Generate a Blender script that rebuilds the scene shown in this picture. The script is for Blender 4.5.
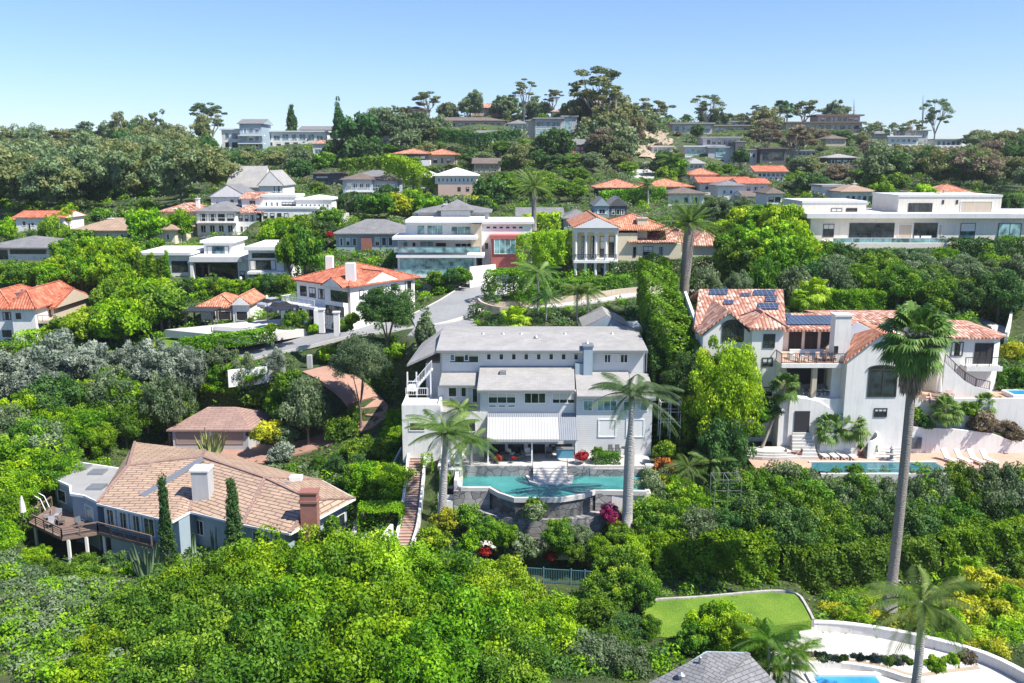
import bpy, math, random
import numpy as np
from mathutils import Vector
R=math.radians
scene=bpy.context.scene
for o in list(bpy.data.objects): bpy.data.objects.remove(o)
# ---------------------------------------------------------------- camera
PITCH=11.4; F=900.0
cam=bpy.data.cameras.new('camera'); cam.sensor_fit='HORIZONTAL'; cam.sensor_width=36; cam.lens=F/1024*36
cam.clip_start=0.5; cam.clip_end=12000
camo=bpy.data.objects.new('camera',cam); scene.collection.objects.link(camo)
camo.location=(0,0,0); camo.rotation_euler=(R(90-PITCH),0,0); scene.camera=camo
# ---------------------------------------------------------------- light
SUN=Vector((0.85,-0.40,1.25)).normalized()
EL=math.asin(SUN.z); AZ=math.atan2(SUN.x,SUN.y)
w=bpy.data.worlds.new('World'); scene.world=w; w.use_nodes=True
nt=w.node_tree; bg=nt.nodes['Background']
sky=nt.nodes.new('ShaderNodeTexSky'); sky.sky_type='NISHITA'; sky.sun_disc=False
sky.sun_elevation=EL; sky.sun_rotation=AZ; sky.altitude=0; sky.air_density=1.0; sky.dust_density=0.15; sky.ozone_density=3.5
tint=nt.nodes.new('ShaderNodeMix'); tint.data_type='RGBA'; tint.blend_type='MULTIPLY'; tint.inputs[0].default_value=1; tint.inputs[7].default_value=(.77,.86,1.12,1)
nt.links.new(sky.outputs[0],tint.inputs[6]); nt.links.new(tint.outputs[2],bg.inputs[0]); bg.inputs[1].default_value=0.087
sl=bpy.data.lights.new('sun','SUN'); sl.energy=4.6; sl.angle=R(0.5); sl.color=(1,0.95,0.87)
so=bpy.data.objects.new('sun',sl); scene.collection.objects.link(so); so.rotation_euler=SUN.to_track_quat('Z','Y').to_euler()
scene.view_settings.view_transform='Standard'; scene.view_settings.look='None'
scene.view_settings.exposure=0.94; scene.view_settings.gamma=1; scene.view_settings.use_curve_mapping=False
scene.render.engine='CYCLES'
scene.cycles.max_bounces=6; scene.cycles.diffuse_bounces=5; scene.cycles.glossy_bounces=2; scene.cycles.transmission_bounces=3; scene.cycles.transparent_max_bounces=4
# ---------------------------------------------------------------- view rays: a picture position plus a distance or a height gives a point
cp,sp=math.cos(R(PITCH)),math.sin(R(PITCH))
def ray(px,py):
    a=px-512.0; b=341.5-py
    return Vector((a, F*cp+b*sp, -F*sp+b*cp))
def P(px,py,Y): d=ray(px,py); return d*(Y/d.y)
def PZ(px,py,z): d=ray(px,py); return d*(z/d.z)
def proj(p):
    dep=p[1]*cp-p[2]*sp
    return (512+F*p[0]/dep, 341.5-F*(p[1]*sp+p[2]*cp)/dep)
def PW(px,py,A,B):   # on the vertical plane through A,B
    d=ray(px,py); n=(B[1]-A[1],-(B[0]-A[0]))
    t=(A[0]*n[0]+A[1]*n[1])/(d.x*n[0]+d.y*n[1]); return d*t
# ---------------------------------------------------------------- objects
COL=scene.collection
def tag(o,label=None,cat=None,group=None,kind=None):
    if label: o['label']=label
    if cat: o['category']=cat
    if group: o['group']=group
    if kind: o['kind']=kind
    return o
def empty(name,loc,label,cat,group=None,rz=0):
    o=bpy.data.objects.new(name,None); COL.objects.link(o); o.location=loc; o.rotation_euler=(0,0,rz); o.empty_display_size=.3
    return tag(o,label,cat,group)
def mesh_np(name,verts,faces_flat,counts,mat,attr=None,uv=None,smooth=False):
    me=bpy.data.meshes.new(name); nv=len(verts); nl=len(faces_flat); nf=len(counts)
    me.vertices.add(nv); me.vertices.foreach_set('co',np.ascontiguousarray(verts,dtype=np.float32).ravel())
    me.loops.add(nl); me.loops.foreach_set('vertex_index',np.asarray(faces_flat,dtype=np.int32))
    me.polygons.add(nf); st=np.zeros(nf,dtype=np.int32); st[1:]=np.cumsum(counts)[:-1]
    me.polygons.foreach_set('loop_start',st)
    try: me.polygons.foreach_set('loop_total',np.asarray(counts,dtype=np.int32))
    except Exception: pass
    me.update(calc_edges=True)
    me.polygons.foreach_set('use_smooth',np.full(nf,bool(smooth)))
    if attr is not None:
        a=me.attributes.new('tint','FLOAT','FACE'); a.data.foreach_set('value',np.asarray(attr,dtype=np.float32))
    if uv is not None:
        l=me.uv_layers.new(name='UVMap'); l.data.foreach_set('uv',np.asarray(uv,dtype=np.float32).ravel())
    if mat: me.materials.append(mat)
    return me
class MB:
    "collects shapes in world coordinates"
    def __init__(s): s.v=[]; s.f=[]
    def poly(s,pts):
        n=len(s.v); s.v+= [tuple(p) for p in pts]; s.f.append(tuple(range(n,n+len(pts)))); return s
    def add(s,vs,fs):
        n=len(s.v); s.v+=[tuple(p) for p in vs]; s.f+=[tuple(i+n for i in f) for f in fs]; return s
    def hexa(s,b,t): # bottom 4, top 4 ccw
        return s.add(list(b)+list(t),[(3,2,1,0),(4,5,6,7),(0,1,5,4),(1,2,6,5),(2,3,7,6),(3,0,4,7)])
    def box(s,x0,x1,y0,y1,z0,z1):
        return s.hexa([(x0,y0,z0),(x1,y0,z0),(x1,y1,z0),(x0,y1,z0)],[(x0,y0,z1),(x1,y0,z1),(x1,y1,z1),(x0,y1,z1)])
    def prism(s,poly,z0,z1,cap=True):
        a=0
        for i in range(len(poly)):
            p,q=poly[i],poly[(i+1)%len(poly)]; a+=p[0]*q[1]-q[0]*p[1]
        if a<0: poly=poly[::-1]
        n=len(poly); vs=[(p[0],p[1],z0) for p in poly]+[(p[0],p[1],z1) for p in poly]
        fs=[(i,(i+1)%n,n+(i+1)%n,n+i) for i in range(n)]
        if cap: fs+=[tuple(range(n-1,-1,-1)),tuple(range(n,2*n))]
        return s.add(vs,fs)
    def slab(s,top,th):  # closed solid under a (nearly) planar polygon
        n=len(top); vs=[tuple(p) for p in top]+[(p[0],p[1],p[2]-th) for p in top]
        a=sum(top[i][0]*top[(i+1)%n][1]-top[(i+1)%n][0]*top[i][1] for i in range(n))
        o=list(range(n)) if a>0 else list(range(n-1,-1,-1))
        fs=[tuple(o),tuple(i+n for i in o[::-1])]
        for k in range(n):
            i,j=o[k],o[(k+1)%n]; fs.append((i,i+n,j+n,j))
        return s.add(vs,fs)
    def bar(s,p,q,w,h=None):  # square bar between two points
        h=h or w; p=Vector(p); q=Vector(q); d=(q-p)
        if d.length<1e-6: return s
        d.normalize(); up=Vector((0,0,1)) if abs(d.z)<.95 else Vector((0,1,0))
        a=d.cross(up).normalized()*w/2; b=a.cross(d).normalized()*h/2
        return s.hexa([p-a-b,p+a-b,q+a-b,q-a-b],[p-a+b,p+a+b,q+a+b,q-a+b])
    def tube(s,pts,rs,n=8,cap=True):
        pts=[Vector(p) for p in pts]; base=len(s.v); m=len(pts)
        for i,p in enumerate(pts):
            d=(pts[min(i+1,m-1)]-pts[max(i-1,0)]).normalized()
            up=Vector((1,0,0)) if abs(d.x)<.8 else Vector((0,1,0))
            a=d.cross(up).normalized(); b=d.cross(a)
            for k in range(n):
                t=2*math.pi*k/n; s.v.append(tuple(p+(a*math.cos(t)+b*math.sin(t))*rs[i]))
        for i in range(m-1):
            for k in range(n):
                s.f.append((base+i*n+k,base+i*n+(k+1)%n,base+(i+1)*n+(k+1)%n,base+(i+1)*n+k))
        if cap:
            s.f.append(tuple(base+k for k in range(n))); s.f.append(tuple(base+(m-1)*n+k for k in range(n-1,-1,-1)))
        return s
    def lathe(s,c,prof,n=12):
        return s.tube([(c[0],c[1],c[2]+z) for r,z in prof],[max(r,.001) for r,z in prof],n)
    def mesh(s,name,mat,origin=(0,0,0),smooth=False):
        V=np.array(s.v,dtype=np.float64).reshape(-1,3); o=np.array(origin)
        flat=[];cnt=[];uv=[]
        for f in s.f:
            p=V[list(f)]; n=np.zeros(3)
            for i in range(len(f)):
                a=p[i]; b=p[(i+1)%len(f)]; n+=np.cross(a,b)
            n/= (np.linalg.norm(n)+1e-12)
            if abs(n[2])>.999: u=np.array((1.,0,0)); w_=np.array((0,1.,0))
            else:
                u=np.array((-n[1],n[0],0)); u/=np.linalg.norm(u); w_=np.cross(n,u)
            flat+=list(f); cnt.append(len(f))
            for q in p: uv.append((q@u,q@w_))
        return mesh_np(name,V-o,flat,cnt,mat,uv=uv,smooth=smooth)
    def build(s,name,mat,parent=None,smooth=False,label=None,origin=None):
        par_world=Vector((0,0,0))
        if parent:
            q=parent
            while q: par_world+=q.location; q=q.parent
        org=origin if origin is not None else (par_world if parent else Vector((0,0,0)))
        me=s.mesh(name,mat,org,smooth); ob=bpy.data.objects.new(name,me); COL.objects.link(ob)
        if parent: ob.parent=parent; ob.location=Vector(org)-par_world
        else: ob.location=org
        if label: ob['label']=label
        return ob
# ---------------------------------------------------------------- materials
MATS={}
def newmat(name):
    m=bpy.data.materials.new(name); m.use_nodes=True; t=m.node_tree; b=t.nodes['Principled BSDF']; return m,t,b
def N(t,ty,**k):
    n=t.nodes.new(ty)
    for a,v in k.items():
        if a.startswith('i_'): n.inputs[a[2:].replace('_',' ')].default_value=v
        else: setattr(n,a,v)
    return n
def ramp(t,stops,interp='LINEAR'):
    r=t.nodes.new('ShaderNodeValToRGB'); r.color_ramp.interpolation=interp; e=r.color_ramp.elements
    while len(e)<len(stops): e.new(.5)
    for i,(p,c) in enumerate(stops): e[i].position=p; e[i].color=(c[0],c[1],c[2],1)
    return r
def c_scale(c,k): return tuple(min(1,x*k) for x in c[:3])
def rough(name,col,var=.12,scale=1.2,rgh=.85,bump=.15,bscale=25,stain=0.0,coord='UV'):
    m,t,b=newmat(name); tc=N(t,'ShaderNodeTexCoord'); src=tc.outputs[coord]
    n1=N(t,'ShaderNodeTexNoise',i_Scale=scale,i_Detail=6,i_Roughness=.65); t.links.new(src,n1.inputs[0])
    r=ramp(t,[(.25,c_scale(col,1-var)),(.5,col),(.8,c_scale(col,1+var))]); t.links.new(n1.outputs[0],r.inputs[0])
    last=r.outputs[0]
    if stain>0:
        mp=N(t,'ShaderNodeMapping'); mp.inputs['Scale'].default_value=(2.5,.25,1); t.links.new(src,mp.inputs[0])
        n2=N(t,'ShaderNodeTexNoise',i_Scale=1.2,i_Detail=5); t.links.new(mp.outputs[0],n2.inputs[0])
        mx=N(t,'ShaderNodeMix',data_type='RGBA'); rr=ramp(t,[(.48,(0,0,0)),(.75,(stain,)*3)]); t.links.new(n2.outputs[0],rr.inputs[0])
        t.links.new(rr.outputs[0],mx.inputs[0]); t.links.new(last,mx.inputs[6]); mx.inputs[7].default_value=(*c_scale(col,.6),1); last=mx.outputs[2]
    t.links.new(last,b.inputs['Base Color']); b.inputs['Roughness'].default_value=rgh
    if bump>0:
        n3=N(t,'ShaderNodeTexNoise',i_Scale=bscale,i_Detail=3); t.links.new(src,n3.inputs[0])
        bp=N(t,'ShaderNodeBump',i_Strength=bump,i_Distance=.03); t.links.new(n3.outputs[0],bp.inputs['Height']); t.links.new(bp.outputs[0],b.inputs['Normal'])
    MATS[name]=m; return m
def brickmat(name,c1,c2,mortar,bw,bh,ms=.02,rgh=.85,bump=.5,offset=.5,var=.3,squash=1):
    m,t,b=newmat(name); tc=N(t,'ShaderNodeTexCoord')
    br=N(t,'ShaderNodeTexBrick',offset=offset); br.inputs['Color1'].default_value=(*c1,1); br.inputs['Color2'].default_value=(*c2,1); br.inputs['Mortar'].default_value=(*mortar,1)
    br.inputs['Scale'].default_value=1; br.inputs['Mortar Size'].default_value=ms; br.inputs['Brick Width'].default_value=bw; br.inputs['Row Height'].default_value=bh; br.inputs['Mortar Smooth'].default_value=.3
    t.links.new(tc.outputs['UV'],br.inputs[0])
    n=N(t,'ShaderNodeTexNoise',i_Scale=.45,i_Detail=6,i_Roughness=.7); t.links.new(tc.outputs['UV'],n.inputs[0])
    r=ramp(t,[(.3,(1-var,)*3),(.7,(1+var*.4,)*3)]); t.links.new(n.outputs[0],r.inputs[0])
    mx=N(t,'ShaderNodeMix',data_type='RGBA',blend_type='MULTIPLY'); mx.inputs[0].default_value=1
    t.links.new(br.outputs[0],mx.inputs[6]); t.links.new(r.outputs[0],mx.inputs[7]); t.links.new(mx.outputs[2],b.inputs['Base Color'])
    b.inputs['Roughness'].default_value=rgh
    bp=N(t,'ShaderNodeBump',i_Strength=bump,i_Distance=.04,invert=True); t.links.new(br.outputs['Fac'],bp.inputs['Height']); t.links.new(bp.outputs[0],b.inputs['Normal'])
    MATS[name]=m; return m
def barrel(name,c1,c2,c3,period=.34,row=.42,groove=.35):
    "clay barrel tiles: courses across, channels down the slope"
    m,t,b=newmat(name); tc=N(t,'ShaderNodeTexCoord'); sep=N(t,'ShaderNodeSeparateXYZ'); t.links.new(tc.outputs['UV'],sep.inputs[0])
    def math_(op,a,bv=None,c=None):
        n=N(t,'ShaderNodeMath',operation=op)
        for i,x in enumerate((a,bv,c)):
            if x is None: continue
            if isinstance(x,(int,float)): n.inputs[i].default_value=x
            else: t.links.new(x,n.inputs[i])
        return n.outputs[0]
    ux=math_('DIVIDE',sep.outputs[0],period); vy=math_('DIVIDE',sep.outputs[1],row)
    fx=math_('ABSOLUTE',math_('SINE',math_('MULTIPLY',ux,math.pi)))
    fy=math_('FRACT',vy)
    cell=N(t,'ShaderNodeCombineXYZ'); t.links.new(math_('FLOOR',ux),cell.inputs[0]); t.links.new(math_('FLOOR',vy),cell.inputs[1])
    wn=N(t,'ShaderNodeTexWhiteNoise'); t.links.new(cell.outputs[0],wn.inputs[0])
    r=ramp(t,[(0,c1),(.45,c2),(1,c3)]); t.links.new(wn.outputs['Value'],r.inputs[0])
    n=N(t,'ShaderNodeTexNoise',i_Scale=.5,i_Detail=5); t.links.new(tc.outputs['UV'],n.inputs[0])
    r2=ramp(t,[(.3,(.75,.72,.7)),(.7,(1.1,1.1,1.1))]); t.links.new(n.outputs[0],r2.inputs[0])
    mx=N(t,'ShaderNodeMix',data_type='RGBA',blend_type='MULTIPLY'); mx.inputs[0].default_value=1; t.links.new(r.outputs[0],mx.inputs[6]); t.links.new(r2.outputs[0],mx.inputs[7])
    gr=N(t,'ShaderNodeMapRange'); gr.inputs[1].default_value=0; gr.inputs[2].default_value=.5; gr.inputs[3].default_value=groove; gr.inputs[4].default_value=1; t.links.new(fx,gr.inputs[0])
    m2=N(t,'ShaderNodeMix',data_type='RGBA',blend_type='MULTIPLY'); m2.inputs[0].default_value=1; t.links.new(mx.outputs[2],m2.inputs[6]); t.links.new(gr.outputs[0],m2.inputs[7])
    t.links.new(m2.outputs[2],b.inputs['Base Color']); b.inputs['Roughness'].default_value=.8
    h=math_('ADD',fx,math_('MULTIPLY',fy,-.35))
    bp=N(t,'ShaderNodeBump',i_Strength=.9,i_Distance=.08); t.links.new(h,bp.inputs['Height']); t.links.new(bp.outputs[0],b.inputs['Normal'])
    MATS[name]=m; return m
def stripes(name,col,col2,period,axis=1,rgh=.7,edge=.1,var=.1):
    "boards, clapboard, corrugation: a dark joint every period"
    m,t,b=newmat(name); tc=N(t,'ShaderNodeTexCoord'); sep=N(t,'ShaderNodeSeparateXYZ'); t.links.new(tc.outputs['UV'],sep.inputs[0])
    d=N(t,'ShaderNodeMath',operation='DIVIDE'); t.links.new(sep.outputs[axis],d.inputs[0]); d.inputs[1].default_value=period
    f=N(t,'ShaderNodeMath',operation='FRACT'); t.links.new(d.outputs[0],f.inputs[0])
    r=ramp(t,[(0,col2),(edge,col2),(edge+.06,col)]); t.links.new(f.outputs[0],r.inputs[0])
    n=N(t,'ShaderNodeTexNoise',i_Scale=.9,i_Detail=6,i_Roughness=.7); t.links.new(tc.outputs['UV'],n.inputs[0])
    r2=ramp(t,[(.3,(1-var,)*3),(.7,(1+var*.5,)*3)]); t.links.new(n.outputs[0],r2.inputs[0])
    mx=N(t,'ShaderNodeMix',data_type='RGBA',blend_type='MULTIPLY'); mx.inputs[0].default_value=1; t.links.new(r.outputs[0],mx.inputs[6]); t.links.new(r2.outputs[0],mx.inputs[7])
    t.links.new(mx.outputs[2],b.inputs['Base Color']); b.inputs['Roughness'].default_value=rgh
    bp=N(t,'ShaderNodeBump',i_Strength=.6,i_Distance=.02); t.links.new(f.outputs[0],bp.inputs['Height']); t.links.new(bp.outputs[0],b.inputs['Normal'])
    MATS[name]=m; return m
def plain(name,col,rgh=.5,metal=0,spec=.5):
    m,t,b=newmat(name); b.inputs['Base Color'].default_value=(*col,1); b.inputs['Roughness'].default_value=rgh; b.inputs['Metallic'].default_value=metal
    b.inputs['Specular IOR Level'].default_value=spec; MATS[name]=m; return m
def glassmat(name,col,rgh=.06,var=1.0):
    m,t,b=newmat(name); g=N(t,'ShaderNodeNewGeometry'); n=N(t,'ShaderNodeTexNoise',i_Scale=.9,i_Detail=3)
    t.links.new(g.outputs['Position'],n.inputs[0]); r=ramp(t,[(.35,c_scale(col,.35)),(.5,col),(.68,c_scale(col,1+1.4*var))]); t.links.new(n.outputs[0],r.inputs[0])
    t.links.new(r.outputs[0],b.inputs['Base Color']); b.inputs['Roughness'].default_value=rgh; b.inputs['Specular IOR Level'].default_value=.9
    MATS[name]=m; return m
white=rough('white_stucco',(.72,.70,.66),.07,.8,.85,.2,30,.38)
whitep=rough('white_paint',(.74,.74,.72),.04,.8,.6,.05,30,.1)
manwall=rough('off_white_stucco',(.68,.63,.54),.07,.8,.85,.2,30,.35)
cream=rough('cream_stucco',(.66,.59,.42),.06,.8,.85,.2,30,.3)
tanst=rough('tan_stucco',(.50,.42,.32),.08,.8,.85,.2,30,.3)
greyst=rough('grey_stucco',(.42,.43,.43),.08,.8,.85,.2,30,.3)
bluest=rough('blue_grey_siding',(.30,.38,.43),.07,.8,.8,.15,30,.3)
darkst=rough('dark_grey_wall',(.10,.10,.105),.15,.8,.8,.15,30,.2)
pinkst=rough('salmon_stucco',(.55,.40,.33),.07,.8,.85,.2,30,.3)
redst=rough('red_wall',(.40,.11,.09),.12,.8,.8,.15,30,.2)
clap=stripes('white_clapboard',(.70,.70,.68),(.44,.45,.46),.22,1,.6,.08,.06)
terra=barrel('clay_tiles_orange',(.42,.16,.085),(.55,.21,.11),(.66,.36,.24),.36,.45,.5)
terra2=barrel('clay_tiles_pale',(.33,.13,.085),(.47,.215,.14),(.70,.52,.42),.40,.48,.38)
terra3=barrel('clay_tiles_red',(.42,.10,.05),(.52,.15,.08),(.58,.24,.14),.4,.5,.6)
tantile=brickmat('flat_concrete_tiles',(.46,.325,.225),(.38,.265,.19),(.15,.10,.075),1.6,.46,.06,.85,.8,.5,.22)
pinktile=brickmat('brown_pink_tiles',(.34,.22,.18),(.29,.19,.16),(.17,.11,.09),1.2,.36,.03,.85,.7,.5,.2)
shing=brickmat('pale_shingles',(.36,.35,.33),(.315,.305,.29),(.235,.228,.22),.5,.22,.015,.9,.4,.5,.2)
greyshing=brickmat('grey_shingles',(.24,.24,.24),(.19,.19,.195),(.10,.10,.10),.6,.28,.03,.9,.5,.5,.25)
flatgrey=rough('flat_roof_gravel',(.29,.29,.28),.12,.7,.95,.3,14,.2)
flatwhite=rough('flat_roof_white',(.60,.60,.585),.06,.5,.9,.1,14,.25)
brownroof=brickmat('brown_shingles',(.20,.155,.13),(.16,.125,.11),(.08,.06,.05),.6,.28,.03,.9,.5,.5,.25)
asph=rough('asphalt',(.25,.255,.26),.16,.18,.9,.3,20,.25,'Object')
conc=rough('concrete',(.48,.46,.43),.12,.6,.9,.2,20,.2)
paleconc=rough('pale_concrete',(.52,.50,.465),.12,.5,.9,.15,20,.2)
brickpav=brickmat('brick_paving',(.41,.225,.165),(.36,.19,.14),(.33,.25,.20),.22,.11,.012,.9,.3,.5,.2)
brick=brickmat('red_brick',(.36,.12,.08),(.30,.10,.07),(.30,.24,.20),.24,.08,.012,.9,.6,.5,.2)
pinkpav=brickmat('terracotta_paving',(.55,.35,.25),(.50,.31,.22),(.40,.30,.24),.4,.4,.015,.85,.2,0,.15)
stone=brickmat('grey_stone_cladding',(.30,.29,.28),(.17,.17,.175),(.11,.11,.11),.62,.36,.03,.9,.9,.37,.45)
stonelt=brickmat('pale_stone',(.44,.42,.39),(.33,.32,.31),(.2,.19,.18),.5,.26,.03,.9,.8,.4,.3)
wood=stripes('weathered_boards',(.23,.16,.125),(.07,.05,.04),.15,0,.8,.1,.3)
woodg=stripes('golden_slats',(.55,.34,.09),(.2,.11,.03),.14,1,.7,.14,.1)
awn=stripes('pale_awning_canvas',(.46,.455,.44),(.33,.33,.325),.3,0,.8,.3,.08)
corr=stripes('grey_corrugated',(.26,.28,.31),(.12,.13,.15),.22,0,.5,.25,.1)
solarm=brickmat('solar_panel',(.035,.05,.09),(.04,.055,.10),(.25,.27,.3),.55,.55,.02,.25,.1,0,.1)
glass=glassmat('window_glass',(.022,.032,.036),.06,.6); glassb=glassmat('blue_glass',(.05,.12,.15)); glasst=glassmat('pale_teal_glass',(.22,.40,.40),.08,.3)
darkin=plain('dark_interior',(.025,.025,.028),.8)
framew=plain('white_frame',(.78,.78,.76),.45); framed=plain('dark_frame',(.04,.035,.03),.45); metal=plain('grey_metal',(.35,.36,.37),.4,.6); iron=plain('black_iron',(.03,.03,.032),.5)
fabric=rough('cream_fabric',(.62,.60,.55),.06,2,.9,.1,20); gcush=rough('dark_cushion',(.10,.11,.12),.1,2,.9,.1,20)
rockm=rough('garden_rock',(.40,.38,.35),.3,1.5,.95,.8,5,0,'Object'); potm=plain('clay_pot',(.35,.14,.08),.8); bluepot=plain('blue_cover',(.08,.25,.35),.7)
earth=rough('dry_earth',(.36,.28,.20),.2,.3,.95,.4,4,0,'Object')
rust=plain('rusty_steel',(.25,.11,.06),.8)
def rubble(name,c1,c2,c3,sc=1.6):
    "irregular stone slabs with dark joints"
    m,t,b=newmat(name); tc=N(t,'ShaderNodeTexCoord'); mp=N(t,'ShaderNodeMapping'); mp.inputs['Scale'].default_value=(1,1.5,1); t.links.new(tc.outputs['UV'],mp.inputs[0])
    v=N(t,'ShaderNodeTexVoronoi',i_Scale=sc); t.links.new(mp.outputs[0],v.inputs['Vector']); v2=N(t,'ShaderNodeTexVoronoi',feature='DISTANCE_TO_EDGE',i_Scale=sc); t.links.new(mp.outputs[0],v2.inputs['Vector'])
    wn=N(t,'ShaderNodeTexWhiteNoise'); t.links.new(v.outputs['Color'],wn.inputs[0]); r=ramp(t,[(0,c1),(.5,c2),(1,c3)]); t.links.new(wn.outputs['Value'],r.inputs[0])
    n=N(t,'ShaderNodeTexNoise',i_Scale=.5,i_Detail=7,i_Roughness=.7); t.links.new(tc.outputs['UV'],n.inputs[0]); r2=ramp(t,[(.3,(.55,.55,.55)),(.7,(1.2,1.2,1.2))]); t.links.new(n.outputs[0],r2.inputs[0])
    mx=N(t,'ShaderNodeMix',data_type='RGBA',blend_type='MULTIPLY'); mx.inputs[0].default_value=1; t.links.new(r.outputs[0],mx.inputs[6]); t.links.new(r2.outputs[0],mx.inputs[7])
    e=ramp(t,[(0,(.35,.35,.35)),(.06,(1,1,1))]); t.links.new(v2.outputs['Distance'],e.inputs[0]); m2=N(t,'ShaderNodeMix',data_type='RGBA',blend_type='MULTIPLY'); m2.inputs[0].default_value=1; t.links.new(mx.outputs[2],m2.inputs[6]); t.links.new(e.outputs[0],m2.inputs[7])
    t.links.new(m2.outputs[2],b.inputs['Base Color']); b.inputs['Roughness'].default_value=.85; bp=N(t,'ShaderNodeBump',i_Strength=.7,i_Distance=.04); t.links.new(e.outputs[0],bp.inputs['Height']); t.links.new(bp.outputs[0],b.inputs['Normal']); MATS[name]=m; return m
stone=rubble('dark_wet_stone',(.11,.11,.11),(.17,.17,.165),(.27,.26,.245),1.2); stonelt=rubble('grey_stone_slabs',(.23,.225,.22),(.31,.30,.29),(.42,.40,.375),1.1)
def watermat(name,c1,c2):
    m,t,b=newmat(name); g=N(t,'ShaderNodeNewGeometry'); n=N(t,'ShaderNodeTexNoise',i_Scale=.35,i_Detail=3); t.links.new(g.outputs['Position'],n.inputs[0])
    r=ramp(t,[(.3,c1),(.7,c2)]); t.links.new(n.outputs[0],r.inputs[0]); t.links.new(r.outputs[0],b.inputs['Base Color']); b.inputs['Roughness'].default_value=.05
    n2=N(t,'ShaderNodeTexNoise',i_Scale=3.5,i_Detail=3); t.links.new(g.outputs['Position'],n2.inputs[0]); bp=N(t,'ShaderNodeBump',i_Strength=.3,i_Distance=.12); t.links.new(n2.outputs[0],bp.inputs['Height']); t.links.new(bp.outputs[0],b.inputs['Normal'])
    MATS[name]=m; return m
teal=watermat('pool_water_teal',(.035,.20,.20),(.07,.30,.28)); tealdeep=watermat('pool_water_deep',(.015,.10,.13),(.03,.16,.19)); bluew=watermat('pool_water_blue',(.03,.25,.50),(.06,.36,.62))
def lawnmat():
    m,t,b=newmat('lawn'); g=N(t,'ShaderNodeNewGeometry'); n=N(t,'ShaderNodeTexNoise',i_Scale=.25,i_Detail=8,i_Roughness=.7); t.links.new(g.outputs['Position'],n.inputs[0])
    r=ramp(t,[(.3,(.075,.16,.008)),(.5,(.125,.23,.012)),(.7,(.20,.29,.03))]); t.links.new(n.outputs[0],r.inputs[0])
    n2=N(t,'ShaderNodeTexNoise',i_Scale=9,i_Detail=4); t.links.new(g.outputs['Position'],n2.inputs[0])
    mx=N(t,'ShaderNodeMix',data_type='RGBA',blend_type='MULTIPLY'); mx.inputs[0].default_value=1; r3=ramp(t,[(.3,(.6,.6,.6)),(.7,(1.2,1.2,1.2))]); t.links.new(n2.outputs[0],r3.inputs[0]); t.links.new(r.outputs[0],mx.inputs[6]); t.links.new(r3.outputs[0],mx.inputs[7])
    t.links.new(mx.outputs[2],b.inputs['Base Color']); b.inputs['Roughness'].default_value=.95
    bp=N(t,'ShaderNodeBump',i_Strength=.6,i_Distance=.1); t.links.new(n2.outputs[0],bp.inputs['Height']); t.links.new(bp.outputs[0],b.inputs['Normal']); return m
lawn=lawnmat()
def groundmat():
    m,t,b=newmat('hillside_ground'); g=N(t,'ShaderNodeNewGeometry'); n=N(t,'ShaderNodeTexNoise',i_Scale=.12,i_Detail=10,i_Roughness=.72); t.links.new(g.outputs['Position'],n.inputs[0])
    r=ramp(t,[(.30,(.025,.05,.012)),(.45,(.05,.085,.02)),(.58,(.085,.11,.035)),(.72,(.17,.14,.08))]); t.links.new(n.outputs[0],r.inputs[0])
    n2=N(t,'ShaderNodeTexNoise',i_Scale=2.5,i_Detail=8,i_Roughness=.75); t.links.new(g.outputs['Position'],n2.inputs[0])
    mx=N(t,'ShaderNodeMix',data_type='RGBA',blend_type='MULTIPLY'); mx.inputs[0].default_value=1; r3=ramp(t,[(.3,(.5,.5,.5)),(.7,(1.3,1.3,1.3))]); t.links.new(n2.outputs[0],r3.inputs[0]); t.links.new(r.outputs[0],mx.inputs[6]); t.links.new(r3.outputs[0],mx.inputs[7])
    t.links.new(mx.outputs[2],b.inputs['Base Color']); b.inputs['Roughness'].default_value=.95
    bp=N(t,'ShaderNodeBump',i_Strength=.9,i_Distance=.4); t.links.new(n2.outputs[0],bp.inputs['Height']); t.links.new(bp.outputs[0],b.inputs['Normal']); return m
ground=groundmat()
# foliage palettes: dark, mid, bright, tip
PAL=dict(
 bright=[(.025,.080,.004),(.075,.175,.004),(.15,.275,.005),(.24,.35,.006)],
 green=[(.018,.060,.006),(.055,.13,.009),(.11,.21,.013),(.20,.28,.022)],
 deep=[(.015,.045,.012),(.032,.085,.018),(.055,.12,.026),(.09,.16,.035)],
 grey=[(.040,.075,.026),(.080,.125,.050),(.13,.175,.085),(.185,.225,.13)],
 silver=[(.065,.09,.060),(.12,.15,.105),(.19,.22,.165),(.26,.29,.225)],
 euc=[(.045,.068,.022),(.092,.118,.040),(.15,.168,.060),(.22,.215,.09)],
 eucg=[(.045,.080,.036),(.085,.13,.058),(.14,.185,.08),(.20,.23,.11)],
 brown=[(.06,.05,.03),(.12,.10,.06),(.17,.14,.09),(.22,.18,.12)],
 yellow=[(.10,.13,.01),(.22,.25,.015),(.34,.34,.02),(.45,.40,.03)],
 lime=[(.06,.13,.006),(.15,.26,.01),(.25,.37,.015),(.36,.45,.03)],
 rust=[(.10,.04,.01),(.22,.09,.02),(.34,.14,.03),(.42,.22,.05)],
 red=[(.16,.01,.01),(.35,.02,.02),(.45,.05,.04),(.5,.12,.08)],
 magenta=[(.15,.01,.05),(.3,.02,.1),(.4,.05,.16),(.5,.1,.25)],
palm=[(.028,.065,.012),(.065,.125,.022),(.12,.185,.040),(.21,.25,.085)],
 palmg=[(.03,.055,.02),(.065,.105,.038),(.11,.155,.065),(.19,.22,.12)],
 dead=[(.12,.09,.06),(.22,.17,.11),(.30,.24,.16),(.38,.32,.23)])
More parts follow.
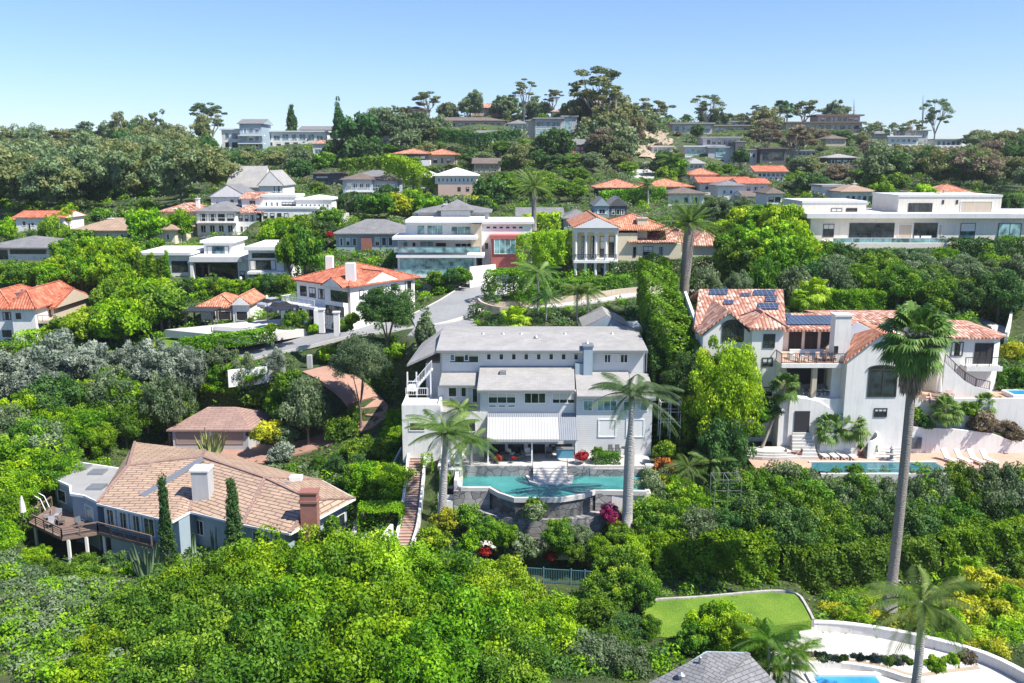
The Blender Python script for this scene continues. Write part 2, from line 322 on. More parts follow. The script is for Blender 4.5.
def leafmat(name,pal):
    m,t,b=newmat('foliage_'+name); at=N(t,'ShaderNodeAttribute',attribute_name='tint'); oi=N(t,'ShaderNodeObjectInfo')
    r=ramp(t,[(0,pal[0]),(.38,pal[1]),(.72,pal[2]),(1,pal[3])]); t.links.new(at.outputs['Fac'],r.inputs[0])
    hs=N(t,'ShaderNodeHueSaturation'); t.links.new(r.outputs[0],hs.inputs['Color'])
    mr=N(t,'ShaderNodeMapRange'); mr.inputs[3].default_value=.484; mr.inputs[4].default_value=.512; t.links.new(oi.outputs['Random'],mr.inputs[0]); t.links.new(mr.outputs[0],hs.inputs['Hue'])
    m2=N(t,'ShaderNodeMath',operation='MULTIPLY'); t.links.new(oi.outputs['Random'],m2.inputs[0]); m2.inputs[1].default_value=7.31
    f=N(t,'ShaderNodeMath',operation='FRACT'); t.links.new(m2.outputs[0],f.inputs[0])
    mv=N(t,'ShaderNodeMapRange'); mv.inputs[3].default_value=.8; mv.inputs[4].default_value=1.22; t.links.new(f.outputs[0],mv.inputs[0]); t.links.new(mv.outputs[0],hs.inputs['Value'])
    t.links.new(hs.outputs[0],b.inputs['Base Color']); b.inputs['Roughness'].default_value=.55; b.inputs['Specular IOR Level'].default_value=.25
    tr=N(t,'ShaderNodeBsdfTranslucent'); h2=N(t,'ShaderNodeHueSaturation',i_Saturation=1.1,i_Value=1.25); t.links.new(hs.outputs[0],h2.inputs['Color']); t.links.new(h2.outputs[0],tr.inputs[0])
    mx=N(t,'ShaderNodeMixShader'); mx.inputs[0].default_value=.32; t.links.new(b.outputs[0],mx.inputs[1]); t.links.new(tr.outputs[0],mx.inputs[2]); t.links.new(mx.outputs[0],t.nodes['Material Output'].inputs[0])
    return m
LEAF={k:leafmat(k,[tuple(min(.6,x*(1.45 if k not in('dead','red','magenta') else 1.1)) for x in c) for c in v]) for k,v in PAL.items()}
bark=rough('grey_bark',(.16,.13,.10),.3,3,.95,.8,8,0,'Object'); palebark=rough('pale_bark',(.36,.32,.27),.2,3,.9,.5,8,0,'Object')
def ringbark(name,c1,c2,per):
    m,t,b=newmat(name); tc=N(t,'ShaderNodeTexCoord'); n=N(t,'ShaderNodeTexNoise',i_Scale=4,i_Detail=5); t.links.new(tc.outputs['Object'],n.inputs[0])
    wv=N(t,'ShaderNodeTexWave',bands_direction='Z',i_Scale=1/per,i_Distortion=14,i_Detail=5); t.links.new(tc.outputs['Object'],wv.inputs[0])
    r=ramp(t,[(0,c1),(1,c2)]); t.links.new(wv.outputs[0],r.inputs[0]); t.links.new(r.outputs[0],b.inputs['Base Color']); b.inputs['Roughness'].default_value=.95
    bp=N(t,'ShaderNodeBump',i_Strength=.8,i_Distance=.05); t.links.new(wv.outputs[0],bp.inputs['Height']); t.links.new(bp.outputs[0],b.inputs['Normal']); return m
palmbark=ringbark('ringed_palm_bark',(.33,.31,.285),(.42,.405,.38),.5); roughpalm=ringbark('rough_palm_bark',(.17,.15,.13),(.34,.31,.275),.35)
# ---------------------------------------------------------------- terrain control
PADS=[]; ROADS=[]
VIEW=[(402,655,330,455,90,0),(50,355,440,545,78,0),(694,1008,288,440,91,0),(150,300,403,462,104,0),(291,420,258,322,117,.1),(750,1040,440,469,87,0),(440,650,465,520,81,0),(262,400,333,362,113,0),(230,262,346,366,112,0),(400,505,278,333,118,0),(325,385,370,455,103,.1),(265,330,440,460,103,0),(500,700,285,312,128,.3),(634,690,130,160,398,0),(28,165,522,575,78,0),(222,350,124,152,345,.1),(527,583,112,138,325,.15),(573,722,220,275,148,.15),(170,300,318,346,119,.1),(640,810,592,640,68,0),(780,1024,625,683,58,0),(405,430,450,545,78,0),(510,604,555,582,75,.3)]
CTRL=[ # picture x, picture y, distance of the bare ground
(0,683,54),(250,683,54),(512,683,54),(760,683,56),(1024,683,58),(-150,600,60),(1180,600,66),
(60,575,72),(300,560,74),(450,560,76),(600,560,78),(720,603,72),(850,605,73),(1000,590,76),(640,600,70),(560,600,70),
(405,548,78),(560,537,80),(650,530,82),(760,525,83),(900,532,83),(1020,532,83),(850,500,86),(1020,500,86),(760,450,92),
(20,480,92),(80,460,98),(160,450,104),(60,420,105),(200,400,112),(100,385,114),(20,370,120),
(380,410,107),(345,372,112),(290,366,113),(380,340,116),(430,320,124),(470,298,133),(495,283,148),(250,352,115),(340,334,119),
(300,325,122),(200,345,121),(100,350,124),(40,342,130),(100,300,138),(200,290,150),(60,275,150),(20,255,165),(150,262,165),
(440,470,90),(560,470,89),(660,420,98),(620,330,114),(540,318,118),(700,300,132),(600,300,134),(480,312,126),
(600,272,148),(700,266,152),(440,292,145),(370,250,168),(300,260,165),(270,285,158),
(840,310,125),(980,300,122),(920,260,146),(820,245,152),(1020,250,150),(760,280,140),(1015,350,106),
(210,236,195),(110,243,185),(35,232,190),(300,222,195),(450,222,205),(560,228,185),(640,215,205),(740,210,205),(900,205,215),(850,205,210),
(250,196,225),(370,200,240),(450,202,240),(640,197,240),(730,195,240),(330,185,262),(560,180,265),
(60,205,250),(150,205,250),(950,195,250),(830,185,270),
(425,165,300),(490,143,335),(555,137,330),(585,156,300),(640,172,290),(720,166,315),(710,152,345),(330,158,345),(260,152,360),
(100,180,340),(20,180,340),(180,165,360),(900,165,340),(1010,170,330),(820,150,380),
(490,118,430),(570,120,420),(640,135,400),(720,133,410),(820,130,440),(900,145,430),(300,145,430),(200,150,440),(60,158,440),(1010,158,420)]
cx=[];cy=[];cz=[]
for a,b_,c in CTRL:
    p=P(a,b_,c); cx.append(p.x); cy.append(p.y); cz.append(p.z)
for X in (-420,-200,0,200,420):
    cx.append(X); cy.append(620); cz.append(-10 if abs(X)>300 else 5)
for X in (-80,-30,20,80): cx.append(X); cy.append(25); cz.append(-44)
cx=np.array(cx);cy=np.array(cy);cz=np.array(cz)
def _phi(r): return np.where(r>1e-9, r*r*np.log(np.maximum(r,1e-9)),0)
_n=len(cx); _s=100.
_A=_phi(np.hypot(cx[:,None]-cx,cy[:,None]-cy)/_s)+np.eye(_n)*.004
_Q=np.column_stack([np.ones(_n),cx/_s,cy/_s]); _M=np.block([[_A,_Q],[_Q.T,np.zeros((3,3))]])
_W=np.linalg.solve(_M,np.r_[cz,0,0,0])
def tps(x,y):
    x=np.asarray(x,float);y=np.asarray(y,float); sh=x.shape; x=x.ravel();y=y.ravel()
    out=np.empty(len(x))
    for i in range(0,len(x),20000):
        a=x[i:i+20000];b=y[i:i+20000]
        out[i:i+20000]=_phi(np.hypot(a[:,None]-cx,b[:,None]-cy)/_s)@_W[:_n]+_W[_n]+_W[_n+1]*a/_s+_W[_n+2]*b/_s
    return out.reshape(sh)
def smooth(t): t=np.clip(t,0,1); return t*t*(3-2*t)
def poly_dist(x,y,poly):
    ins=np.zeros(x.shape,bool); d=np.full(x.shape,1e9); n=len(poly)
    for i in range(n):
        ax,ay=poly[i][:2]; bx,by=poly[(i+1)%n][:2]
        c=((ay>y)!=(by>y))&(x<(bx-ax)*(y-ay)/((by-ay) if by!=ay else 1e-9)+ax); ins^=c
        t=np.clip(((x-ax)*(bx-ax)+(y-ay)*(by-ay))/((bx-ax)**2+(by-ay)**2+1e-9),0,1)
        d=np.minimum(d,np.hypot(x-ax-t*(bx-ax),y-ay-t*(by-ay)))
    return np.where(ins,-d,d)
def pad(poly,z,blend=4): PADS.append(([tuple(p[:2]) for p in poly],z,blend))
def smooth_path(pts,step=1.0):
    pts=[Vector(p) for p in pts]; out=[]
    for i in range(len(pts)-1):
        p0=pts[max(i-1,0)];p1=pts[i];p2=pts[i+1];p3=pts[min(i+2,len(pts)-1)]
        n=max(2,int((p2-p1).length/step))
        for k in range(n):
            t=k/n; out.append(.5*((2*p1)+(p2-p0)*t+(2*p0-5*p1+4*p2-p3)*t*t+(3*p1-p0-3*p2+p3)*t**3))
    out.append(pts[-1]); return out
def road_pad(path,hw,blend=3,drop=.12): ROADS.append((np.array([tuple(p) for p in path]),hw,blend,drop))
def ribbon(path,o0,o1,z0,z1,cap=True):
    "solid strip along a path between two sideways offsets"
    m=MB(); L=[];
    for i,p in enumerate(path):
        d=(path[min(i+1,len(path)-1)]-path[max(i-1,0)]); d.z=0; d.normalize(); n=Vector((d.y,-d.x,0))
        L.append((p+n*o0,p+n*o1))
    for i in range(len(L)-1):
        a,b=L[i];c,d=L[i+1]; Z=lambda q,z:(q.x,q.y,q.z+z)
        m.add([Z(a,z1),Z(b,z1),Z(d,z1),Z(c,z1),Z(a,z0),Z(b,z0),Z(d,z0),Z(c,z0)],[(0,1,2,3)[::-1],(0,4,5,1)[::-1],(3,2,6,7)[::-1],(0,3,7,4)[::-1],(1,5,6,2)[::-1]])
    return m
# ---------------------------------------------------------------- building kit
def inset(poly,d):
    c=Vector((sum(p[0] for p in poly)/len(poly),sum(p[1] for p in poly)/len(poly)))
    out=[]
    for p in poly:
        v=Vector((p[0],p[1]))-c; out.append(tuple(c+v*(1-d/max(v.length,.1))))
    return out
BR=random.Random(77)
class House:
    def __init__(s,name,label,cat,px,py,Y,group=None):
        s.e=empty(name,P(px,py,Y),label,cat,group); s.root=s.e
    def part(s,m,name,mat,parent=None,label=None,smooth=False): return m.build(name,mat,parent or s.e,smooth,label)
    def vol(s,x0,x1,ye,yb,Y,depth,roof=None,wall=None,pname='wall',ground=True,found=2.0,label=None,blend=4,roofname='roof'):
        wall=wall or white; xm=512 if x0<512<x1 else (x0 if x0>512 else x1)
        z1=P(xm,ye,Y).z; z0=P(xm,yb,Y).z; X0=P(x0,(ye+yb)/2,Y).x; X1=P(x1,(ye+yb)/2,Y).x
        s.f=(X0,X1,Y,Y+depth,z0,z1); VIEW.append((x0,x1,ye-4,yb,Y,.22))
        s.box(X0,X1,Y,Y+depth,z0-(found if ground else 0),z1,pname,wall,label)
        if ground: pad([(X0-.3,Y-.3),(X1+.3,Y-.3),(X1+.3,Y+depth+.3),(X0-.3,Y+depth+.3)],z0-.03,blend if Y<230 else 14)
        if roof: s.roof([(X0,Y),(X1,Y),(X1,Y+depth),(X0,Y+depth)],z1,*roof,wall=wall,name=roofname)
        return s
    def box(s,x0,x1,y0,y1,z0,z1,name,mat,label=None):
        return s.part(MB().box(x0,x1,y0,y1,z0,z1),name,mat,label=label)
    def roof(s,c,z,kind,rise,mat,ov=.5,wall=None,th=.18,name='roof'):
        c=[Vector((p[0],p[1],0)) for p in c]; u=(c[1]-c[0]).normalized(); v=(c[3]-c[0]).normalized()
        W=(c[1]-c[0]).length; D=(c[3]-c[0]).length
        q=lambda a,b,h:tuple(c[0]+u*a+v*b+Vector((0,0,h)))
        m=MB(); e=[(-ov,-ov),(W+ov,-ov),(W+ov,D+ov),(-ov,D+ov)]; E=[q(a,b,z) for a,b in e]; T=[q(a,b,z+th) for a,b in e]
        if kind=='flat':
            m.hexa(E,[q(a,b,z+max(rise,th)) for a,b in e]); return s.part(m,name,mat)
        m.add(E+T,[(3,2,1,0),(0,1,5,4),(1,2,6,5),(2,3,7,6),(3,0,4,7)])
        zt=z+th
        if kind=='hip':
            if W>=D: a,b=q(D/2,D/2,zt+rise),q(W-D/2,D/2,zt+rise); m.poly([T[0],T[1],b,a]);m.poly([T[1],T[2],b]);m.poly([T[2],T[3],a,b]);m.poly([T[3],T[0],a])
            else: a,b=q(W/2,W/2,zt+rise),q(W/2,D-W/2,zt+rise); m.poly([T[0],T[1],a]);m.poly([T[1],T[2],b,a]);m.poly([T[2],T[3],b]);m.poly([T[3],T[0],a,b])
        elif kind=='gx': # ridge parallel to front
            a,b=q(-ov,D/2,zt+rise),q(W+ov,D/2,zt+rise); m.poly([T[0],T[1],b,a]);m.poly([T[2],T[3],a,b]); m.poly([T[1],T[2],b]); m.poly([T[3],T[0],a])
        elif kind=='gy':
            a,b=q(W/2,-ov,zt+rise),q(W/2,D+ov,zt+rise); m.poly([T[0],a,b,T[3]][::-1]);m.poly([T[1],T[2],b,a]); m.poly([T[0],T[1],a]); m.poly([T[2],T[3],b])
        elif kind=='shed': # high at back
            a,b=q(-ov,D+ov,zt+rise),q(W+ov,D+ov,zt+rise); m.poly([T[0],T[1],b,a]); m.poly([T[1],T[2],b]);m.poly([T[3],T[0],a]);m.poly([T[2],T[3],a,b])
        r=s.part(m,name,mat)
        if kind in('hip','gx','gy') and mat.name.startswith('clay') :
            rt=MB(); lift=Vector((0,0,.04))
            segs=[(a,b)]+([(T[0],a),(T[3],a),(T[1],b),(T[2],b)] if (kind=='hip' and W>=D) else [(T[0],a),(T[1],a),(T[2],b),(T[3],b)] if kind=='hip' else [])
            for p_,q_ in segs:
                if (Vector(p_)-Vector(q_)).length>.3: rt.bar(Vector(p_)+lift,Vector(q_)+lift,.26,.12)
            rt.build('ridge_tiles',mat,s.e)
        if kind in('gx','gy') and wall: # plastered gable ends, set proud of the tiles
            k=.88
            if kind=='gy':
                for yy in (-ov-.02,D+ov+.02): s.part(MB().add([q(-ov*.3,yy-.02,z+.03),q(W+ov*.3,yy-.02,z+.03),q(W/2,yy-.02,zt+rise*k),q(-ov*.3,yy+.02,z+.03),q(W+ov*.3,yy+.02,z+.03),q(W/2,yy+.02,zt+rise*k)],[(0,1,2),(5,4,3),(0,3,4,1),(1,4,5,2),(2,5,3,0)]),'gable_end',wall)
            else:
                for xx in (-ov-.02,W+ov+.02): s.part(MB().add([q(xx-.02,-ov*.3,z+.03),q(xx-.02,D+ov*.3,z+.03),q(xx-.02,D/2,zt+rise*k),q(xx+.02,-ov*.3,z+.03),q(xx+.02,D+ov*.3,z+.03),q(xx+.02,D/2,zt+rise*k)],[(2,1,0),(3,4,5),(1,4,3,0),(2,5,4,1),(0,3,5,2)]),'gable_end',wall)
        return r
    def w(s,x0,y0,x1,y1,nx=1,nz=1,g=None,fr=None,A=None,B=None,Y=None,name='window',fw=.09,label=None,d=.07):
        g=g or glass; fr=fr or framew
        if A is None:
            Y=Y if Y is not None else s.f[2]; A=(-300.,Y);B=(300.,Y)
        a=PW(x0,(y0+y1)/2,A,B); b=PW(x1,(y0+y1)/2,A,B); z1=PW((x0+x1)/2,y0,A,B).z; z0=PW((x0+x1)/2,y1,A,B).z
        u=Vector((b.x-a.x,b.y-a.y,0)); W=u.length; u.normalize(); n=Vector((u.y,-u.x,0)); o=Vector((a.x,a.y,0))
        if (a.x*n.x+a.y*n.y)>0: n=-n
        def bx(m,p,q_,za,zb,o0,o1):
            c=[o+u*p+n*o1,o+u*q_+n*o1,o+u*q_+n*o0,o+u*p+n*o0]; m.hexa([(k.x,k.y,za) for k in c],[(k.x,k.y,zb) for k in c])
        f=MB(); fw=min(fw,W/6)
        bx(f,0,W,z0,z0+fw,-.03,d);bx(f,0,W,z1-fw,z1,-.03,d);bx(f,0,fw,z0+fw,z1-fw,-.03,d-.003);bx(f,W-fw,W,z0+fw,z1-fw,-.03,d-.003)
        for i in range(1,nx): t=W*i/nx; bx(f,t-fw*.35,t+fw*.35,z0+fw,z1-fw,-.03,d-.01)
        for i in range(1,nz): t=z0+(z1-z0)*i/nz; bx(f,fw,W-fw,t-fw*.3,t+fw*.3,-.03,d-.015)
        fo=f.build(name,fr,s.e,False,label); pm=MB(); bx(pm,fw*.5,W-fw*.5,z0+fw*.5,z1-fw*.5,-.04,d*.35)
        pm.build('pane',g,fo)
        if name=='window' and g in (glass,glassb) and z1-z0>.9 and W>.6:
            rr=BR.random()
            if rr<.34:
                k=BR.uniform(.25,.6); bm=MB(); bx(bm,fw,W-fw,z1-fw-(z1-z0)*k,z1-fw,d*.36,d*.5); bm.build('blind',fabric,fo)
            elif rr<.62:
                bm=MB(); bx(bm,fw,fw+W*.2,z0+fw,z1-fw,d*.36,d*.5); bm.build('curtain',fabric,fo); bm=MB(); bx(bm,W-fw-W*.17,W-fw,z0+fw,z1-fw,d*.36,d*.5); bm.build('curtain',fabric,fo)
        return fo
    def row(s,x0,x1,y0,y1,n,fill=.7,dy=0,**k):
        st=(x1-x0)/n
        for i in range(n): s.w(x0+st*(i+.5-fill/2),y0+dy*i,x0+st*(i+.5+fill/2),y1+dy*i,**k)
        return s
    def chim(s,x0,x1,yt,yb,Y,depth=1.2,mat=None,cap=None,label=None):
        a=P(x0,yb,Y);b=P(x1,yb,Y);t=P(x0,yt,Y)
        c=s.part(MB().box(a.x,b.x,Y,Y+depth,a.z,t.z),'chimney',mat or white,label=label)
        MB().box(a.x-.12,b.x+.12,Y-.12,Y+depth+.12,t.z,t.z+.18).build('chimney_cap',cap or mat or white,c)
        m=MB(); m.lathe(((a.x+b.x)/2,Y+depth/2,t.z+.18),[(.18,0),(.16,.4),(.24,.42),(.02,.55)],8); m.build('flue',metal,c); return c
    def rail(s,pts,h=1.0,mat=None,sp=1.5,name='railing',pw=.06,bars=True,g=None):
        m=MB(); mat=mat or framew; pts=[Vector(p) for p in pts]; up=Vector((0,0,h))
        for a,b in zip(pts[:-1],pts[1:]):
            L=(b-a).length; n=max(1,round(L/sp)); m.bar(a+up,b+up,pw*1.2)
            for i in range(n+1): q=a+(b-a)*(i/n); m.bar(q,q+up*.98,pw)
            if bars:
                k=max(1,int(L/.22))
                for i in range(k): q=a+(b-a)*((i+.5)/k); m.bar(q+up*.08,q+up*.95,.025)
                m.bar(a+up*.08,b+up*.08,.04)
        r=s.part(m,name,mat)
        if g:
            gm=MB()
            for a,b in zip(pts[:-1],pts[1:]):
                d=(b-a).normalized(); n=Vector((d.y,-d.x,0))*.015
                gm.hexa([a-n+up*.1,b-n+up*.1,b+n+up*.1,a+n+up*.1],[a-n+up*.93,b-n+up*.93,b+n+up*.93,a+n+up*.93])
            gm.build('glass_panel',g,r)
        return r
    def slab(s,pts,th,name,mat,label=None): return s.part(MB().slab(pts,th),name,mat,label=label)
    def awning(s,x0,x1,y,Y,out,drop,mat=None):
        a=P(x0,y,Y);b=P(x1,y,Y); return s.slab([(a.x,Y,a.z),(b.x,Y,a.z),(b.x,Y-out,a.z-drop),(a.x,Y-out,a.z-drop)],.08,'awning',mat or awn)
    def door(s,x0,y0,x1,y1,**k):
        k.setdefault('name','door'); k.setdefault('g',darkin); return s.w(x0,y0,x1,y1,**k)
# ================================================================ FAR AND MIDDLE HOUSES
g_=glass; WB=glassb
# -- left, below the eucalyptus wood
h=House('house','small white house with a red tile roof at the foot of the left wood','house',38,231,190)
h.vol(16,64,218,231,190,9,('gx',1.1,terra3,.5)); h.row(20,62,221,226,5,.45); h.door(28,223,31,230)
h.vol(3,16,224,232,191,8,('hip',1.0,terra3,.5)); h.w(7,225.5,11,229)
h=House('house','cream single storey ranch house with a broad tan hip roof behind round trees','house',125,243,185)
h.vol(74,150,231,242,186,12,('hip',2.2,tantile,.8),cream); h.row(104,140,234,240,5,.6)
h.vol(150,175,230,244,184,12,('hip',1.7,tantile,.8),cream); h.row(153,173,234,240,2,.4); h.chim(109,113,219,226,191,1)
h=House('house','long two storey cream villa with peach tile roofs, many doors and a dark veranda','house',215,236,195)
h.vol(165,197,212,236,196,11,('hip',1.5,terra2,.8),cream); h.row(167,196,215,221,3,.6,nx=2); h.row(167,196,226,233,3,.6,nx=2)
h.vol(197,236,212,236,194,12,('hip',1.8,greyshing,.6),white); h.row(199,235,214,221,4,.75,nx=2,fr=framed); h.row(199,235,225,233,4,.6,nx=2)
h.vol(236,262,213,235,196,12,('hip',1.5,terra2,.6),white); h.row(238,261,215,221,4,.6,fr=framed); h.row(239,250,226,232,2,.6)
z=P(220,222,193).z; h.box(P(197,222,193).x,P(236,222,193).x,192.3,194,z-.2,z,'balcony',white); h.rail([(P(197,222,193).x,192.4,z),(P(236,222,193).x,192.4,z)],.9,framew,2,bars=False)
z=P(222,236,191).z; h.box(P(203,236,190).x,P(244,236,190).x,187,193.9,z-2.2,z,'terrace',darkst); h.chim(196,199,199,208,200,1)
h.vol(211,246,197,206,203,10,('gy',2.6,greyshing,.4),white,ground=False); h.row(214,243,199,204,4,.6)
h.vol(242,262,199,209,200,9,('gx',1.2,terra2,.4),white,ground=False); h.w(249,200,256,206)
h=House('house','white house with a very steep grey roof and a tall gable on its right','house',258,196,226)
h.vol(228,262,188,196,227,10,('gx',5.2,shing,.4),white); h.row(232,252,189,194,4,.6)
h.vol(259,283,186,197,224,12,('gy',3.6,shing,.4),white); h.row(272,281,184,192,2,.6,nz=2)
h=House('house','white two storey stepped villa with a terrace beside the steep grey roof','house',295,222,196)
h.vol(257,317,209,222,196,9,('flat',.4,flatwhite,.2),white); h.row(262,290,213,219,4,.6,fr=framed); h.row(294,315,214,221,4,.7,nx=2)
h.vol(262,296,197,209,200,8,('flat',.5,flatwhite,.2),white,ground=False); h.w(282,202,296,207,4,fr=framed); h.row(264,280,202,207,3,.4)
h.vol(296,332,200,213,199,10,('hip',.8,flatwhite,.3),white); h.row(300,330,204,208,7,.5)
z=P(330,214,194).z; h.box(P(317,214,194).x,P(345,214,194).x,192,199,z-2.5,z,'terrace',paleconc); h.rail([(P(317,214,194).x,192.1,z),(P(345,214,194).x,192.1,z)],.9,framew,2)
# -- second line
h=House('house','blue grey two storey house with brown hip roofs and a white balcony','house',370,199,242)
h.vol(343,372,180,199,242,10,('hip',1.6,brownroof,.8),bluest); h.row(346,371,183,189,4,.75,nx=2); h.row(348,371,192,198,3,.7,nx=2)
h.vol(372,398,181,199,244,10,('hip',1.6,brownroof,.8),bluest); h.row(374,396,184,190,3,.7,nx=2); h.row(374,394,193,198,3,.5)
h.vol(352,396,177,184,250,10,('hip',1.6,greyshing,.8),bluest,ground=False)
z=P(372,191,240).z; x0=P(346,191,240).x;x1=P(401,191,240).x; h.box(x0,x1,239,242,z-.3,z,'balcony',white); h.rail([(x0,239.1,z),(x1,239.1,z)],.9,framew,3,bars=False)
h=House('house','dark low house half hidden by hedges left of the blue grey house','house',328,185,262)
h.vol(313,342,174,185,262,10,('flat',.4,brownroof,.5),darkst); h.w(316,176,328,181,3,fr=framed)
h=House('house','white two storey house with a pale hip roof and a salmon lower storey','house',452,201,240)
h.vol(438,473,184,201,239,12,None,pinkst); h.row(455,472,187,191,2,.35,fr=framed)
h.vol(435,476,176,184,239,12,('hip',2.0,flatwhite,.7),white,ground=False); h.row(437,474,178,182,9,.55)
h.vol(419,437,178,196,243,11,('hip',1.6,flatwhite,.7),white); h.row(420,436,180,185,3,.7); h.row(420,436,188,194,2,.7)
h=House('house','low tan ranch house with an orange roof on the middle hillside','house',425,165,300)
h.vol(397,428,154,165,300,12,('hip',1.6,terra,1.2),darkst); h.row(400,426,156,161,4,.8,fr=framed); h.vol(428,455,155,166,302,12,('hip',1.8,terra,1.2),tanst); h.row(432,452,158,163,3,.6,fr=framed)
h.vol(420,430,160,167,297,4,None,white)
h=House('house','long pale blue house with a grey roof below the hilltop','house',490,142,335)
h.vol(464,519,135,142,335,12,('hip',1.6,greyshing,.8),bluest); h.row(466,518,136.5,140.5,10,.8,g=WB); h.vol(478,500,134,136,334,8,('gx',1.2,greyshing,.6),bluest,ground=False)
h=House('house','wide tan house just under the left hilltop trees','house',465,128,410)
h.vol(428,505,121,128,410,16,('hip',1.8,brownroof,1.),tanst); h.row(432,502,123,126.5,11,.6,fr=framed)
h=House('house','pinkish hilltop house with an arched wall and pale tile roof','house',492,117,445)
h.vol(472,512,108,117,445,14,('hip',2.4,terra2,.8),pinkst); h.row(476,510,110.5,114,6,.5)
h=House('house','far left hilltop white house with three stacked balconies','house',240,150,362)
h.vol(222,240,130,150,362,14,('flat',.5,flatwhite,.6),white); h.row(223,239,133,139,2,.8,g=WB); h.row(223,239,142,148,2,.8)
h.vol(240,262,124,152,360,14,('gx',2.,greyshing,.8),bluest); h.row(242,260,128,133,3,.7,g=WB); h.row(242,260,136,141,3,.75,g=WB); h.row(242,260,144,149,3,.7)
for yy in (135,143):
    z=P(250,yy,358).z; x0=P(238,yy,358).x;x1=P(264,yy,358).x; h.box(x0,x1,357.5,360,z-.35,z,'balcony',white)
h=House('house','long white hilltop house with a band of blue glass','house',300,146,372)
h.vol(262,326,132,147,372,14,('flat',.5,flatwhite,.8),white); h.row(264,324,134,140,7,.75,g=WB,nx=2); h.row(266,300,142,146,4,.6)
h.vol(300,345,130,140,380,12,('gx',1.6,greyshing,.6),greyst); h.row(304,342,132,137,5,.6)
h=House('house','small pale house with a blue glass bay below the long hilltop house','house',330,157,345)
h.vol(313,328,144,157,345,10,('hip',1.3,terra2,.5),white); h.w(315,145,321,155,2,g=WB); h.vol(328,350,140,157,347,10,('flat',.5,flatwhite,.3),white); h.row(334,348,142,146,2,.8,g=WB); h.row(330,348,149,154,3,.5)
h=House('house','grey house with a long blue glass front on the hill centre','house',560,137,328)
h.vol(535,562,119,137,328,12,('flat',.5,flatgrey,.8),greyst); h.w(536,121,561,127,5,g=WB); h.w(536,128.5,561,134,5,g=glasst)
h.vol(527,535,121,137,329,12,('flat',.4,flatgrey,.4),tanst); h.vol(562,577,117,137,330,12,('flat',.5,flatgrey,.5),greyst); h.w(564,119,572,133,2,4,g=glasst)
h=House('house','tan hilltop house with a flat brown roof above the glass fronted house','house',565,120,420)
h.vol(552,583,112,120,400,12,('hip',1.5,terra2,.8),tanst); h.row(554,582,114,118,5,.6)
h=House('house','little red house in dark trees below the tall eucalyptus','house',577,156,300)
h.vol(567,587,145,156,300,8,('gx',1.8,greyshing,.6),redst); h.row(569,586,147,150,3,.6); h.row(569,586,151.5,155,3,.6)
h=House('house','white flat hilltop building in the gap between the skyline trees','house',620,127,405)
h.vol(600,631,121,127,400,9,('hip',1.2,terra2,.6),white); h.row(603,629,122.5,125.5,6,.5)
h=House('house','modern terraced hilltop house with a long flat roof','house',708,134,405)
h.vol(672,712,124,133,405,12,('flat',.6,flatgrey,1.2),greyst); h.row(674,711,126,131,6,.8,g=WB); h.vol(712,750,126,135,407,12,('flat',.5,flatgrey,1.),tanst); h.row(714,748,128,133,6,.6)
h.vol(729,750,122,128,412,10,('flat',.5,flatgrey,1.),bluest); h.row(731,748,123,126,3,.7,g=WB)
h=House('house','grey stone modern house with dark towers and a pale glass wing','house',725,166,318)
h.vol(708,735,148,166,318,12,('flat',.6,flatgrey,.6),greyst); h.w(716,146,726,157,1,1,g=glasst,Y=317.9); h.row(710,733,160,164,3,.6,fr=framed)
h.vol(735,745,142,166,316,13,('flat',.4,flatgrey,.1),darkst); h.vol(685,708,147,165,320,10,('flat',.5,flatwhite,.8),white); h.w(687,149,706,155,4,g=glasst); h.w(687,157,706,162,4,g=glasst)
h.vol(703,740,138,147,326,10,('flat',.5,flatgrey,.8),greyst); h.row(706,738,140,144,6,.6,fr=framed); h.vol(745,757,150,167,320,12,('flat',.4,flatgrey,.4),greyst); h.row(747,756,153,158,2,.6)
h=House('house','very dark boxy house at the right of the grey stone towers','house',773,167,318)
h.vol(760,786,149,167,318,12,('flat',.5,brownroof,.6),darkst); h.w(763,152,784,160,5,fr=framed)
h=House('house','long flat hilltop building with two rows of bays on the right skyline','building',830,130,440)
h.vol(786,862,123,131,438,14,('flat',.6,brownroof,1.5),tanst); h.row(790,860,125,129,10,.7,fr=framed)
h.vol(818,860,116,123,442,12,('flat',.7,brownroof,1.5),pinkst,ground=False); h.row(820,859,117.5,121,7,.7,fr=framed)
h=House('house','pale flat roofed house half buried in trees on the right hill','house',905,148,400)
h.vol(888,918,137,148,400,12,('flat',.6,flatwhite,1.),white); h.row(890,917,139,142,5,.7,g=WB); h.row(890,917,144,147,4,.6); h.vol(905,928,131,139,412,12,('flat',.5,flatgrey,1.),greyst); h.row(907,926,133,137,4,.6)
h=House('house','low grey house among the trees right of the dark boxy house','house',842,160,340)
h.vol(828,856,158,165,330,9,('hip',1.3,flatgrey,.8),darkst); h.row(830,854,160,163.5,4,.7)
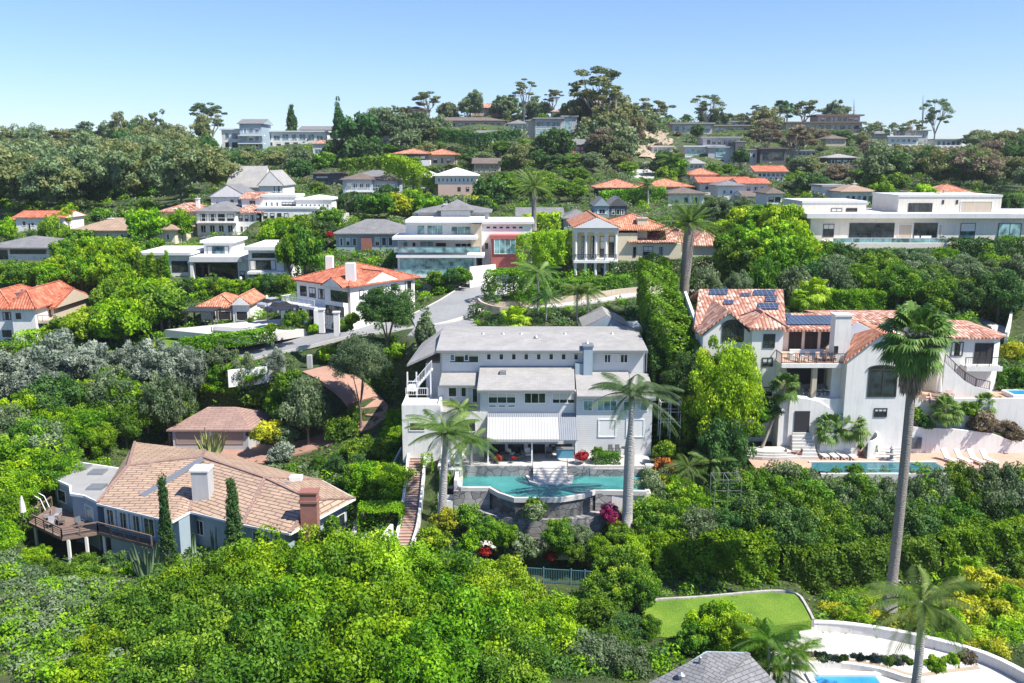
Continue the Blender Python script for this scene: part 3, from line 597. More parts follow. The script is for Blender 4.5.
# -- behind the big date palm
h=House('lodge','low dark lodge under a long orange tile roof','lodge',645,197,238)
h.vol(598,640,188,197,238,12,('hip',2.0,terra,1.0),darkst); h.row(600,639,190,196,5,.8,g=darkin,fr=framed); h.vol(640,690,187,196,240,12,('hip',2.0,terra,1.0),tanst); h.row(645,688,189,194,4,.6,fr=framed)
h=House('cottage','small grey twin gabled cottage in front of the lodge','cottage',610,217,205)
h.vol(594,609,206,217,205,8,('gy',1.8,greyshing,.4),bluest); h.w(597,209,607,214,2); h.vol(609,627,206,217,207,9,('gy',1.9,greyshing,.4),darkst); h.row(611,625,209,215,3,.7)
h=House('house','beige house with a shallow grey roof behind the slender palm','house',540,230,182)
h.vol(518,562,217,231,182,10,('gx',1.5,greyshing,.5),cream); h.row(535,552,219.5,222,3,.6,fr=framed); h.w(541,229,553,234,3,fr=framed,Y=181.9); h.row(521,531,219,226,2,.4)
h=House('cottage','grey cottage just left of the yellow villa portico','cottage',576,229,180)
h.vol(564,590,219,230,178,8,('hip',1.6,greyshing,.5),greyst); h.row(567,588,221,227,4,.6)
h=House('house','white house with flat orange roofs above the silvery olive','house',735,198,238)
h.vol(700,750,183,195,250,10,('gx',1.4,terra3,.8),white); h.row(703,748,186,190,6,.5)
h.vol(718,742,186,200,236,9,('hip',1.2,greyshing,.8),white); h.row(721,741,190,194,3,.4,g=WB)
h.vol(740,768,184,197,240,12,('gx',1.2,terra3,.8),white); h.row(745,766,187,191,3,.5,fr=framed); h.vol(745,780,197,210,228,10,('gx',1.2,brownroof,.8),white); h.row(748,778,200,207,4,.6,fr=framed)
h.vol(668,704,194,208,226,9,('hip',1.4,brownroof,.8),white); h.row(672,700,197,203,3,.5)
h=House('house','white house with dark windows left of the big modern mansion','house',778,213,205)
h.vol(767,782,194,213,206,10,('hip',1.2,brownroof,.6),white); h.row(768,781,197,202,2,.8,fr=framed); h.row(768,781,206,211,2,.8,fr=framed)
h=House('house','white villa with tan tile roof peeping over the mansion roof','house',850,204,212)
h.vol(842,874,192,206,212,10,('hip',1.4,tantile,.7),white); h.row(845,873,196,201,5,.5,fr=framed); h.chim(853,856,184,190,216,1); h.vol(823,845,187,200,220,9,('flat',.5,flatgrey,.5),white)
h=House('house','house with an orange hip roof behind the right half of the mansion','house',955,198,205)
h.vol(936,975,195,203,205,11,('hip',2.1,terra,.8),tanst); h.w(942,196,952,199,2)
h.vol(902,912,193,200,205,6,('flat',.4,brownroof,.4),darkst)
# -- big modern mansion on the right
h=House('mansion','big white modern mansion with flat roofs and dark glass walls on the right','mansion',905,243,148)
h.vol(810,1001,218,244,148,16,('flat',.75,flatwhite,.9),manwall)
h.w(823,224,834,237,2,fr=framed); h.w(849,223,894,241,4,fr=framed); h.w(898,224,912,240,1,1,g=MATS['tan_stucco']); h.w(913.5,223,937,241,4,fr=framed); h.w(938,224,942,240,g=MATS['tan_stucco'])
h.w(960,223,975,241,1,g=glassb,fr=framed)
h.vol(1001,1085,218,244,149,15,('flat',.7,flatwhite,.9),manwall); h.w(998,223,1021,241,2,g=glasst,fr=framed,Y=147.9); h.row(1026,1080,223,241,2,.8,g=glasst,nx=2,fr=framed)
h.vol(898,1001,197,217,151,11,('flat',.35,flatwhite,.1),manwall,ground=False); h.w(908,203,932,216,4,fr=framed); h.w(960,201,992,216,1,1,g=MATS['tan_stucco'],name='loggia'); h.w(942,200,944,204,fr=framed); h.w(956,200,958,204,fr=framed)
h.vol(802,866,203,217.5,152,11,('flat',.35,flatwhite,.1),manwall,ground=False); h.w(831,208,842,216,2,fr=framed); h.w(846,208,857,216,2,fr=framed); h.chim(940,951,194,200,156,2,manwall)
z=P(900,243,144).z; x0=P(832,243,143).x;x1=P(947,243,143).x; h.box(x0,x1,142.5,148,z-2.0,z+.1,'terrace_wall',manwall)
h.rail([(x0,142.6,z+.1),(x1,142.6,z+.1)],.8,framew,3,bars=False,g=glasst)
for q in (918,925,930):
    p=P(q,240,145.2); h.part(MB().box(p.x-.4,p.x+.4,145,145.8,z+.1,z+.55).box(p.x-.4,p.x+.4,145.7,145.85,z+.55,z+1),'terrace_seat',whitep)
# -- pale yellow villa with the pillared portico
h=House('villa','pale yellow villa with a pillared two storey portico and orange roof','villa',640,272,150)
h.vol(615,637,233,272,150,13,None,cream); h.vol(637,672,232,244,156.2,7,None,cream,ground=False); h.vol(637,681,243.5,272,150,13,None,cream)
for xx in ((633,636),(643,653),(659,663)): 
    h.w(xx[0],247 if xx[0]!=643 else 246,xx[1],257 if xx[0]!=643 else 260,2 if xx[0]==643 else 1,3,fr=framed); h.w(xx[0],265,xx[1],272,2,fr=framed)
h.w(622,265,625,272,fr=framed)
p=P(637,261,149).z; x0=P(639,261,149).x; x1=P(656,261,149).x; h.box(x0,x1,148.8,150,p-.2,p,'balcony',iron); h.rail([(x0,148.9,p),(x1,148.9,p)],.9,iron,2)
X0=P(573,250,148).x;X1=P(617,250,148).x; zt=P(590,232,147).z; zb=P(590,273,147).z; zm=P(590,260,147).z
h.vol(577,617,232,272,150.5,12,None,cream)
h.row(580,616,236,258,4,.62,nx=1,nz=4,fr=framed,g=glass); h.row(582,616,264,272,4,.6,fr=framed)
h.box(X0,X1,146.4,150.5,zt,zt+.7,'cornice',whitep); h.box(X0,X1,146.2,150.5,zm-.4,zm,'portico_floor',whitep)
for i in range(5):
    xx=X0+.35+(X1-X0-.7)*i/4; c=MB(); c.lathe((xx,146.8,zm),[(.34,0),(.34,.2),(.26,.25),(.22,zt-zm-.35),(.34,zt-zm-.2),(.34,zt-zm)],10); h.part(c,'column',whitep,smooth=False)
    c=MB(); c.lathe((xx,146.8,zb-1),[(.30,0),(.27,.4),(.25,zm-zb+.3),(.32,zm-zb+.6)],10); h.part(c,'column',whitep)
h.rail([(X0+.2,146.5,zm),(X1-.2,146.5,zm)],.95,iron,3)
h.roof([(X0,146.2),(X1,146.2),(X1,163),(X0,163)],zt+.7,'gy',1.7,terra,.3,wall=whitep)
x1=P(672,225,150).x; zr=P(640,230,151).z; h.roof([(X1-2.5,150),(x1,150),(x1,163),(X1-2.5,163)],zr,'hip',2.2,terra,.3)
xa=P(632,243,147).x;xb=P(680,243,147).x; zr=P(650,243,149).z; h.roof([(xa,149.6),(xb,149.6),(xb,156),(xa,156)],zr,'shed',1.3,terra2,.3)
h.chim(637,647,219,243,151.5,1.8,cream,tanst)
h.vol(693,722,246,268,151,12,('hip',2.2,terra2,.5),cream); h.vol(671,693,243,270,152,11,('hip',1.8,terra2,.5),cream); h.w(704,250,714,260,g=MATS['cream_stucco'],fr=cream)
# -- glass house and its garage wing
h=House('house','three level modern glass house with thin white slab roofs and a brown column','house',440,292,146)
h.vol(398,476,256,291,146,14,None,whitep); h.vol(406,482,222,256,149,11,None,whitep,ground=False)
def slabroof(x0,x1,y,Y,dep,th=.45,mat=None,nm='roof_slab'):
    a=P(x0,y,Y);b=P(x1,y,Y); return h.box(a.x,b.x,Y,Y+dep,a.z-th,a.z,nm,mat or whitep)
slabroof(405,483,220,145.8,16); slabroof(392,477,237,143,8); slabroof(396,484,255,143.5,6); slabroof(394,470,275,142.5,4)
h.w(417,225,425,238,1,g=glasst,Y=149); h.w(427,225,443,238,3,g=glasst,Y=149); h.w(451,226,471,239,3,g=glasst,Y=149)
h.w(398,241,408,253,2,g=glasst,Y=148.9); h.w(412,242,416,248,Y=148.9); h.w(420,241,434,253,2,Y=148.9,g=glasst); h.w(436,243,446,252,Y=148.9,g=darkin,fr=framed); h.w(455,243,473,255,3,Y=148.9)
h.w(400,258,474,273,9,g=glasst,fr=metal,Y=145.95,fw=.06); h.w(460,278,482,287,5,Y=145.95); h.row(402,456,277,288,6,.9,g=glasst,fr=metal)
a=P(471,224,147.5);b=P(481.5,224,147.5); z0=P(471,258,147.5).z; h.box(a.x,b.x,147.3,149,z0,a.z,'stone_column',tanst,'brown stone clad column')
z=P(430,254,143).z; a=P(394,254,143).x;b=P(480,254,143).x; h.rail([(a,143.4,z+.1),(b,143.4,z+.1)],1.,metal,3,bars=False,g=glasst)
z=P(430,275,143).z; h.rail([(P(394,275,142.6).x,142.7,z),(P(468,275,142.6).x,142.7,z)],1.,metal,3,bars=False,g=glasst)
h.vol(482,532,224,257,150,12,('flat',.4,flatwhite,.4),whitep); h.row(485,524,226,229,6,.7); h.w(485,243,488,249,fr=framed)
h.vol(418,488,213,221,156,9,('hip',1.2,greyshing,.6),greyst,ground=False); h.vol(441,470,211,217,154,8,('hip',1.6,greyshing,.6),greyst,ground=False); h.chim(444,449,205,212,158,1,whitep)
h.vol(491,519,239,255,147.5,2.4,('flat',.6,redst,.2),redst,pname='red_porch'); h.w(494,238.5,516,254,4,g=glasst,Y=147.4)
h=House('driveway_wall','long white boundary wall beside the driveway of the glass house','wall',500,290,143)
for (xa,ya,yb,Ya),(xb,yc,yd,Yb) in (((470,263,296,142),(498,260,287,148)),((498,260,287,148),(533,256,274,152))):
    A=P(xa,yb,Ya);B=P(xb,yd,Yb);tA=P(xa,ya+4,Ya);tB=P(xb,yc+4,Yb); h.part(MB().hexa([(A.x,A.y,A.z-1),(B.x,B.y,B.z-1),(B.x,B.y+.4,B.z-1),(A.x,A.y+.4,A.z-1)],[(A.x,A.y,tA.z),(B.x,B.y,tB.z),(B.x,B.y+.4,tB.z),(A.x,A.y+.4,tA.z)]),'wall_panel',whitep)
# -- grey roofed ranch with the brick chimney
h=House('house','single storey ranch house with grey roof and central brick chimney','house',370,252,170)
h.vol(336,408,234,252,170,10,('hip',2.3,greyshing,.8),bluest); h.row(338,358,238,246,3,.6); h.row(374,394,237,246,3,.7); h.chim(362,368,228,236,173,1.4,brick)
a=P(361,238,169.6);b=P(372,250,169.6); h.box(a.x,b.x,169.4,170.1,b.z,a.z,'brick_wall',brick)
# -- white modern with dark glass, left
h=House('house','white modern house with a wide dark glass hall and roof tower','house',220,286,160)
h.vol(142,190,255,288,160,12,('flat',.5,flatwhite,.6),white); h.w(172,261,188,272,2,fr=framed); h.w(150,261,166,272,2,fr=framed); h.w(176,276,189,288,2,fr=framed)
h.vol(192,238,258,286,163,10,None,darkst); h.w(194,264,237,284,6,fr=framed,fw=.07); a=P(189,257,158.5);b=P(241,257,158.5); h.box(a.x,b.x,158.5,174,a.z-.9,a.z,'roof',flatwhite)
h.box(P(189,257,158.6).x,P(192,257,158.6).x,158.7,160,P(190,289,158.6).z-.5,a.z-.9,'pillar',white)
h.vol(204,232,243,257,164,8,('flat',.5,whitep,.5),white,ground=False); h.w(207,246,229,255.5,3,fr=framed,g=glassb)
h.vol(238,249,261,286,160.5,12,('flat',.4,flatwhite,.3),white); h.w(240,271,245,280,fr=framed)
h.vol(249,284,250,284,157,13,('flat',.6,whitep,.6),white); h.w(252,253,275,258,4,fr=framed); h.w(250,260,276,270,5,fr=framed); h.w(250,275,274,284,5,fr=framed); a=P(247,272,155).x;b=P(286,272,155).x;z=P(260,272,155).z; h.box(a,b,155,157,z-.4,z,'balcony',white)
h=House('house','white house with a flat grey roof and dark glass at the left edge','house',20,268,165)
h.vol(-12,50,248,269,165,12,('hip',1.6,greyshing,1.2),white); h.w(10,249.5,46,254,6,fr=framed); h.row(2,40,260,266,3,.35); h.w(-10,250,8,262,3,fr=framed)
# -- Mediterranean house at the left edge
h=House('house','white Mediterranean house with clay tile roofs and two chimneys at left','house',30,340,128)
h.vol(-30,13,309,341,129,12,('hip',2.2,terra3,.6),white); h.row(2,12,312,320,1,.8,nx=2,fr=framed); h.row(2,12,330,337,1,.9,nx=2,fr=framed)
h.vol(13,36,309,342,127,13,('hip',2.4,terra3,.6),white); h.w(16,313,21,319,fr=framed)
h.vol(33,54,308,322,131,11,('gx',2.,terra3,.6),tanst); h.row(35,52,310,318,3,.7,fr=framed); h.vol(28,52,325,342,129,11,None,tanst); h.row(31,50,327,336,3,.7,g=darkin,fr=framed)
a=P(27,322,127).x;b=P(54,322,127).x;z=P(40,322,127).z; h.box(a,b,127.5,131,z-.3,z,'balcony',tanst); h.rail([(a,127.6,z),(b,127.6,z)],.9,iron,2)
h.vol(42,76,303,318,140,9,('hip',1.6,terra3,.6),white,ground=False); h.vol(76,96,297,312,146,8,('hip',1.4,terra3,.5),tanst,ground=False); h.chim(17,26,294,307,131,1.3,white,brick); h.chim(32,41,290,302,136,1.3,white)
# -- red tiled white house in the centre left (turned)
zt=P(337,292,117.5).z
h=House('house','white two storey house with a red tile roof and two white chimneys by the street','house',345,322,118)
zg=P(345,327,117).z
A=PZ(291,276,zt);B=PZ(346,287,zt) 
f0=P(352,322,116.5) # near corner
u=Vector((-.78,.62,0)).normalized(); v=Vector((.62,.78,0)).normalized()
near=Vector((PZ(350,287,zt).x,PZ(350,287,zt).y,0))
W1=11.5; D1=12.5
c0=near+u*W1; c1=near; c2=near+v*D1; c3=c0+v*D1
pad([tuple(q)[:2] for q in inset([c0,c1,c2,c3],-.5)],zg,3)
h.part(MB().prism([tuple(q)[:2] for q in (c0,c1,c2,c3)],zg-1.5,zt),'wall',white)
h.roof([c0,c1,c2,c3],zt,'hip',2.1,terra3,.6)
g0=near+u*4.2-v*1.0; g1=near+u*.4-v*1.0; h.part(MB().prism([tuple(q)[:2] for q in (g0,g1,g1+v*1.2,g0+v*1.2)],zg-1.5,zt-.1),'bay_wall',white); h.roof([g0,g1,g1+v*6,g0+v*6],zt-.05,'gy',1.1,terra3,.35,wall=white)
gg=c1+v*2.2; h.roof([gg-u*.0,gg+v*7,gg+v*7+u*6,gg+u*6],zt-.02,'gy',1.5,terra3,.4,wall=white)
S0=c0;S1=near
h.w(331,291,348,302,4,A=tuple(g0)[:2],B=tuple(g1)[:2],fr=framed); h.w(326,306,344,316,3,A=tuple(g0)[:2],B=tuple(g1)[:2],fr=framed)
pt=[c0+u*.3-v*2.6,near+u*4.5-v*2.6,near+u*4.5,c0+u*.3]; zb=zt-3.0
h.part(MB().prism([tuple(q)[:2] for q in pt],zb-.35,zb),'balcony',whitep); h.rail([(pt[3].x,pt[3].y,zb),(pt[0].x,pt[0].y,zb),(pt[1].x,pt[1].y,zb)],1.,whitep,1.2)
for k in range(4):
    q=pt[0]+(pt[1]-pt[0])*(k/3)+v*.25; h.part(MB().box(q.x-.3,q.x+.3,q.y-.3,q.y+.3,zg-1,zb-.35),'pillar',whitep)
h.row(299,326,286,296,3,.7,dy=1.5,nx=2,A=tuple(S0)[:2],B=tuple(S1)[:2],fr=framed); h.row(299,326,304,315,3,.7,dy=1.5,nx=2,g=darkin,A=tuple(S0)[:2],B=tuple(S1)[:2],fr=framed)
RA=tuple(c1)[:2];RB=tuple(c2)[:2]
h.w(405,281,413,292,1,A=RA,B=RB,fr=framed); h.w(391,284,397,290,1,A=RA,B=RB,fr=framed); h.w(375,287,383,296,2,A=RA,B=RB,fr=framed); h.w(359,290,364,299,1,A=RA,B=RB,fr=framed)
for (x,yt,yb,w_) in ((330,256,270,8),(351,263,278,10)):
    q=PZ(x,yb,zt+1.0); h.part(MB().box(q.x-w_*.065,q.x+w_*.065,q.y-.6,q.y+.6,zt+.2,P(x,yt,q.y).z),'chimney',white)
for (x,y) in ((322,325),(337,328)):
    q=P(x,y,113.5); h.part(MB().box(q.x-.35,q.x+.35,q.y-.35,q.y+.35,q.z-1,q.z+2.0).box(q.x-.45,q.x+.45,q.y-.45,q.y+.45,q.z+2.0,q.z+2.15),'gate_post',white)
q0=P(323,325,113.5);q1=P(336,328,113.5); h.rail([q0,q1],1.7,iron,1.5,name='gate')
# -- pool pavilion
h=House('pavilion','small white pool pavilion with an orange tile roof','pavilion',225,322,133)
h.vol(201,234,308,322,133,7,('hip',1.5,terra,.6),white); h.vol(233,250,305,322,131.5,7,('gy',1.2,terra,.4),white); h.w(212,311,216,320,g=darkin); h.w(218,311,231,320,1,g=darkin,fr=tanst); h.w(236,311,248,321,1,g=darkin,fr=whitep)
e=empty('pergola',P(190,325,128),'black flat topped pergola beside the pool pavilion','pergola')
z0=P(190,326,128).z; a=P(169,310,128);b=P(215,310,128)
MB().box(a.x,b.x,127,131,a.z-.2,a.z).build('roof',iron,e)
for X in (a.x+.2,a.x+2.6,b.x-.2):
    for YY in (127.2,130.8): MB().box(X-.1,X+.1,YY-.1,YY+.1,z0-1.2,a.z-.2).build('post',iron,e)
a=P(174,330,124);b=P(210,330,124); zz=P(190,342,124).z
m=MB().box(a.x,b.x-2.2,124.2,126,zz-1,a.z).build('planter_box',wood); m=tag(m,'weathered slatted timber screen beside the lawn','screen')
m=MB().box(b.x-2.0,b.x,123.9,126,zz-1,a.z+.1).build('slatted_screen',woodg); tag(m,'golden yellow slatted timber screen at the lawn corner','screen')
# -- small house behind the main house
h=House('cottage','little grey gabled cottage right behind the main house roof','cottage',606,331,112)
h.vol(586,626,328,340,112,6,('gy',1.6,shing,.5),bluest); h.vol(618,640,329,336,115,4,('flat',.3,flatwhite,.2),white)

# -- further small houses stacked on the far hill
for (x0,x1,ye,yb,Y,rt,mt,wl,lb) in ((402,428,110,118,425,'hip',brownroof,tanst,'small tan house left of the wide tan hilltop house'),
 (508,528,124,132,380,'hip',greyshing,white,'small white house between the pale blue house and glass fronted house'),
 (588,612,104,111,430,'hip',terra2,pinkst,'orange roofed house glimpsed behind the tall skyline gum trees'),
 (652,672,147,156,335,'flat',flatwhite,white,'small white flat house below the bare slope'),
 (688,704,164,172,290,'hip',flatgrey,white,'small white cottage under the grey stone house'),
 (756,786,172,181,275,'gx',terra3,white,'white house with red roof below the very dark house'),
 (612,636,119,126,425,'hip',terra3,white,'white house with orange roof in the skyline gap beside the tall gums'),
 (690,716,175,183,262,'hip',terra,white,'white house with orange roof below the grey stone house'),
 (826,846,139,147,400,'hip',brownroof,tanst,'tan house on the slope under the long skyline building'),
 (792,812,151,159,350,'flat',flatgrey,greyst,'grey flat roofed house right of the very dark house'),
 (536,556,143,150,305,'hip',brownroof,cream,'cream house left of the little red house'),
 (408,430,180,189,262,'hip',brownroof,white,'white house left of the salmon and white house'),
 (868,890,134,141,420,'hip',greyshing,greyst,'grey house at the right end of the long skyline building'),
 (935,962,140,150,410,'flat',flatgrey,whitep,'pale house low among trees on the right skyline'),
 (380,402,136,146,330,'hip',tantile,cream,'cream house in the trees left of the orange roofed ranch'),
 (474,500,164,173,285,'gx',brownroof,tanst,'tan house half hidden above the salmon and white house')):
    h=House('house',lb,'house',(x0+x1)/2,yb,Y); h.vol(x0,x1,ye,yb,Y,11,(rt,.5 if rt=='flat' else 1.7,mt,.7),wl)
    n_=max(3,int((x1-x0)/5)); h.row(x0+1.5,x1-1.5,ye+1.5,ye+(yb-ye)*.48,n_,.6,fr=framed,g=WB)
    if yb-ye>8: h.row(x0+2,x1-2,ye+(yb-ye)*.6,yb-.8,n_-1,.55)
# ================================================================ MAIN WHITE HOUSE
h=House('house','long white main house with pale roofs and a canvas awning above the curved pool','house',530,465,92)
main=h
YT=96.0; zt=P(530,351,YT).z; zm=P(530,374,YT).z; ZP=-30.6
X0=P(440,360,YT).x; X1=P(645,360,YT).x; XL=P(480,400,91.3).x; XM=P(576,400,91.3).x; XR=P(652,420,91).x
h.box(X0,X1,YT,YT+12,ZP-2,zt,'wall',clap)
h.part(MB().box(P(628,420,91).x,XR,91,YT+8,ZP-2,P(640,398,91).z).box(P(576,420,91).x+.02,P(628,420,91).x,91,YT,ZP-2,P(600,396,91).z),'wall',clap)
h.box(XL,XM,91.6,YT,ZP-2,P(530,391,91.6).z,'wall',clap)
h.box(P(438,400,93.6).x,XL-.01,93.6,YT,ZP-2,P(450,386,93.6).z,'wall',clap)
pad([(P(400,430,90).x,87.6),(XR+.5,87.6),(XR+.5,109),(P(400,430,90).x,109)],ZP-.1,1.2)
# top roof: shallow gable, ridge along the house
ov=.7; a0=(P(436,351,95.2).x,95.2); zr=P(540,331.5,102.5).z
m=MB(); xr=P(648,351,95.2).x; T=.22
m.slab([(a0[0],95.2,zt+.25),(xr,95.2,zt+.25),(xr,102.3,zr),(a0[0],102.3,zr)],T); m.slab([(a0[0],102.3,zr-.01),(xr,102.3,zr-.01),(xr,109.5,zt+.25),(a0[0],109.5,zt+.25)],T)
h.part(m,'roof',shing)
m=MB().box(a0[0],xr,95.05,95.2,zt-.02,zt+.22); h.part(m,'gutter',metal)
# left wing with its sloping roof
pL=P(407,364,95.5); lw=MB().slab([(pL.x,95.3,pL.z),(a0[0]-.02,95.3,zt+.1),(a0[0]-.02,108,zt+.4),(pL.x+.6,106,pL.z+.2)],.25); h.part(lw,'roof',shing)
h.box(P(426,380,97).x,X0-.02,97,107,ZP-2,P(430,362,97).z-.1,'wall',clap)
# middle roofs
def sl(px0,py0,Y0,px1,py1,Y1,xb0=None,xb1=None,mat=shing,name='roof',th=.22):
    "front edge (left,right at py0,Y0) and back edge at (py1,Y1)"
    f0=P(px0[0],py0,Y0);f1=P(px0[1],py0,Y0);b0=P(px1[0],py1,Y1);b1=P(px1[1],py1,Y1)
    h.part(MB().slab([f0,f1,b1,b0],th),name,mat)
    h.part(MB().box(f0.x,f1.x,f0.y-.13,f0.y,f0.z-.26,f0.z-.04),'gutter',metal)
sl((477,575),390,90.9,(480,574),366,YT-.02)
sl((439,478),385,93.0,(442,480),372,YT-.02)
sl((577,633),396,90.5,(575,628),371,YT-.02)
sl((633,656),398,90.4,(629,648),373,YT-.02)
# windows
h.w(449,353,479,363,1,fr=framew,Y=YT,g=glass); 
for x in (450,464): h.w(x,354,x+5,361,Y=YT-.06,g=glassb,name='shutter_window')
for i in range(9): x=486.5+12.45*i; h.w(x,353.5,x+4.8,360,Y=YT,fw=.07)
h.w(604,354,611,363,2,Y=YT);h.w(612,354,619,363,1,Y=YT,g=MATS['white_stucco']);h.w(620,354,628,363,2,Y=YT)
for a,b in ((488,516),(524,546),(552,575)): h.w(a,392.5,b,403.5,3,Y=91.6)
for a in (488.5,498,507.5): h.w(a,404.5,a+8,407.3,1,Y=91.6)
h.w(448,387,457,397,1,Y=93.6);h.w(459,387,468,397,1,Y=93.6);h.door(472,388,478,403,Y=93.6,g=glass)
h.w(583,400,593,411,2,Y=91,g=glasst);h.w(597,400,617,411,3,Y=91,g=glasst);h.w(623,401,636,411,2,Y=91,g=glasst);h.w(640,402,648,411,1,Y=91,g=glasst)
h.w(598,419,616,437,1,Y=91,g=MATS['white_paint'],name='garage_door'); h.w(626,419,644,437,1,Y=91,g=MATS['white_paint'],name='garage_door')
# chimney
a=P(583,373,95.6);b=P(592,373,95.6); t=P(588,346,95.6)
c=h.part(MB().box(a.x,b.x,95.0,96.6,a.z-.5,t.z),'chimney',bluest,label='pale grey blue chimney'); m=MB(); m.box(a.x-.1,b.x+.1,94.9,96.7,t.z,t.z+.15); m.build('chimney_cap',metal,c)
h.part(MB().box(P(575,366,95.6).x,a.x,95.2,96,P(575,374,95.6).z,P(578,363,95.6).z),'chimney_shoulder',bluest)
for x,y in ((483,334),(503,334),(521,333),(565,334),(612,334),(587,343),(536,337)):
    q=PZ(x,y,zr-.1); m=MB(); m.lathe((q.x,min(q.y,101.5),zr-.35),[(.28,0),(.26,.25),(.05,.45)],8); h.part(m,'roof_vent',metal)
q=P(503,372,94.5); h.part(MB().box(q.x-.35,q.x+.35,94,94.8,q.z-.5,q.z+.15),'skylight',metal)
for x_ in (441,479,575,646):
    p_=P(x_,380,96); yy=YT-.06 if x_ in(441,646) else 91.5
    h.part(MB().box(P(x_,380,yy).x-.05,P(x_,380,yy).x+.05,yy-.08,yy,P(530,404 if yy<95 else 372,yy).z-(1.5 if yy<95 else 0),P(530,391 if yy<95 else 352,yy).z),'downpipe',metal)
# awning
zA=P(530,413,91.55).z; zB=P(530,440,88.2).z
k=P(487,425,90).x;k2=P(577,425,90).x
h.part(MB().slab([(k,88.2,zB),(k2,88.2,zB),(k2,91.58,zA),(k,91.58,zA)],.06),'patio_roof',corr)
k3=P(487,440,88).x;k4=P(559,440,88).x; up=.12; q=lambda t:zA+(zB-zA)*t
h.part(MB().slab([(k3,88.1,zB+up),(k4,88.1,zB+up),(k4,90.9,q(.2)+up),(k3,90.9,q(.2)+up)],.05).box(k3,k4,88.04,88.1,zB-.15,zB+up),'awning',awn)
for x in (488,532,576): p=P(x,440,88.4); h.part(MB().box(p.x-.07,p.x+.07,88.35,88.5,ZP,p.z-.1),'post',framew)
for a,b,g in ((490,505,darkin),(508,524,glass),(528,545,darkin),(549,572,glass)): h.w(a,444,b,463,2,Y=91.55,g=g,name='patio_door',fr=framed)
# left terrace block with planter
TL=P(402,420,90).x;TR=P(440,420,90).x; zt1=P(420,405,90).z; zt0=P(420,440,90).z
h.part(MB().box(TL,TR,90,94,ZP-3,zt1-.6).box(TL,TR,90,90.25,zt1-.6,zt1).box(TL,TL+.25,90.25,94,zt1-.6,zt1).box(TR-.25,TR,90.25,94,zt1-.6,zt1),'terrace_block',white)
h.part(MB().box(TL+.27,TR-.27,90.27,93.9,zt1-.58,zt1-.25),'gravel_bed',conc)
h.w(409,422,425,431,1,Y=90,g=darkin,fr=white)
h.part(MB().box(TR,P(487,420,90).x,91.4,91.7,ZP-1,P(460,412,91.4).z),'terrace_wall',white); h.w(448,420,476,432,2,Y=91.4,g=darkin,fr=framew)
h.rail([(TR,91.5,P(460,412,91.4).z),(XL,91.5,P(460,412,91.4).z)],.7,framew,1.4)
# outside stair at the left wing
s0=P(413,390,94.5); s1=P(432,368,94.5); m=MB()
for i in range(10):
    t=i/10; X=s0.x+(s1.x-s0.x)*t; Z=s0.z+(s1.z-s0.z)*t; m.box(X,X+.25,94.2,95.3,Z-.05,Z+.05)
m.bar((s0.x,94.2,s0.z-.1),(s1.x,94.2,s1.z-.1),.08,.2)
h.part(m,'outside_stair',framew); h.rail([(s0.x,94.15,s0.z),(s1.x,94.15,s1.z)],.9,framew,1.2)
m=MB()
for X in (P(408,390,94.5).x,P(417,390,94.5).x,P(431,390,94.5).x): m.box(X-.07,X+.07,94.2,94.35,zt1-.6,P(410,372,94.3).z)
m.box(P(407,390,94.5).x,P(418,390,94.5).x,94.1,97,P(410,389,94.3).z-.2,P(410,389,94.3).z); h.part(m,'landing',framew); h.rail([(P(407,389,94).x,94.1,P(410,389,94.3).z),(P(418,389,94).x,94.1,P(410,389,94.3).z)],.9,framew,1)
h.rail([(TL,93.9,zt1),(P(428,400,93.9).x,93.9,zt1)],.8,framew,1.2)
# ---------------------------------------------------------------- patio and pool
def S(m,name,mat,kind='structure'):
    o=m.build(name,mat); o['kind']=kind; return o
PX0=P(438,460,88).x; PX1=P(652,460,88).x
S(MB().box(PX0,PX1,87.5,91.9,ZP-.5,ZP),'patio',conc)
ZW=-31.6; yw=lambda px,py:PZ(px,py,ZW)
outline=[yw(463,475),yw(643,475),yw(645,491.5),yw(595,490.5),yw(582,495),yw(560,498.5),yw(515,498.5),yw(500,493.5),yw(490,488),yw(462,488)]
pool=empty('swimming_pool',yw(550,498),'teal infinity pool with a bowed front edge below the awning patio','pool')
wat=MB().prism([tuple(q)[:2] for q in outline],ZW-1.4,ZW-.02).build('water',teal,pool)
def offs(poly,d): 
    c=Vector((sum(p[0] for p in poly)/len(poly),sum(p[1] for p in poly)/len(poly))); return [ (p[0]+(p[0]-c.x)/abs((Vector(p[:2])-c).length)*d,p[1]+(p[1]-c.y)/abs((Vector(p[:2])-c).length)*d) for p in poly]
m=MB()
for i in range(len(outline)):
    a,b=outline[i],outline[(i+1)%len(outline)]
    front=i>=2
    wd=.38 if i in(1,2,9,8) else .28; d=Vector((b.x-a.x,b.y-a.y,0)); L=d.length; d.normalize(); n=Vector((d.y,-d.x,0))
    if (n.x*(a.x-outline[0].x-7)+n.y*(a.y-outline[0].y+4))>0: pass
    n=-n if (Vector((a.x+b.x,a.y+b.y,0))/2+n-Vector((P(550,485,84).x,84.8,0))).length<((Vector((a.x+b.x,a.y+b.y,0))/2-n-Vector((P(550,485,84).x,84.8,0))).length) else n
    zt_=ZW+.14+.004*i; m.hexa([(q.x,q.y,ZW-.3) for q in (a-d*.1,b+d*.1,b+d*.1+n*wd,a-d*.1+n*wd)],[(q.x,q.y,zt_) for q in (a-d*.1,b+d*.1,b+d*.1+n*wd,a-d*.1+n*wd)])
m.build('coping',paleconc,pool)
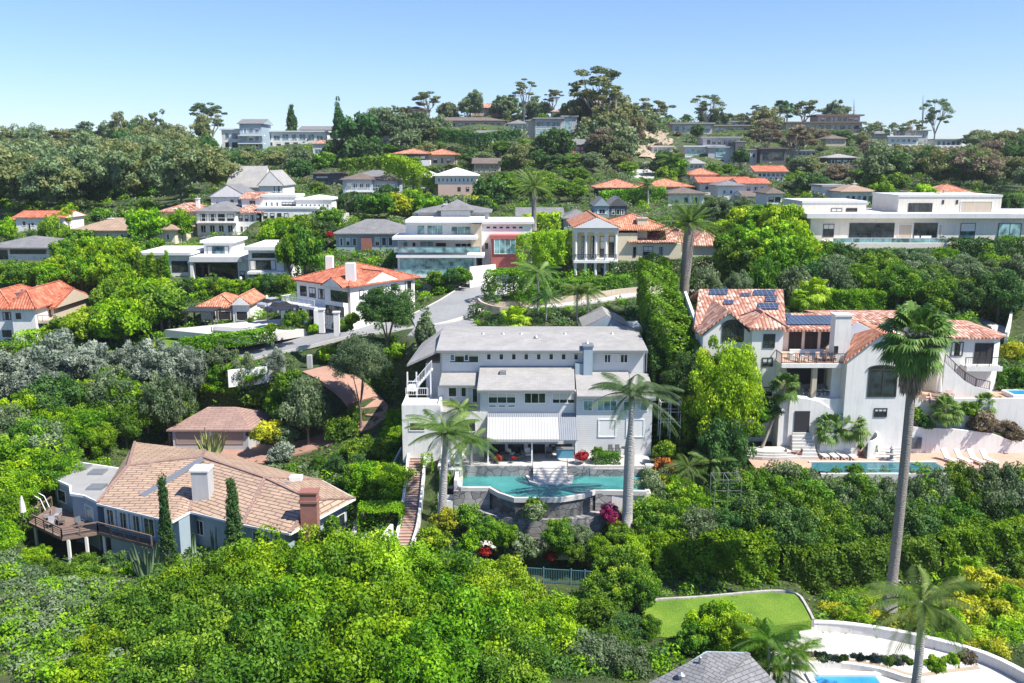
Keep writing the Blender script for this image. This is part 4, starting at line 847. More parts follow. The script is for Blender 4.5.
# back wall between water and patio, steps into the pool
zc=ZP+.06
m=MB().box(P(440,470,87.4).x,P(532,470,87.4).x,87.25,87.5,ZW-1,zc).box(P(567,470,87.4).x,P(590,470,87.4).x,87.25,87.5,ZW-1,zc).box(P(590,470,87.4).x,P(645,470,87.4).x,87.2,87.5,ZW-1,zc-.3); m.build('back_wall',stonelt,pool)
st=MB()
for i in range(8):
    y1=87.5-.0-.42*i; wd=1.72 if i<5 else 1.72+.45*(i-4); xc=P(550,470,87).x; z_=ZP-.02-.17*i
    if i<5: st.box(xc-wd,xc+wd,y1-.44,y1+.02,ZW-1.2,z_)
    else:
        yy=y1-.44; st.prism([(xc-wd-.3,87.2),(xc-wd+.1,yy+.1),(xc-wd+.9,yy-.25),(xc+wd-.9,yy-.25),(xc+wd-.1,yy+.1),(xc+wd+.3,87.2)],ZW-1.2,z_)
st.build('steps',paleconc,pool)
for sx in (-1.75,1.75):
    m=MB(); m.tube([(xc+sx,87.4,ZP),(xc+sx,87.4,ZP+.85),(xc+sx,86.6,ZP+.6),(xc+sx,85.6,ZP-.1),(xc+sx,85.6,ZP-.8)],[.03]*5,6); m.build('handrail',metal,pool)
# retaining wall under the bow
rw=empty('retaining_wall',P(550,535,80.5),'tall curved grey stone retaining wall under the infinity pool','wall')
def facewall(pts_px,zb,mat,th=.5,dz=-.3):
    m=MB()
    for (a,b) in zip(pts_px[:-1],pts_px[1:]):
        d=Vector((b[0]-a[0],b[1]-a[1],0)).normalized(); n=Vector((d.y,-d.x,0))*(-th)
        m.hexa([(a[0],a[1],zb),(b[0],b[1],zb),(b[0]+n.x,b[1]+n.y,zb),(a[0]+n.x,a[1]+n.y,zb)],[(a[0],a[1],ZW+dz),(b[0],b[1],ZW+dz),(b[0]+n.x,b[1]+n.y,ZW+dz),(a[0]+n.x,a[1]+n.y,ZW+dz)])
    return m
bow=[(q.x,q.y-.09) for q in (outline[8],outline[7],outline[6],outline[5],outline[4],outline[3])]
facewall(bow,ZW-2.3,stone,.5,-.02).build('stone_face',stone,rw,label='dark upper band of wet stone')
bow2=[(outline[8].x-.2,outline[8].y-.6)]
cxm=P(548,500,82).x; yb_=outline[5].y
arc=[]
for i in range(13):
    t=math.pi*(1+i/12); arc.append((cxm+7.2*math.cos(t),outline[8].y+.2+3.4*math.sin(t)))
m=facewall(arc,ZW-6.5,stonelt,.5,-2.0)
m.build('lower_stone_face',stonelt,rw)
m=MB()
for a,b in zip(arc[:-1],arc[1:]):
    m.add([(a[0],a[1],ZW-1.98),(b[0],b[1],ZW-1.98),(b[0],outline[8].y+.3,ZW-1.98),(a[0],outline[8].y+.3,ZW-1.98)],[(0,1,2,3)])
m.build('stone_ledge',stonelt,rw)
xa=outline[9].x-.5; m=MB().box(xa-.3,outline[8].x-.02,outline[9].y-.45,outline[9].y-.02,ZW-5.5,ZW-.15); m.build('stone_panel',stonelt,rw)
m=MB().box(outline[3].x+.02,P(612,520,82).x,outline[3].y-.42,outline[3].y-.02,ZW-5.5,ZW-.15); m.build('stone_panel',stonelt,rw)
ww=empty('garden_wall',P(630,520,82),'white plastered wall holding the right end of the teal pool','wall')
MB().box(P(612,520,82).x+.01,outline[2].x+.55,outline[3].y-.44,outline[3].y-.02,ZW-5.5,ZW-.1).box(outline[2].x+.1,outline[2].x+.55,outline[3].y-.02,88,ZW-4,ZW+.05).build('wall_face',white,ww)
MB().box(outline[1].x+.1,outline[1].x+1.5,86.6,87.1,ZW-2,ZP+.4).build('pier',white,ww)
wl=empty('garden_wall',P(450,520,82),'low white wall and planter left of the teal pool','wall')
MB().box(P(437,520,82).x,xa-.31,outline[9].y-.4,outline[9].y,ZW-5,ZW-1.2).box(P(437,500,83).x,P(459,500,83).x,83.9,84.2,ZW-4,ZW-.8).build('wall_face',white,wl)
MB().box(xa-.28,xa+.05,outline[9].y,87.3,ZW-4,ZW+.75).build('pier',white,wl)
pad([(p.x,p.y) for p in (outline[9],outline[0],outline[1],outline[2])],ZW-1.8,.8)
pad([(arc[0][0],arc[6][1]-3),(arc[-1][0],arc[6][1]-3),(arc[-1][0],arc[6][1]+.6),(arc[0][0],arc[6][1]+.6)],ZW-4.6,1.5)
# sun deck on the left with two loungers
DX0=P(441,465,88).x;DX1=P(463,465,88).x
dk=empty('sun_deck',P(452,466,87),'small raised white sun deck with railing left of the pool','deck')
MB().box(DX0,DX1,86.6,89.6,ZP-2.5,ZP+.02).build('deck_floor',paleconc,dk)
rr=MB(); 
for i in range(14): X=DX0+(DX1-DX0)*i/13; rr.box(X-.02,X+.02,86.5,86.54,ZP-1.0,ZP-.05)
rr.box(DX0,DX1,86.48,86.56,ZP-.05,ZP+.02); rr.build('screen_bars',framew,dk)
# corridor of brick steps down the left side
stp=[P(418,452,91.5),P(415,480,87.5),P(412,500,84.0),P(408,525,80.5),P(402,545,78)]
zz=[-29.9,-31.9,-33.3,-34.6,-35.4]; path=smooth_path([Vector((p.x,p.y,z)) for p,z in zip(stp,zz)],.34)
stair=empty('garden_stair',path[-1],'long flight of brick garden steps with white side walls left of the pool','stair')
m=MB()
for i in range(len(path)-1):
    a,b=path[i],path[i+1]; zt_=a.z; m.hexa([(a.x-.75,b.y-.02,zt_-1.2),(a.x+.75,b.y-.02,zt_-1.2),(a.x+.75,a.y,zt_-1.2),(a.x-.75,a.y,zt_-1.2)],[(a.x-.75,b.y-.02,zt_),(a.x+.75,b.y-.02,zt_),(a.x+.75,a.y,zt_+.01),(a.x-.75,a.y,zt_+.01)])
m.build('steps',brickpav,stair)
m=MB()
for i in range(len(path)-1):
    a=path[i]; m.box(a.x-.76,a.x+.76,path[i+1].y-.03,path[i+1].y+.03,a.z-.02,a.z+.012)
m.build('step_edging',paleconc,stair)
for o in (-1.0,.76):
    ribbon(path,o,o+.24,-1.5,.55).build('side_wall',white,stair)
road_pad(path,1.1,1.5,.5)
# left boundary wall running down the slope from the terrace
def wallrun(name,label,cat,pts,w,hgt,mat,parent=None,drop=1.2,cap=None):
    pth=smooth_path(pts,1.0); e=empty(name,pth[0],label,cat); ribbon(pth,-w/2,w/2,-drop,hgt).build('wall_face',mat,e)
    if cap: ribbon(pth,-w/2-.06,w/2+.06,hgt,hgt+.09).build('coping',cap,e)
    return e
wallrun('boundary_wall','rough pale stone wall going down between the ranch house and square hedge','wall',[P(362,515,84),P(354,540,80.5),P(346,556,78.5)],.5,.8,rockm)
wallrun('boundary_wall','white sloping wall between the square hedge and brick steps','wall',[P(392,530,80),P(380,545,78),P(370,560,76)],.3,.6,white)
wallrun('garden_wall','short white garden wall in front of the stone retaining wall','wall',[P(472,518,80.5),P(486,527,79.5),P(505,531,79)],.22,.35,conc,drop=.9)
# pool fence at the bottom
fz=P(520,578,76).z; e=empty('pool_fence',P(560,580,76),'blue green metal pool fence behind the lime tree crowns','fence')
a=P(518,582,76.5);b=P(604,582,75.5); pad([(a.x-1,73.5),(b.x+1,73.5),(b.x+1,78.5),(a.x-1,78.5)],a.z+.05,2)
n=52; fm=MB(); fm.bar((a.x,a.y,a.z+1.45),(b.x,b.y,a.z+1.45),.05); fm.bar((a.x,a.y,a.z+.15),(b.x,b.y,a.z+.15),.05)
for i in range(n): t=i/(n-1); X=a.x+(b.x-a.x)*t;Y=a.y+(b.y-a.y)*t; fm.bar((X,Y,a.z),(X,Y,a.z+1.5),.03)
teal_iron=plain('teal_painted_iron',(.10,.24,.28),.5)
fm.build('bars',teal_iron,e)
for t in (0,.3,.62,.78,1): X=a.x+(b.x-a.x)*t;Y=a.y+(b.y-a.y)*t; MB().box(X-.05,X+.05,Y-.05,Y+.05,a.z-.5,a.z+1.6).build('post',teal_iron,e)
tg=tag(MB().hexa([(P(565,560,79).x-1.2,79,P(565,548,79).z-1.2),(P(565,560,79).x+1.3,79,P(565,548,79).z-1.2),(P(565,560,79).x+1.3,80,P(565,548,79).z-1.2),(P(565,560,79).x-1.2,80,P(565,548,79).z-1.2)],[(P(565,560,79).x-1.2,79,P(565,548,79).z),(P(565,560,79).x+1.3,79,P(565,548,79).z),(P(565,560,79).x+1.3,80,P(565,548,79).z),(P(565,560,79).x-1.2,80,P(565,548,79).z)]).build('stone_bench',paleconc),'pale stone block bench below the retaining wall','bench')
# ================================================================ LEFT RANCH HOUSE
ze=-32.5
h=House('house','sprawling blue grey ranch house with tan tile roof, timber deck and brick chimney','house',170,530,80)
ev={k:PZ(x,y,ze) for k,(x,y) in dict(a=(97,503),b=(172,521),c=(190,511),d=(243,524),e=(290,533),f=(355,498),g=(322,480),h=(205,450),i=(135,442)).items()}
rg={k:PZ(x,y,z) for k,(x,y,z) in dict(R1=(128,466,-31.2),R2=(202,457,-30.9),R3=(265,478,-30.9),R4=(312,500,-31.2)).items()}
m=MB(); Q={**ev,**rg}
for f in ('a R1 i','a b c R2 R1','c d R3 R2','d e R4 R3','e f R4','f g R3 R4','g h R2 R3','h i R1 R2'):
    m.poly([Q[k] for k in f.split()])
er=[ev[k] for k in 'abcdefghi']; n=len(er)
for i in range(n):
    a,b=er[i],er[(i+1)%n]; m.poly([(a.x,a.y,a.z-.22),(b.x,b.y,b.z-.22),b,a])
m.poly([(p.x,p.y,p.z-.22) for p in er[::-1]])
h.part(m,'roof',tantile)
m=MB()
for s_ in ('a R1','R1 R2','R2 R3','R3 R4','c R2','d R3','e R4','f R4','h R2','g R3','i R1'):
    p,q=[Q[k] for k in s_.split()]; m.bar(p+Vector((0,0,.05)),q+Vector((0,0,.05)),.28,.14)
h.part(m,'ridge_tiles',pinktile)
m=MB()
for i in range(0,6): a,b=er[i],er[(i+1)%n]; m.bar(a-Vector((0,0,.12)),b-Vector((0,0,.12)),.16,.2)
h.part(m,'gutter',whitep)
wp=[tuple(p)[:2] for p in inset([tuple(p) for p in er],.9)]
h.part(MB().prism(wp,-38.5,ze-.1),'wall',bluest)
pad(inset(wp,-.3),-36.3,3)
q=PZ(140,498,ze+.35); 
m=MB(); p1=Q['R2'].lerp(Q['c'],.1); p2=Q['b'].lerp(Q['R1'],.5); 
m.bar(PZ(202,459,-30.8),PZ(142,496,-32.0),.9,.08); h.part(m,'roof_valley',metal)
def wedge(k1,k2): i,j='abcdefghi'.index(k1),'abcdefghi'.index(k2); return wp[i],wp[j]
A,B=wedge('a','b')
h.row(104,156,509,527,4,.82,dy=3,A=A,B=B,nx=2,g=glass); 
A,B=wedge('c','d'); h.w(196,520,204,535,2,A=A,B=B,g=glass)
A,B=wedge('d','e'); h.row(252,282,531,545,3,.8,A=A,B=B,g=glass,nx=1)
A,B=wedge('e','f'); h.w(325,517,345,532,3,A=A,B=B,g=glass)
# flat-roofed annex
za=-32.9; an=[PZ(x,y,za) for x,y in ((52,479),(80,463),(126,470),(119,492),(97,503),(84,497),(70,495),(69,487))]
h.part(MB().prism([tuple(p)[:2] for p in inset([tuple(p) for p in an],.25)],-38.5,za-.1),'annex_wall',bluest)
h.part(MB().prism([tuple(p)[:2] for p in an],za-.1,za+.16),'fascia',whitep); h.part(MB().prism([tuple(p)[:2] for p in inset([tuple(p) for p in an],.3)],za+.1,za+.18),'flat_roof',flatgrey)
for x,y in ((82,468),(98,473),(97,488)):
    p=PZ(x,y,za+.18); h.part(MB().box(p.x-.8,p.x+.8,p.y-.7,p.y+.7,za+.15,za+.42),'skylight',metal)
a1,a2=tuple(an[0])[:2],tuple(an[5])[:2]; 
A_,B_=inset([tuple(p) for p in an],.25)[0],inset([tuple(p) for p in an],.25)[7]; h.w(58,490,66,502,1,A=A_,B=B_,fr=framew)
A_,B_=inset([tuple(p) for p in an],.25)[5],inset([tuple(p) for p in an],.25)[4]; h.w(86,506,94,524,1,A=A_,B=B_,g=glasst)
# chimneys
p=PZ(203,492,-31.5); t=P(203,470,p.y).z
c=h.part(MB().box(p.x-.85,p.x+.75,p.y-.6,p.y+1.0,-33,t),'chimney',greyst,label='square grey vent box on the tiles'); MB().box(p.x-.95,p.x+.85,p.y-.7,p.y+1.1,t,t+.22).build('chimney_cap',whitep,c)
p=PZ(311,536,-33.6); t=P(311,492,p.y).z
c=h.part(MB().box(p.x-.75,p.x+.75,p.y-.5,p.y+.6,-38,t),'chimney',brick,label='red brick chimney'); MB().box(p.x-.85,p.x+.85,p.y-.6,p.y+.7,t-.9,t-.7).build('chimney_band',brick,c); MB().box(p.x-.85,p.x+.85,p.y-.6,p.y+.7,t,t+.15).build('chimney_cap',brick,c)
p=PZ(296,477,-31.3); h.part(MB().box(p.x-.6,p.x+.6,p.y-.5,p.y+.5,p.z-.3,p.z+.12),'skylight',whitep)
p=PZ(270,482,-31.0); h.part(MB().slab([PZ(254,487,-31.5),PZ(290,489,-31.5),PZ(290,482,-31.2),PZ(270,481,-31.2)],.1),'roof_patch',metal)
# deck
zd=-35.4; dp=[PZ(x,y,zd) for x,y in ((28,522),(62,538),(98,532),(152,546),(156,538),(98,512),(72,512),(52,506))]
d=h.part(MB().prism([tuple(p)[:2] for p in dp],zd-.3,zd),'deck',wood)
for k in (0,1,2,3):
    pass
h.rail([dp[7],dp[0],dp[1],dp[2],dp[3]],1.,wood,1.8,bars=False,pw=.1)
hr=MB()
for a,b in zip([dp[7],dp[0],dp[1],dp[2]],[dp[0],dp[1],dp[2],dp[3]]):
    for k in (.3,.5,.7): hr.bar(a+Vector((0,0,k)),b+Vector((0,0,k)),.04)
h.part(hr,'deck_rails',iron)
for q in (dp[0],dp[1],dp[2],dp[3],dp[1].lerp(dp[2],.5)):
    v=Vector((q.x*.99,q.y+.3,0)); h.part(MB().box(v.x-.12,v.x+.12,v.y-.12,v.y+.12,-39.5,zd-.3),'deck_post',whitep)
pad([(P(15,540,82).x,76.5),(P(168,540,82).x,76.5),(P(150,540,82).x,81.5),(P(60,540,82).x,88),(P(15,540,82).x,88)],-38.0,2.5)
# garage
h=House('garage','low brown tiled garage with taupe doors behind the ranch house','garage',213,446,105)
zg=-34.6; taupe=rough('taupe_paint',(.30,.235,.20),.06,1,.7,.05,20,.2)
_a=PZ(166,430,-31.9);_b=PZ(251,430,-31.9);_c=Vector((_b.x+1.2,_b.y+7.2,-31.9)); gp=[_a,_b,_c,_a+(_c-_b)]
gi=inset([tuple(p) for p in gp],.7); h.part(MB().prism(gi,zg-.5,-31.8),'wall',greyst); pad(inset(gi,-1),zg-.03,2)
r1,r2=PZ(206,404,-30.4),PZ(228,403,-30.4); m=MB(); r1=Vector(((gp[0].x+gp[3].x)/2+3.4,(gp[0].y+gp[3].y)/2,-30.0)); r2=Vector(((gp[1].x+gp[2].x)/2-3.4,(gp[1].y+gp[2].y)/2,-30.0))
m.poly([gp[0],gp[1],r2,r1]);m.poly([gp[1],gp[2],r2]);m.poly([gp[2],gp[3],r1,r2]);m.poly([gp[3],gp[0],r1])
for i in range(4): a,b=gp[i],gp[(i+1)%4]; m.poly([(a.x,a.y,a.z-.2),(b.x,b.y,b.z-.2),b,a])
m.poly([(p.x,p.y,p.z-.2) for p in gp[::-1]]); h.part(m,'roof',pinktile)
h.w(176,431,206,444,1,g=taupe,fr=taupe,A=gi[0],B=gi[1],name='garage_door'); h.w(214,431,243,444,1,g=taupe,fr=taupe,A=gi[0],B=gi[1],name='garage_door')
for x in (171,247): 
    q=PW(x,434,gi[0],gi[1]); h.part(MB().box(q.x-.1,q.x+.1,q.y-.25,q.y,q.z-.2,q.z+.25),'wall_lamp',iron)
# ================================================================ RIGHT WHITE VILLA
h=House('villa','white Spanish villa with clay tile roofs, solar panels and arched windows','villa',800,440,94)
villa=h
ZT=-30.4 # pool terrace
Yv=94.5
ev1=P(720,331,Yv).z
xa=P(694,340,98).x; xb=P(757,340,Yv).x
h.box(xa,xb,97,108,-34,ev1,'wall',white)
pad([(xa-.5,93),(P(1008,400,97).x,93),(P(1008,400,97).x,110),(xa-.5,110)],-29.9,1.5)
# gabled bay with the arched window
b0=P(703,340,Yv).x;b1=P(752,340,Yv).x; zg0=P(728,333,Yv).z; zga=P(728,311,Yv).z
h.part(MB().add([(b0,Yv,-34),(b1,Yv,-34),(b1,Yv,zg0-.25),((b0+b1)/2,Yv,zga-.2),(b0,Yv,zg0-.25)]+[(b0,97,-34),(b1,97,-34),(b1,97,zg0-.25),((b0+b1)/2,97,zga-.2),(b0,97,zg0-.25)],[(0,1,2,3,4),(1,6,7,2),(2,7,8,3),(3,8,9,4),(4,9,5,0)]),'bay_wall',white)
xm_=(b0+b1)/2
m=MB().slab([(b0-.5,Yv-.4,zg0-.05),(xm_,Yv-.4,zga+.05),(xm_,102,zga+.05),(b0-.5,102,zg0-.05)],.22).slab([(xm_,Yv-.4,zga+.04),(b1+.5,Yv-.4,zg0-.06),(b1+.5,102,zg0-.06),(xm_,102,zga+.04)],.22); h.part(m,'roof',terra2)
# big tile roof of the left block with solar panels
rb=[P(697,334,97),P(790,334,97)]
zR=P(740,289,105).z; yR=105.; zE=ev1+.1
x0r=P(694,330,96.5).x; x1r=P(772,330,96.5).x; x0t=P(699,289,105).x;x1t=P(783,291,105).x
m=MB().slab([(x0r,96.4,zE),(x1r+1.5,96.4,zE),(x1t,yR,zR),(x0t,yR,zR)],.25).slab([(x0t,yR,zR-.01),(x1t,yR,zR-.01),(x1t,113,zE+.4),(x0t,113,zE+.4)],.25); h.part(m,'roof',terra2)
h.part(MB().add([(xa+.05,97.1,zE-.1),(xa+.05,yR,zR-.3),(xa+.05,112,zE-.1),(xa+.35,97.1,zE-.1),(xa+.35,yR,zR-.3),(xa+.35,112,zE-.1)],[(0,2,1),(3,4,5),(0,1,4,3),(1,2,5,4),(2,0,3,5)]),'gable_end',white)
def onroof(px,py):
    # intersect ray with the plane of the front slope
    p0=Vector((x0r,96.4,zE)); n=Vector((0,-(zR-zE),yR-96.4)).normalized(); d=ray(px,py); return d*(p0.dot(n)/d.dot(n))
def panel(x0,y0,x1,y1,fn=onroof,name='solar_panel'):
    q=[fn(x0,y1),fn(x1,y1),fn(x1+1.2,y0),fn(x0+1.2,y0)]; h.part(MB().slab([v+Vector((0,0,.16)) for v in q],.07),name,solarm)
panel(709,290,727,295.5); panel(753,291,774,296); panel(765,296.5,776,302.5); panel(757,304,778,310); panel(723,301,733,305); panel(740,294,750,297)
# tower section right of the bay
t0=P(752,340,93.5).x;t1=P(783,340,93.5).x; zt_=P(768,329,93.5).z
h.box(t0+.01,t1,93.5,99,-34,zt_,'wall',white)
h.roof([(t0,93.5),(t1,93.5),(t1,99),(t0,99)],zt_,'hip',1.3,terra2,.45)
h.w(722,323,744,342,5,3,Y=Yv,fr=framed,g=glass,name='arched_window')
am=MB(); 
c0=PW(733,326,(-300,Yv-.02),(300,Yv-.02)); rr_=(P(744,330,Yv).x-P(722,330,Yv).x)/2
fan=[(c0.x+rr_*math.cos(t),c0.z-.1+.75*math.sin(t)) for t in [math.pi*i/12 for i in range(13)]]
am.add([(x,Yv-.06,z) for x,z in fan]+[(x,Yv+.02,z) for x,z in fan],[tuple(range(12,-1,-1))]+[(i,i+1,i+14,i+13) for i in range(12)]); h.part(am,'arched_pane',glass)
am=MB(); am.tube([(x,Yv-.07,z) for x,z in fan],[.07]*13,6); h.part(am,'arch_frame',framed)
h.w(763,334,775,348,2,3,Y=93.5,fr=framed);h.w(762,357.5,773,366.5,2,2,Y=93.5,fr=framed);h.w(761,387,772,396,2,Y=93.5,fr=framed); h.w(699,324,703,334,1,2,Y=96.9,fr=framed); h.w(699,343,703,350,1,2,Y=96.9,fr=framed)
# recessed middle with balcony
m0=t1;m1=P(833,350,96).x; zmid=P(810,328,98).z; zdk=P(810,362,92).z
h.box(m0+.01,m1+2,98,108,-34,zmid,'wall',white)
h.row(787,835,331,350,3,.8,Y=98,fr=framed,g=darkin,nx=2,name='balcony_door')
zr2=P(810,313,104).z; 
xs0=P(775,325,97).x; xs1=P(838,325,97).x; xe=P(850,316,104).x
m=MB().slab([(xs0,96.6,zmid+.1),(xs1,96.6,zmid+.1),(xe,104,zr2),(P(770,314,104).x,104,zr2)],.25); h.part(m,'roof',terra2)
def onroof2(px,py):
    p0=Vector((0,96.6,zmid+.1)); n=Vector((0,-(zr2-zmid-.1),7.4)).normalized(); d=ray(px,py); return d*(p0.dot(n)/d.dot(n))
panel(786,316.5,832,325.5,onroof2); panel(775,314.5,790,318.5,onroof2)
d0=P(781,362,91.5).x;d1=P(851,362,91.5).x
h.part(MB().box(d0,d1,91.2,98,zdk-.45,zdk),'balcony',white); h.part(MB().box(d0+.1,d1-.1,91.4,97.9,zdk,zdk+.02),'balcony_floor',pinkpav)
h.rail([(d0,97,zdk),(d0,91.4,zdk),(d1,91.4,zdk)],1.,iron,2)
for x in (783,814,850): p=P(x,380,91.8); h.part(MB().box(p.x-.25,p.x+.25,91.6,92.1,-34,zdk-.45),'pillar',tanst)
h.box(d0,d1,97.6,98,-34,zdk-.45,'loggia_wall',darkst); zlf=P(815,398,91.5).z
h.part(MB().box(d0,d1,91.1,97.6,-34,zlf),'loggia_floor',white)
# chimney
a=P(832,357,92.3);b=P(848,357,92.3);t=P(840,316,92.3); c=h.part(MB().box(a.x,b.x,92.0,93.4,zlf,t.z),'chimney',white)
MB().box(a.x-.1,b.x+.1,91.9,93.5,t.z,t.z+.2).build('chimney_cap',whitep,c); h.w(834,346,838,353,Y=92,fr=framed,g=darkin)
# right gabled block with the large arched opening
g0_=P(846,380,90.5).x;g1_=P(911,380,90.5).x; za_=P(852,352,90.5).z; zb_=P(880,333,90.5).z
gp0=P(852,358,90.5).z
pts=[(g0_,-34),(g1_,-34),(g1_,P(911,340,90.5).z),(P(880,333,90.5).x,zb_),(g0_,P(846,360,90.5).z)]
h.part(MB().add([(x,90.5,z) for x,z in pts]+[(x,97,z) for x,z in pts],[(0,1,2,3,4),(9,8,7,6,5),(0,5,6,1),(1,6,7,2),(2,7,8,3),(3,8,9,4),(4,9,5,0)]),'gable_wall',white)
zA_=P(846,360,90.5).z; xpk=P(880,333,90.5).x
m=MB().slab([(g0_-.5,90.1,zA_-.1),(xpk,90.1,zb_+.1),(xpk+.3,97,zb_+.1),(P(848,331,97).x,97,P(848,340,97).z)],.22).slab([(xpk,90.1,zb_+.09),(g1_+.4,90.1,P(911,341,90.5).z),(g1_+.4,97,P(911,341,90.5).z),(xpk+.3,97,zb_+.09)],.22); h.part(m,'roof',terra)
h.w(868,369,897,397,2,1,Y=90.5,fr=framed,g=glass,fw=.14,name='arched_window')
_c=PW(882.5,369,(-300,90.5),(300,90.5)); _r=(P(897,369,90.5).x-P(868,369,90.5).x)/2; _f=[(_c.x+_r*math.cos(math.pi*i/14),_c.z-.02+.42*math.sin(math.pi*i/14)) for i in range(15)]
h.part(MB().add([(x,90.45,z) for x,z in _f]+[(x,90.52,z) for x,z in _f],[tuple(range(14,-1,-1))]+[(i,i+1,i+16,i+15) for i in range(14)]),'arched_pane',glass)
h.part(MB().tube([(x,90.42,z) for x,z in _f],[.08]*15,6),'arch_frame',framed); h.w(874,408,887,417,3,2,Y=90.5,fr=iron)
# back wing
bw0=P(832,330,101).x;bw1=P(950,330,101).x; zbw=P(900,323,101).z; zbr=P(900,313,105).z
h.box(bw0,bw1,101,109,-34,zbw,'wall',white)
m=MB().slab([(bw0-.5,100.4,zbw+.05),(bw1+.5,100.4,zbw+.05),(bw1+.5,105,zbr),(bw0-.5,105,zbr)],.25).slab([(bw0-.5,105,zbr-.01),(bw1+.5,105,zbr-.01),(bw1+.5,110,zbw),(bw0-.5,110,zbw)],.25); h.part(m,'roof',terra2)
# far right block
r0=P(938,370,96).x;r1=P(1004,370,96).x; zr0=P(975,337,96).z
h.part(MB().prism([(r0,96),(r1-1.4,96),(r1,97.4),(r1,106),(r0,106)],-34,zr0),'wall',white)
zrr=P(960,320,101).z; m=MB(); E=[(r0-.4,95.5,zr0+.05),(r1-1.2,95.5,zr0+.05),(r1+.5,97.2,zr0+.05),(r1+.5,106,zr0+.05),(r0-.4,106,zr0+.05)]
ra=(r0-.4,101,zrr);rb_=(r1-3.2,101,zrr)
m.poly([E[0],E[1],rb_,ra]);m.poly([E[1],E[2],rb_]);m.poly([E[2],E[3],rb_]);m.poly([E[3],E[4],ra,rb_]);m.poly([E[4],E[0],ra])
for i in range(5): p,q=E[i],E[(i+1)%5]; m.poly([(p[0],p[1],p[2]-.2),(q[0],q[1],q[2]-.2),q,p])
m.poly([(p[0],p[1],p[2]-.2) for p in E[::-1]]); h.part(m,'roof',terra2)
h.w(951,342,963,356,2,1,Y=96,fr=framed);h.w(974,343,993,366,3,1,Y=96,fr=framed,g=darkin,name='balcony_door'); 
zb1=P(983,366,95).z; h.part(MB().box(P(965,366,95).x,P(1001,366,95).x,94.6,96,zb1-.5,zb1),'balcony',white); h.rail([(P(965,366,94.7).x,94.7,zb1),(P(1001,366,94.7).x,94.7,zb1)],1.,iron,1.5)
# curved outdoor stair wall
m=MB(); pts=[(945,362),(955,372),(965,381),(976,387),(990,390)]
top=[P(x,y,94.0) for x,y in pts]
for a,b in zip(top[:-1],top[1:]): m.hexa([(a.x,94,-33),(b.x,94,-33),(b.x,94.3,-33),(a.x,94.3,-33)],[(a.x,94,a.z),(b.x,94,b.z),(b.x,94.3,b.z),(a.x,94.3,a.z)])
h.part(m,'stair_wall',white); h.rail([t+Vector((0,.1,0)) for t in top],.9,iron,1.4)
h.box(P(915,370,99).x,r0,99,101,-34,P(930,362,99).z,'wall',white)
h.part(MB().box(P(911,372,94).x,P(950,372,94).x,94.2,99,P(930,366,94).z-.3,P(930,366,94).z),'porch_roof',tanst)
zp1=P(940,403,91).z
zp1=P(940,400,93).z
S(MB().box(P(911,400,93).x,P(1060,400,93).x,93,97,-34,zp1),'upper_terrace',pinkpav)
fw_=empty('garden_wall',P(960,410,92.8),'white wall holding the upper terrace above the planting bed','wall'); MB().box(P(911,400,93).x-.1,P(1060,400,93).x,92.7,92.99,-34,zp1+.25).build('wall_face',white,fw_)
# pool terrace
S(MB().box(P(748,465,89).x,P(1100,465,89).x,86.3,91.2,ZT-3,ZT),'pool_terrace',pinkpav)
pad([(P(748,465,89).x,86.5),(P(1100,465,89).x,86.5),(P(1100,465,89).x,92),(P(748,465,89).x,92)],ZT-.2,1.2)
zs=P(870,469,ZT/-.34).z
lp=empty('swimming_pool',PZ(880,470,ZT),'dark blue lap pool with wide steps on the terracotta terrace','pool')
wp0=[PZ(812,463,ZT),PZ(935,463,ZT),PZ(952,472,ZT),PZ(905,474,ZT),PZ(850,474,ZT),PZ(812,471,ZT)]
yA,yB=wp0[0].y,wp0[3].y
MB().prism([tuple(q)[:2] for q in wp0],ZT+.01,ZT+.05).build('water',tealdeep,lp)
MB().box(wp0[0].x-.3,wp0[1].x+.3,yA,yA+.35,ZT,ZT+.12).box(wp0[0].x-.3,wp0[2].x,yB-.4,yB-.02,ZT-.9,ZT+.14).build('coping',paleconc,lp)
for i in range(3): MB().box(P(858,467,88).x,P(925,467,88).x,yB+.2+.45*i,yB+.45+.45*i,ZT+.05,ZT+.075+.01*i).build('step',tealdeep if i%2 else teal,lp)
# lower garden walls of the villa
lw=empty('garden_wall',P(810,455,90),'white curved wall with door, planter and steps below the villa loggia','wall')
def fw(pts,Y,zb,mat,th=.35):
    m=MB(); t=[P(x,y,Y) for x,y in pts]
    for a,b in zip(t[:-1],t[1:]): m.hexa([(a.x,Y,zb),(b.x,Y,zb),(b.x,Y+th,zb),(a.x,Y+th,zb)],[(a.x,Y,a.z),(b.x,Y,b.z),(b.x,Y+th,b.z),(a.x,Y+th,a.z)])
    return m
fw([(790,397),(808,399),(820,402),(835,412),(850,420),(862,428)],90.9,-34,white).build('wall_face',white,lw)
MB().box(P(790,420,90.9).x,P(808,420,90.9).x,91.25,93.4,-34,P(800,398,90.9).z-.05).build('wall_face',white,lw)
zdr=P(802,432,90.9).z; fd=MB().box(P(795,411,90.9).x,P(810,411,90.9).x,90.82,90.9,zdr,P(800,411,90.9).z); fd.build('door',darkin,lw)
MB().box(P(820,433,90.5).x,P(860,433,90.5).x,90.2,90.88,ZT-.2,P(840,433,90.5).z).box(P(820,433,90.5).x,P(822,433,90.5).x,90.9,92,ZT,P(840,433,90.5).z).build('planter',white,lw)
arcs=[]; cx_=P(862,440,90).x
for i in range(9): t=-math.pi/2+math.pi*i/8; arcs.append((cx_+.3+1.3*math.cos(t),90.2+1.1*math.sin(t)))
for a,b in zip(arcs[:-1],arcs[1:]):
    MB
m=MB()
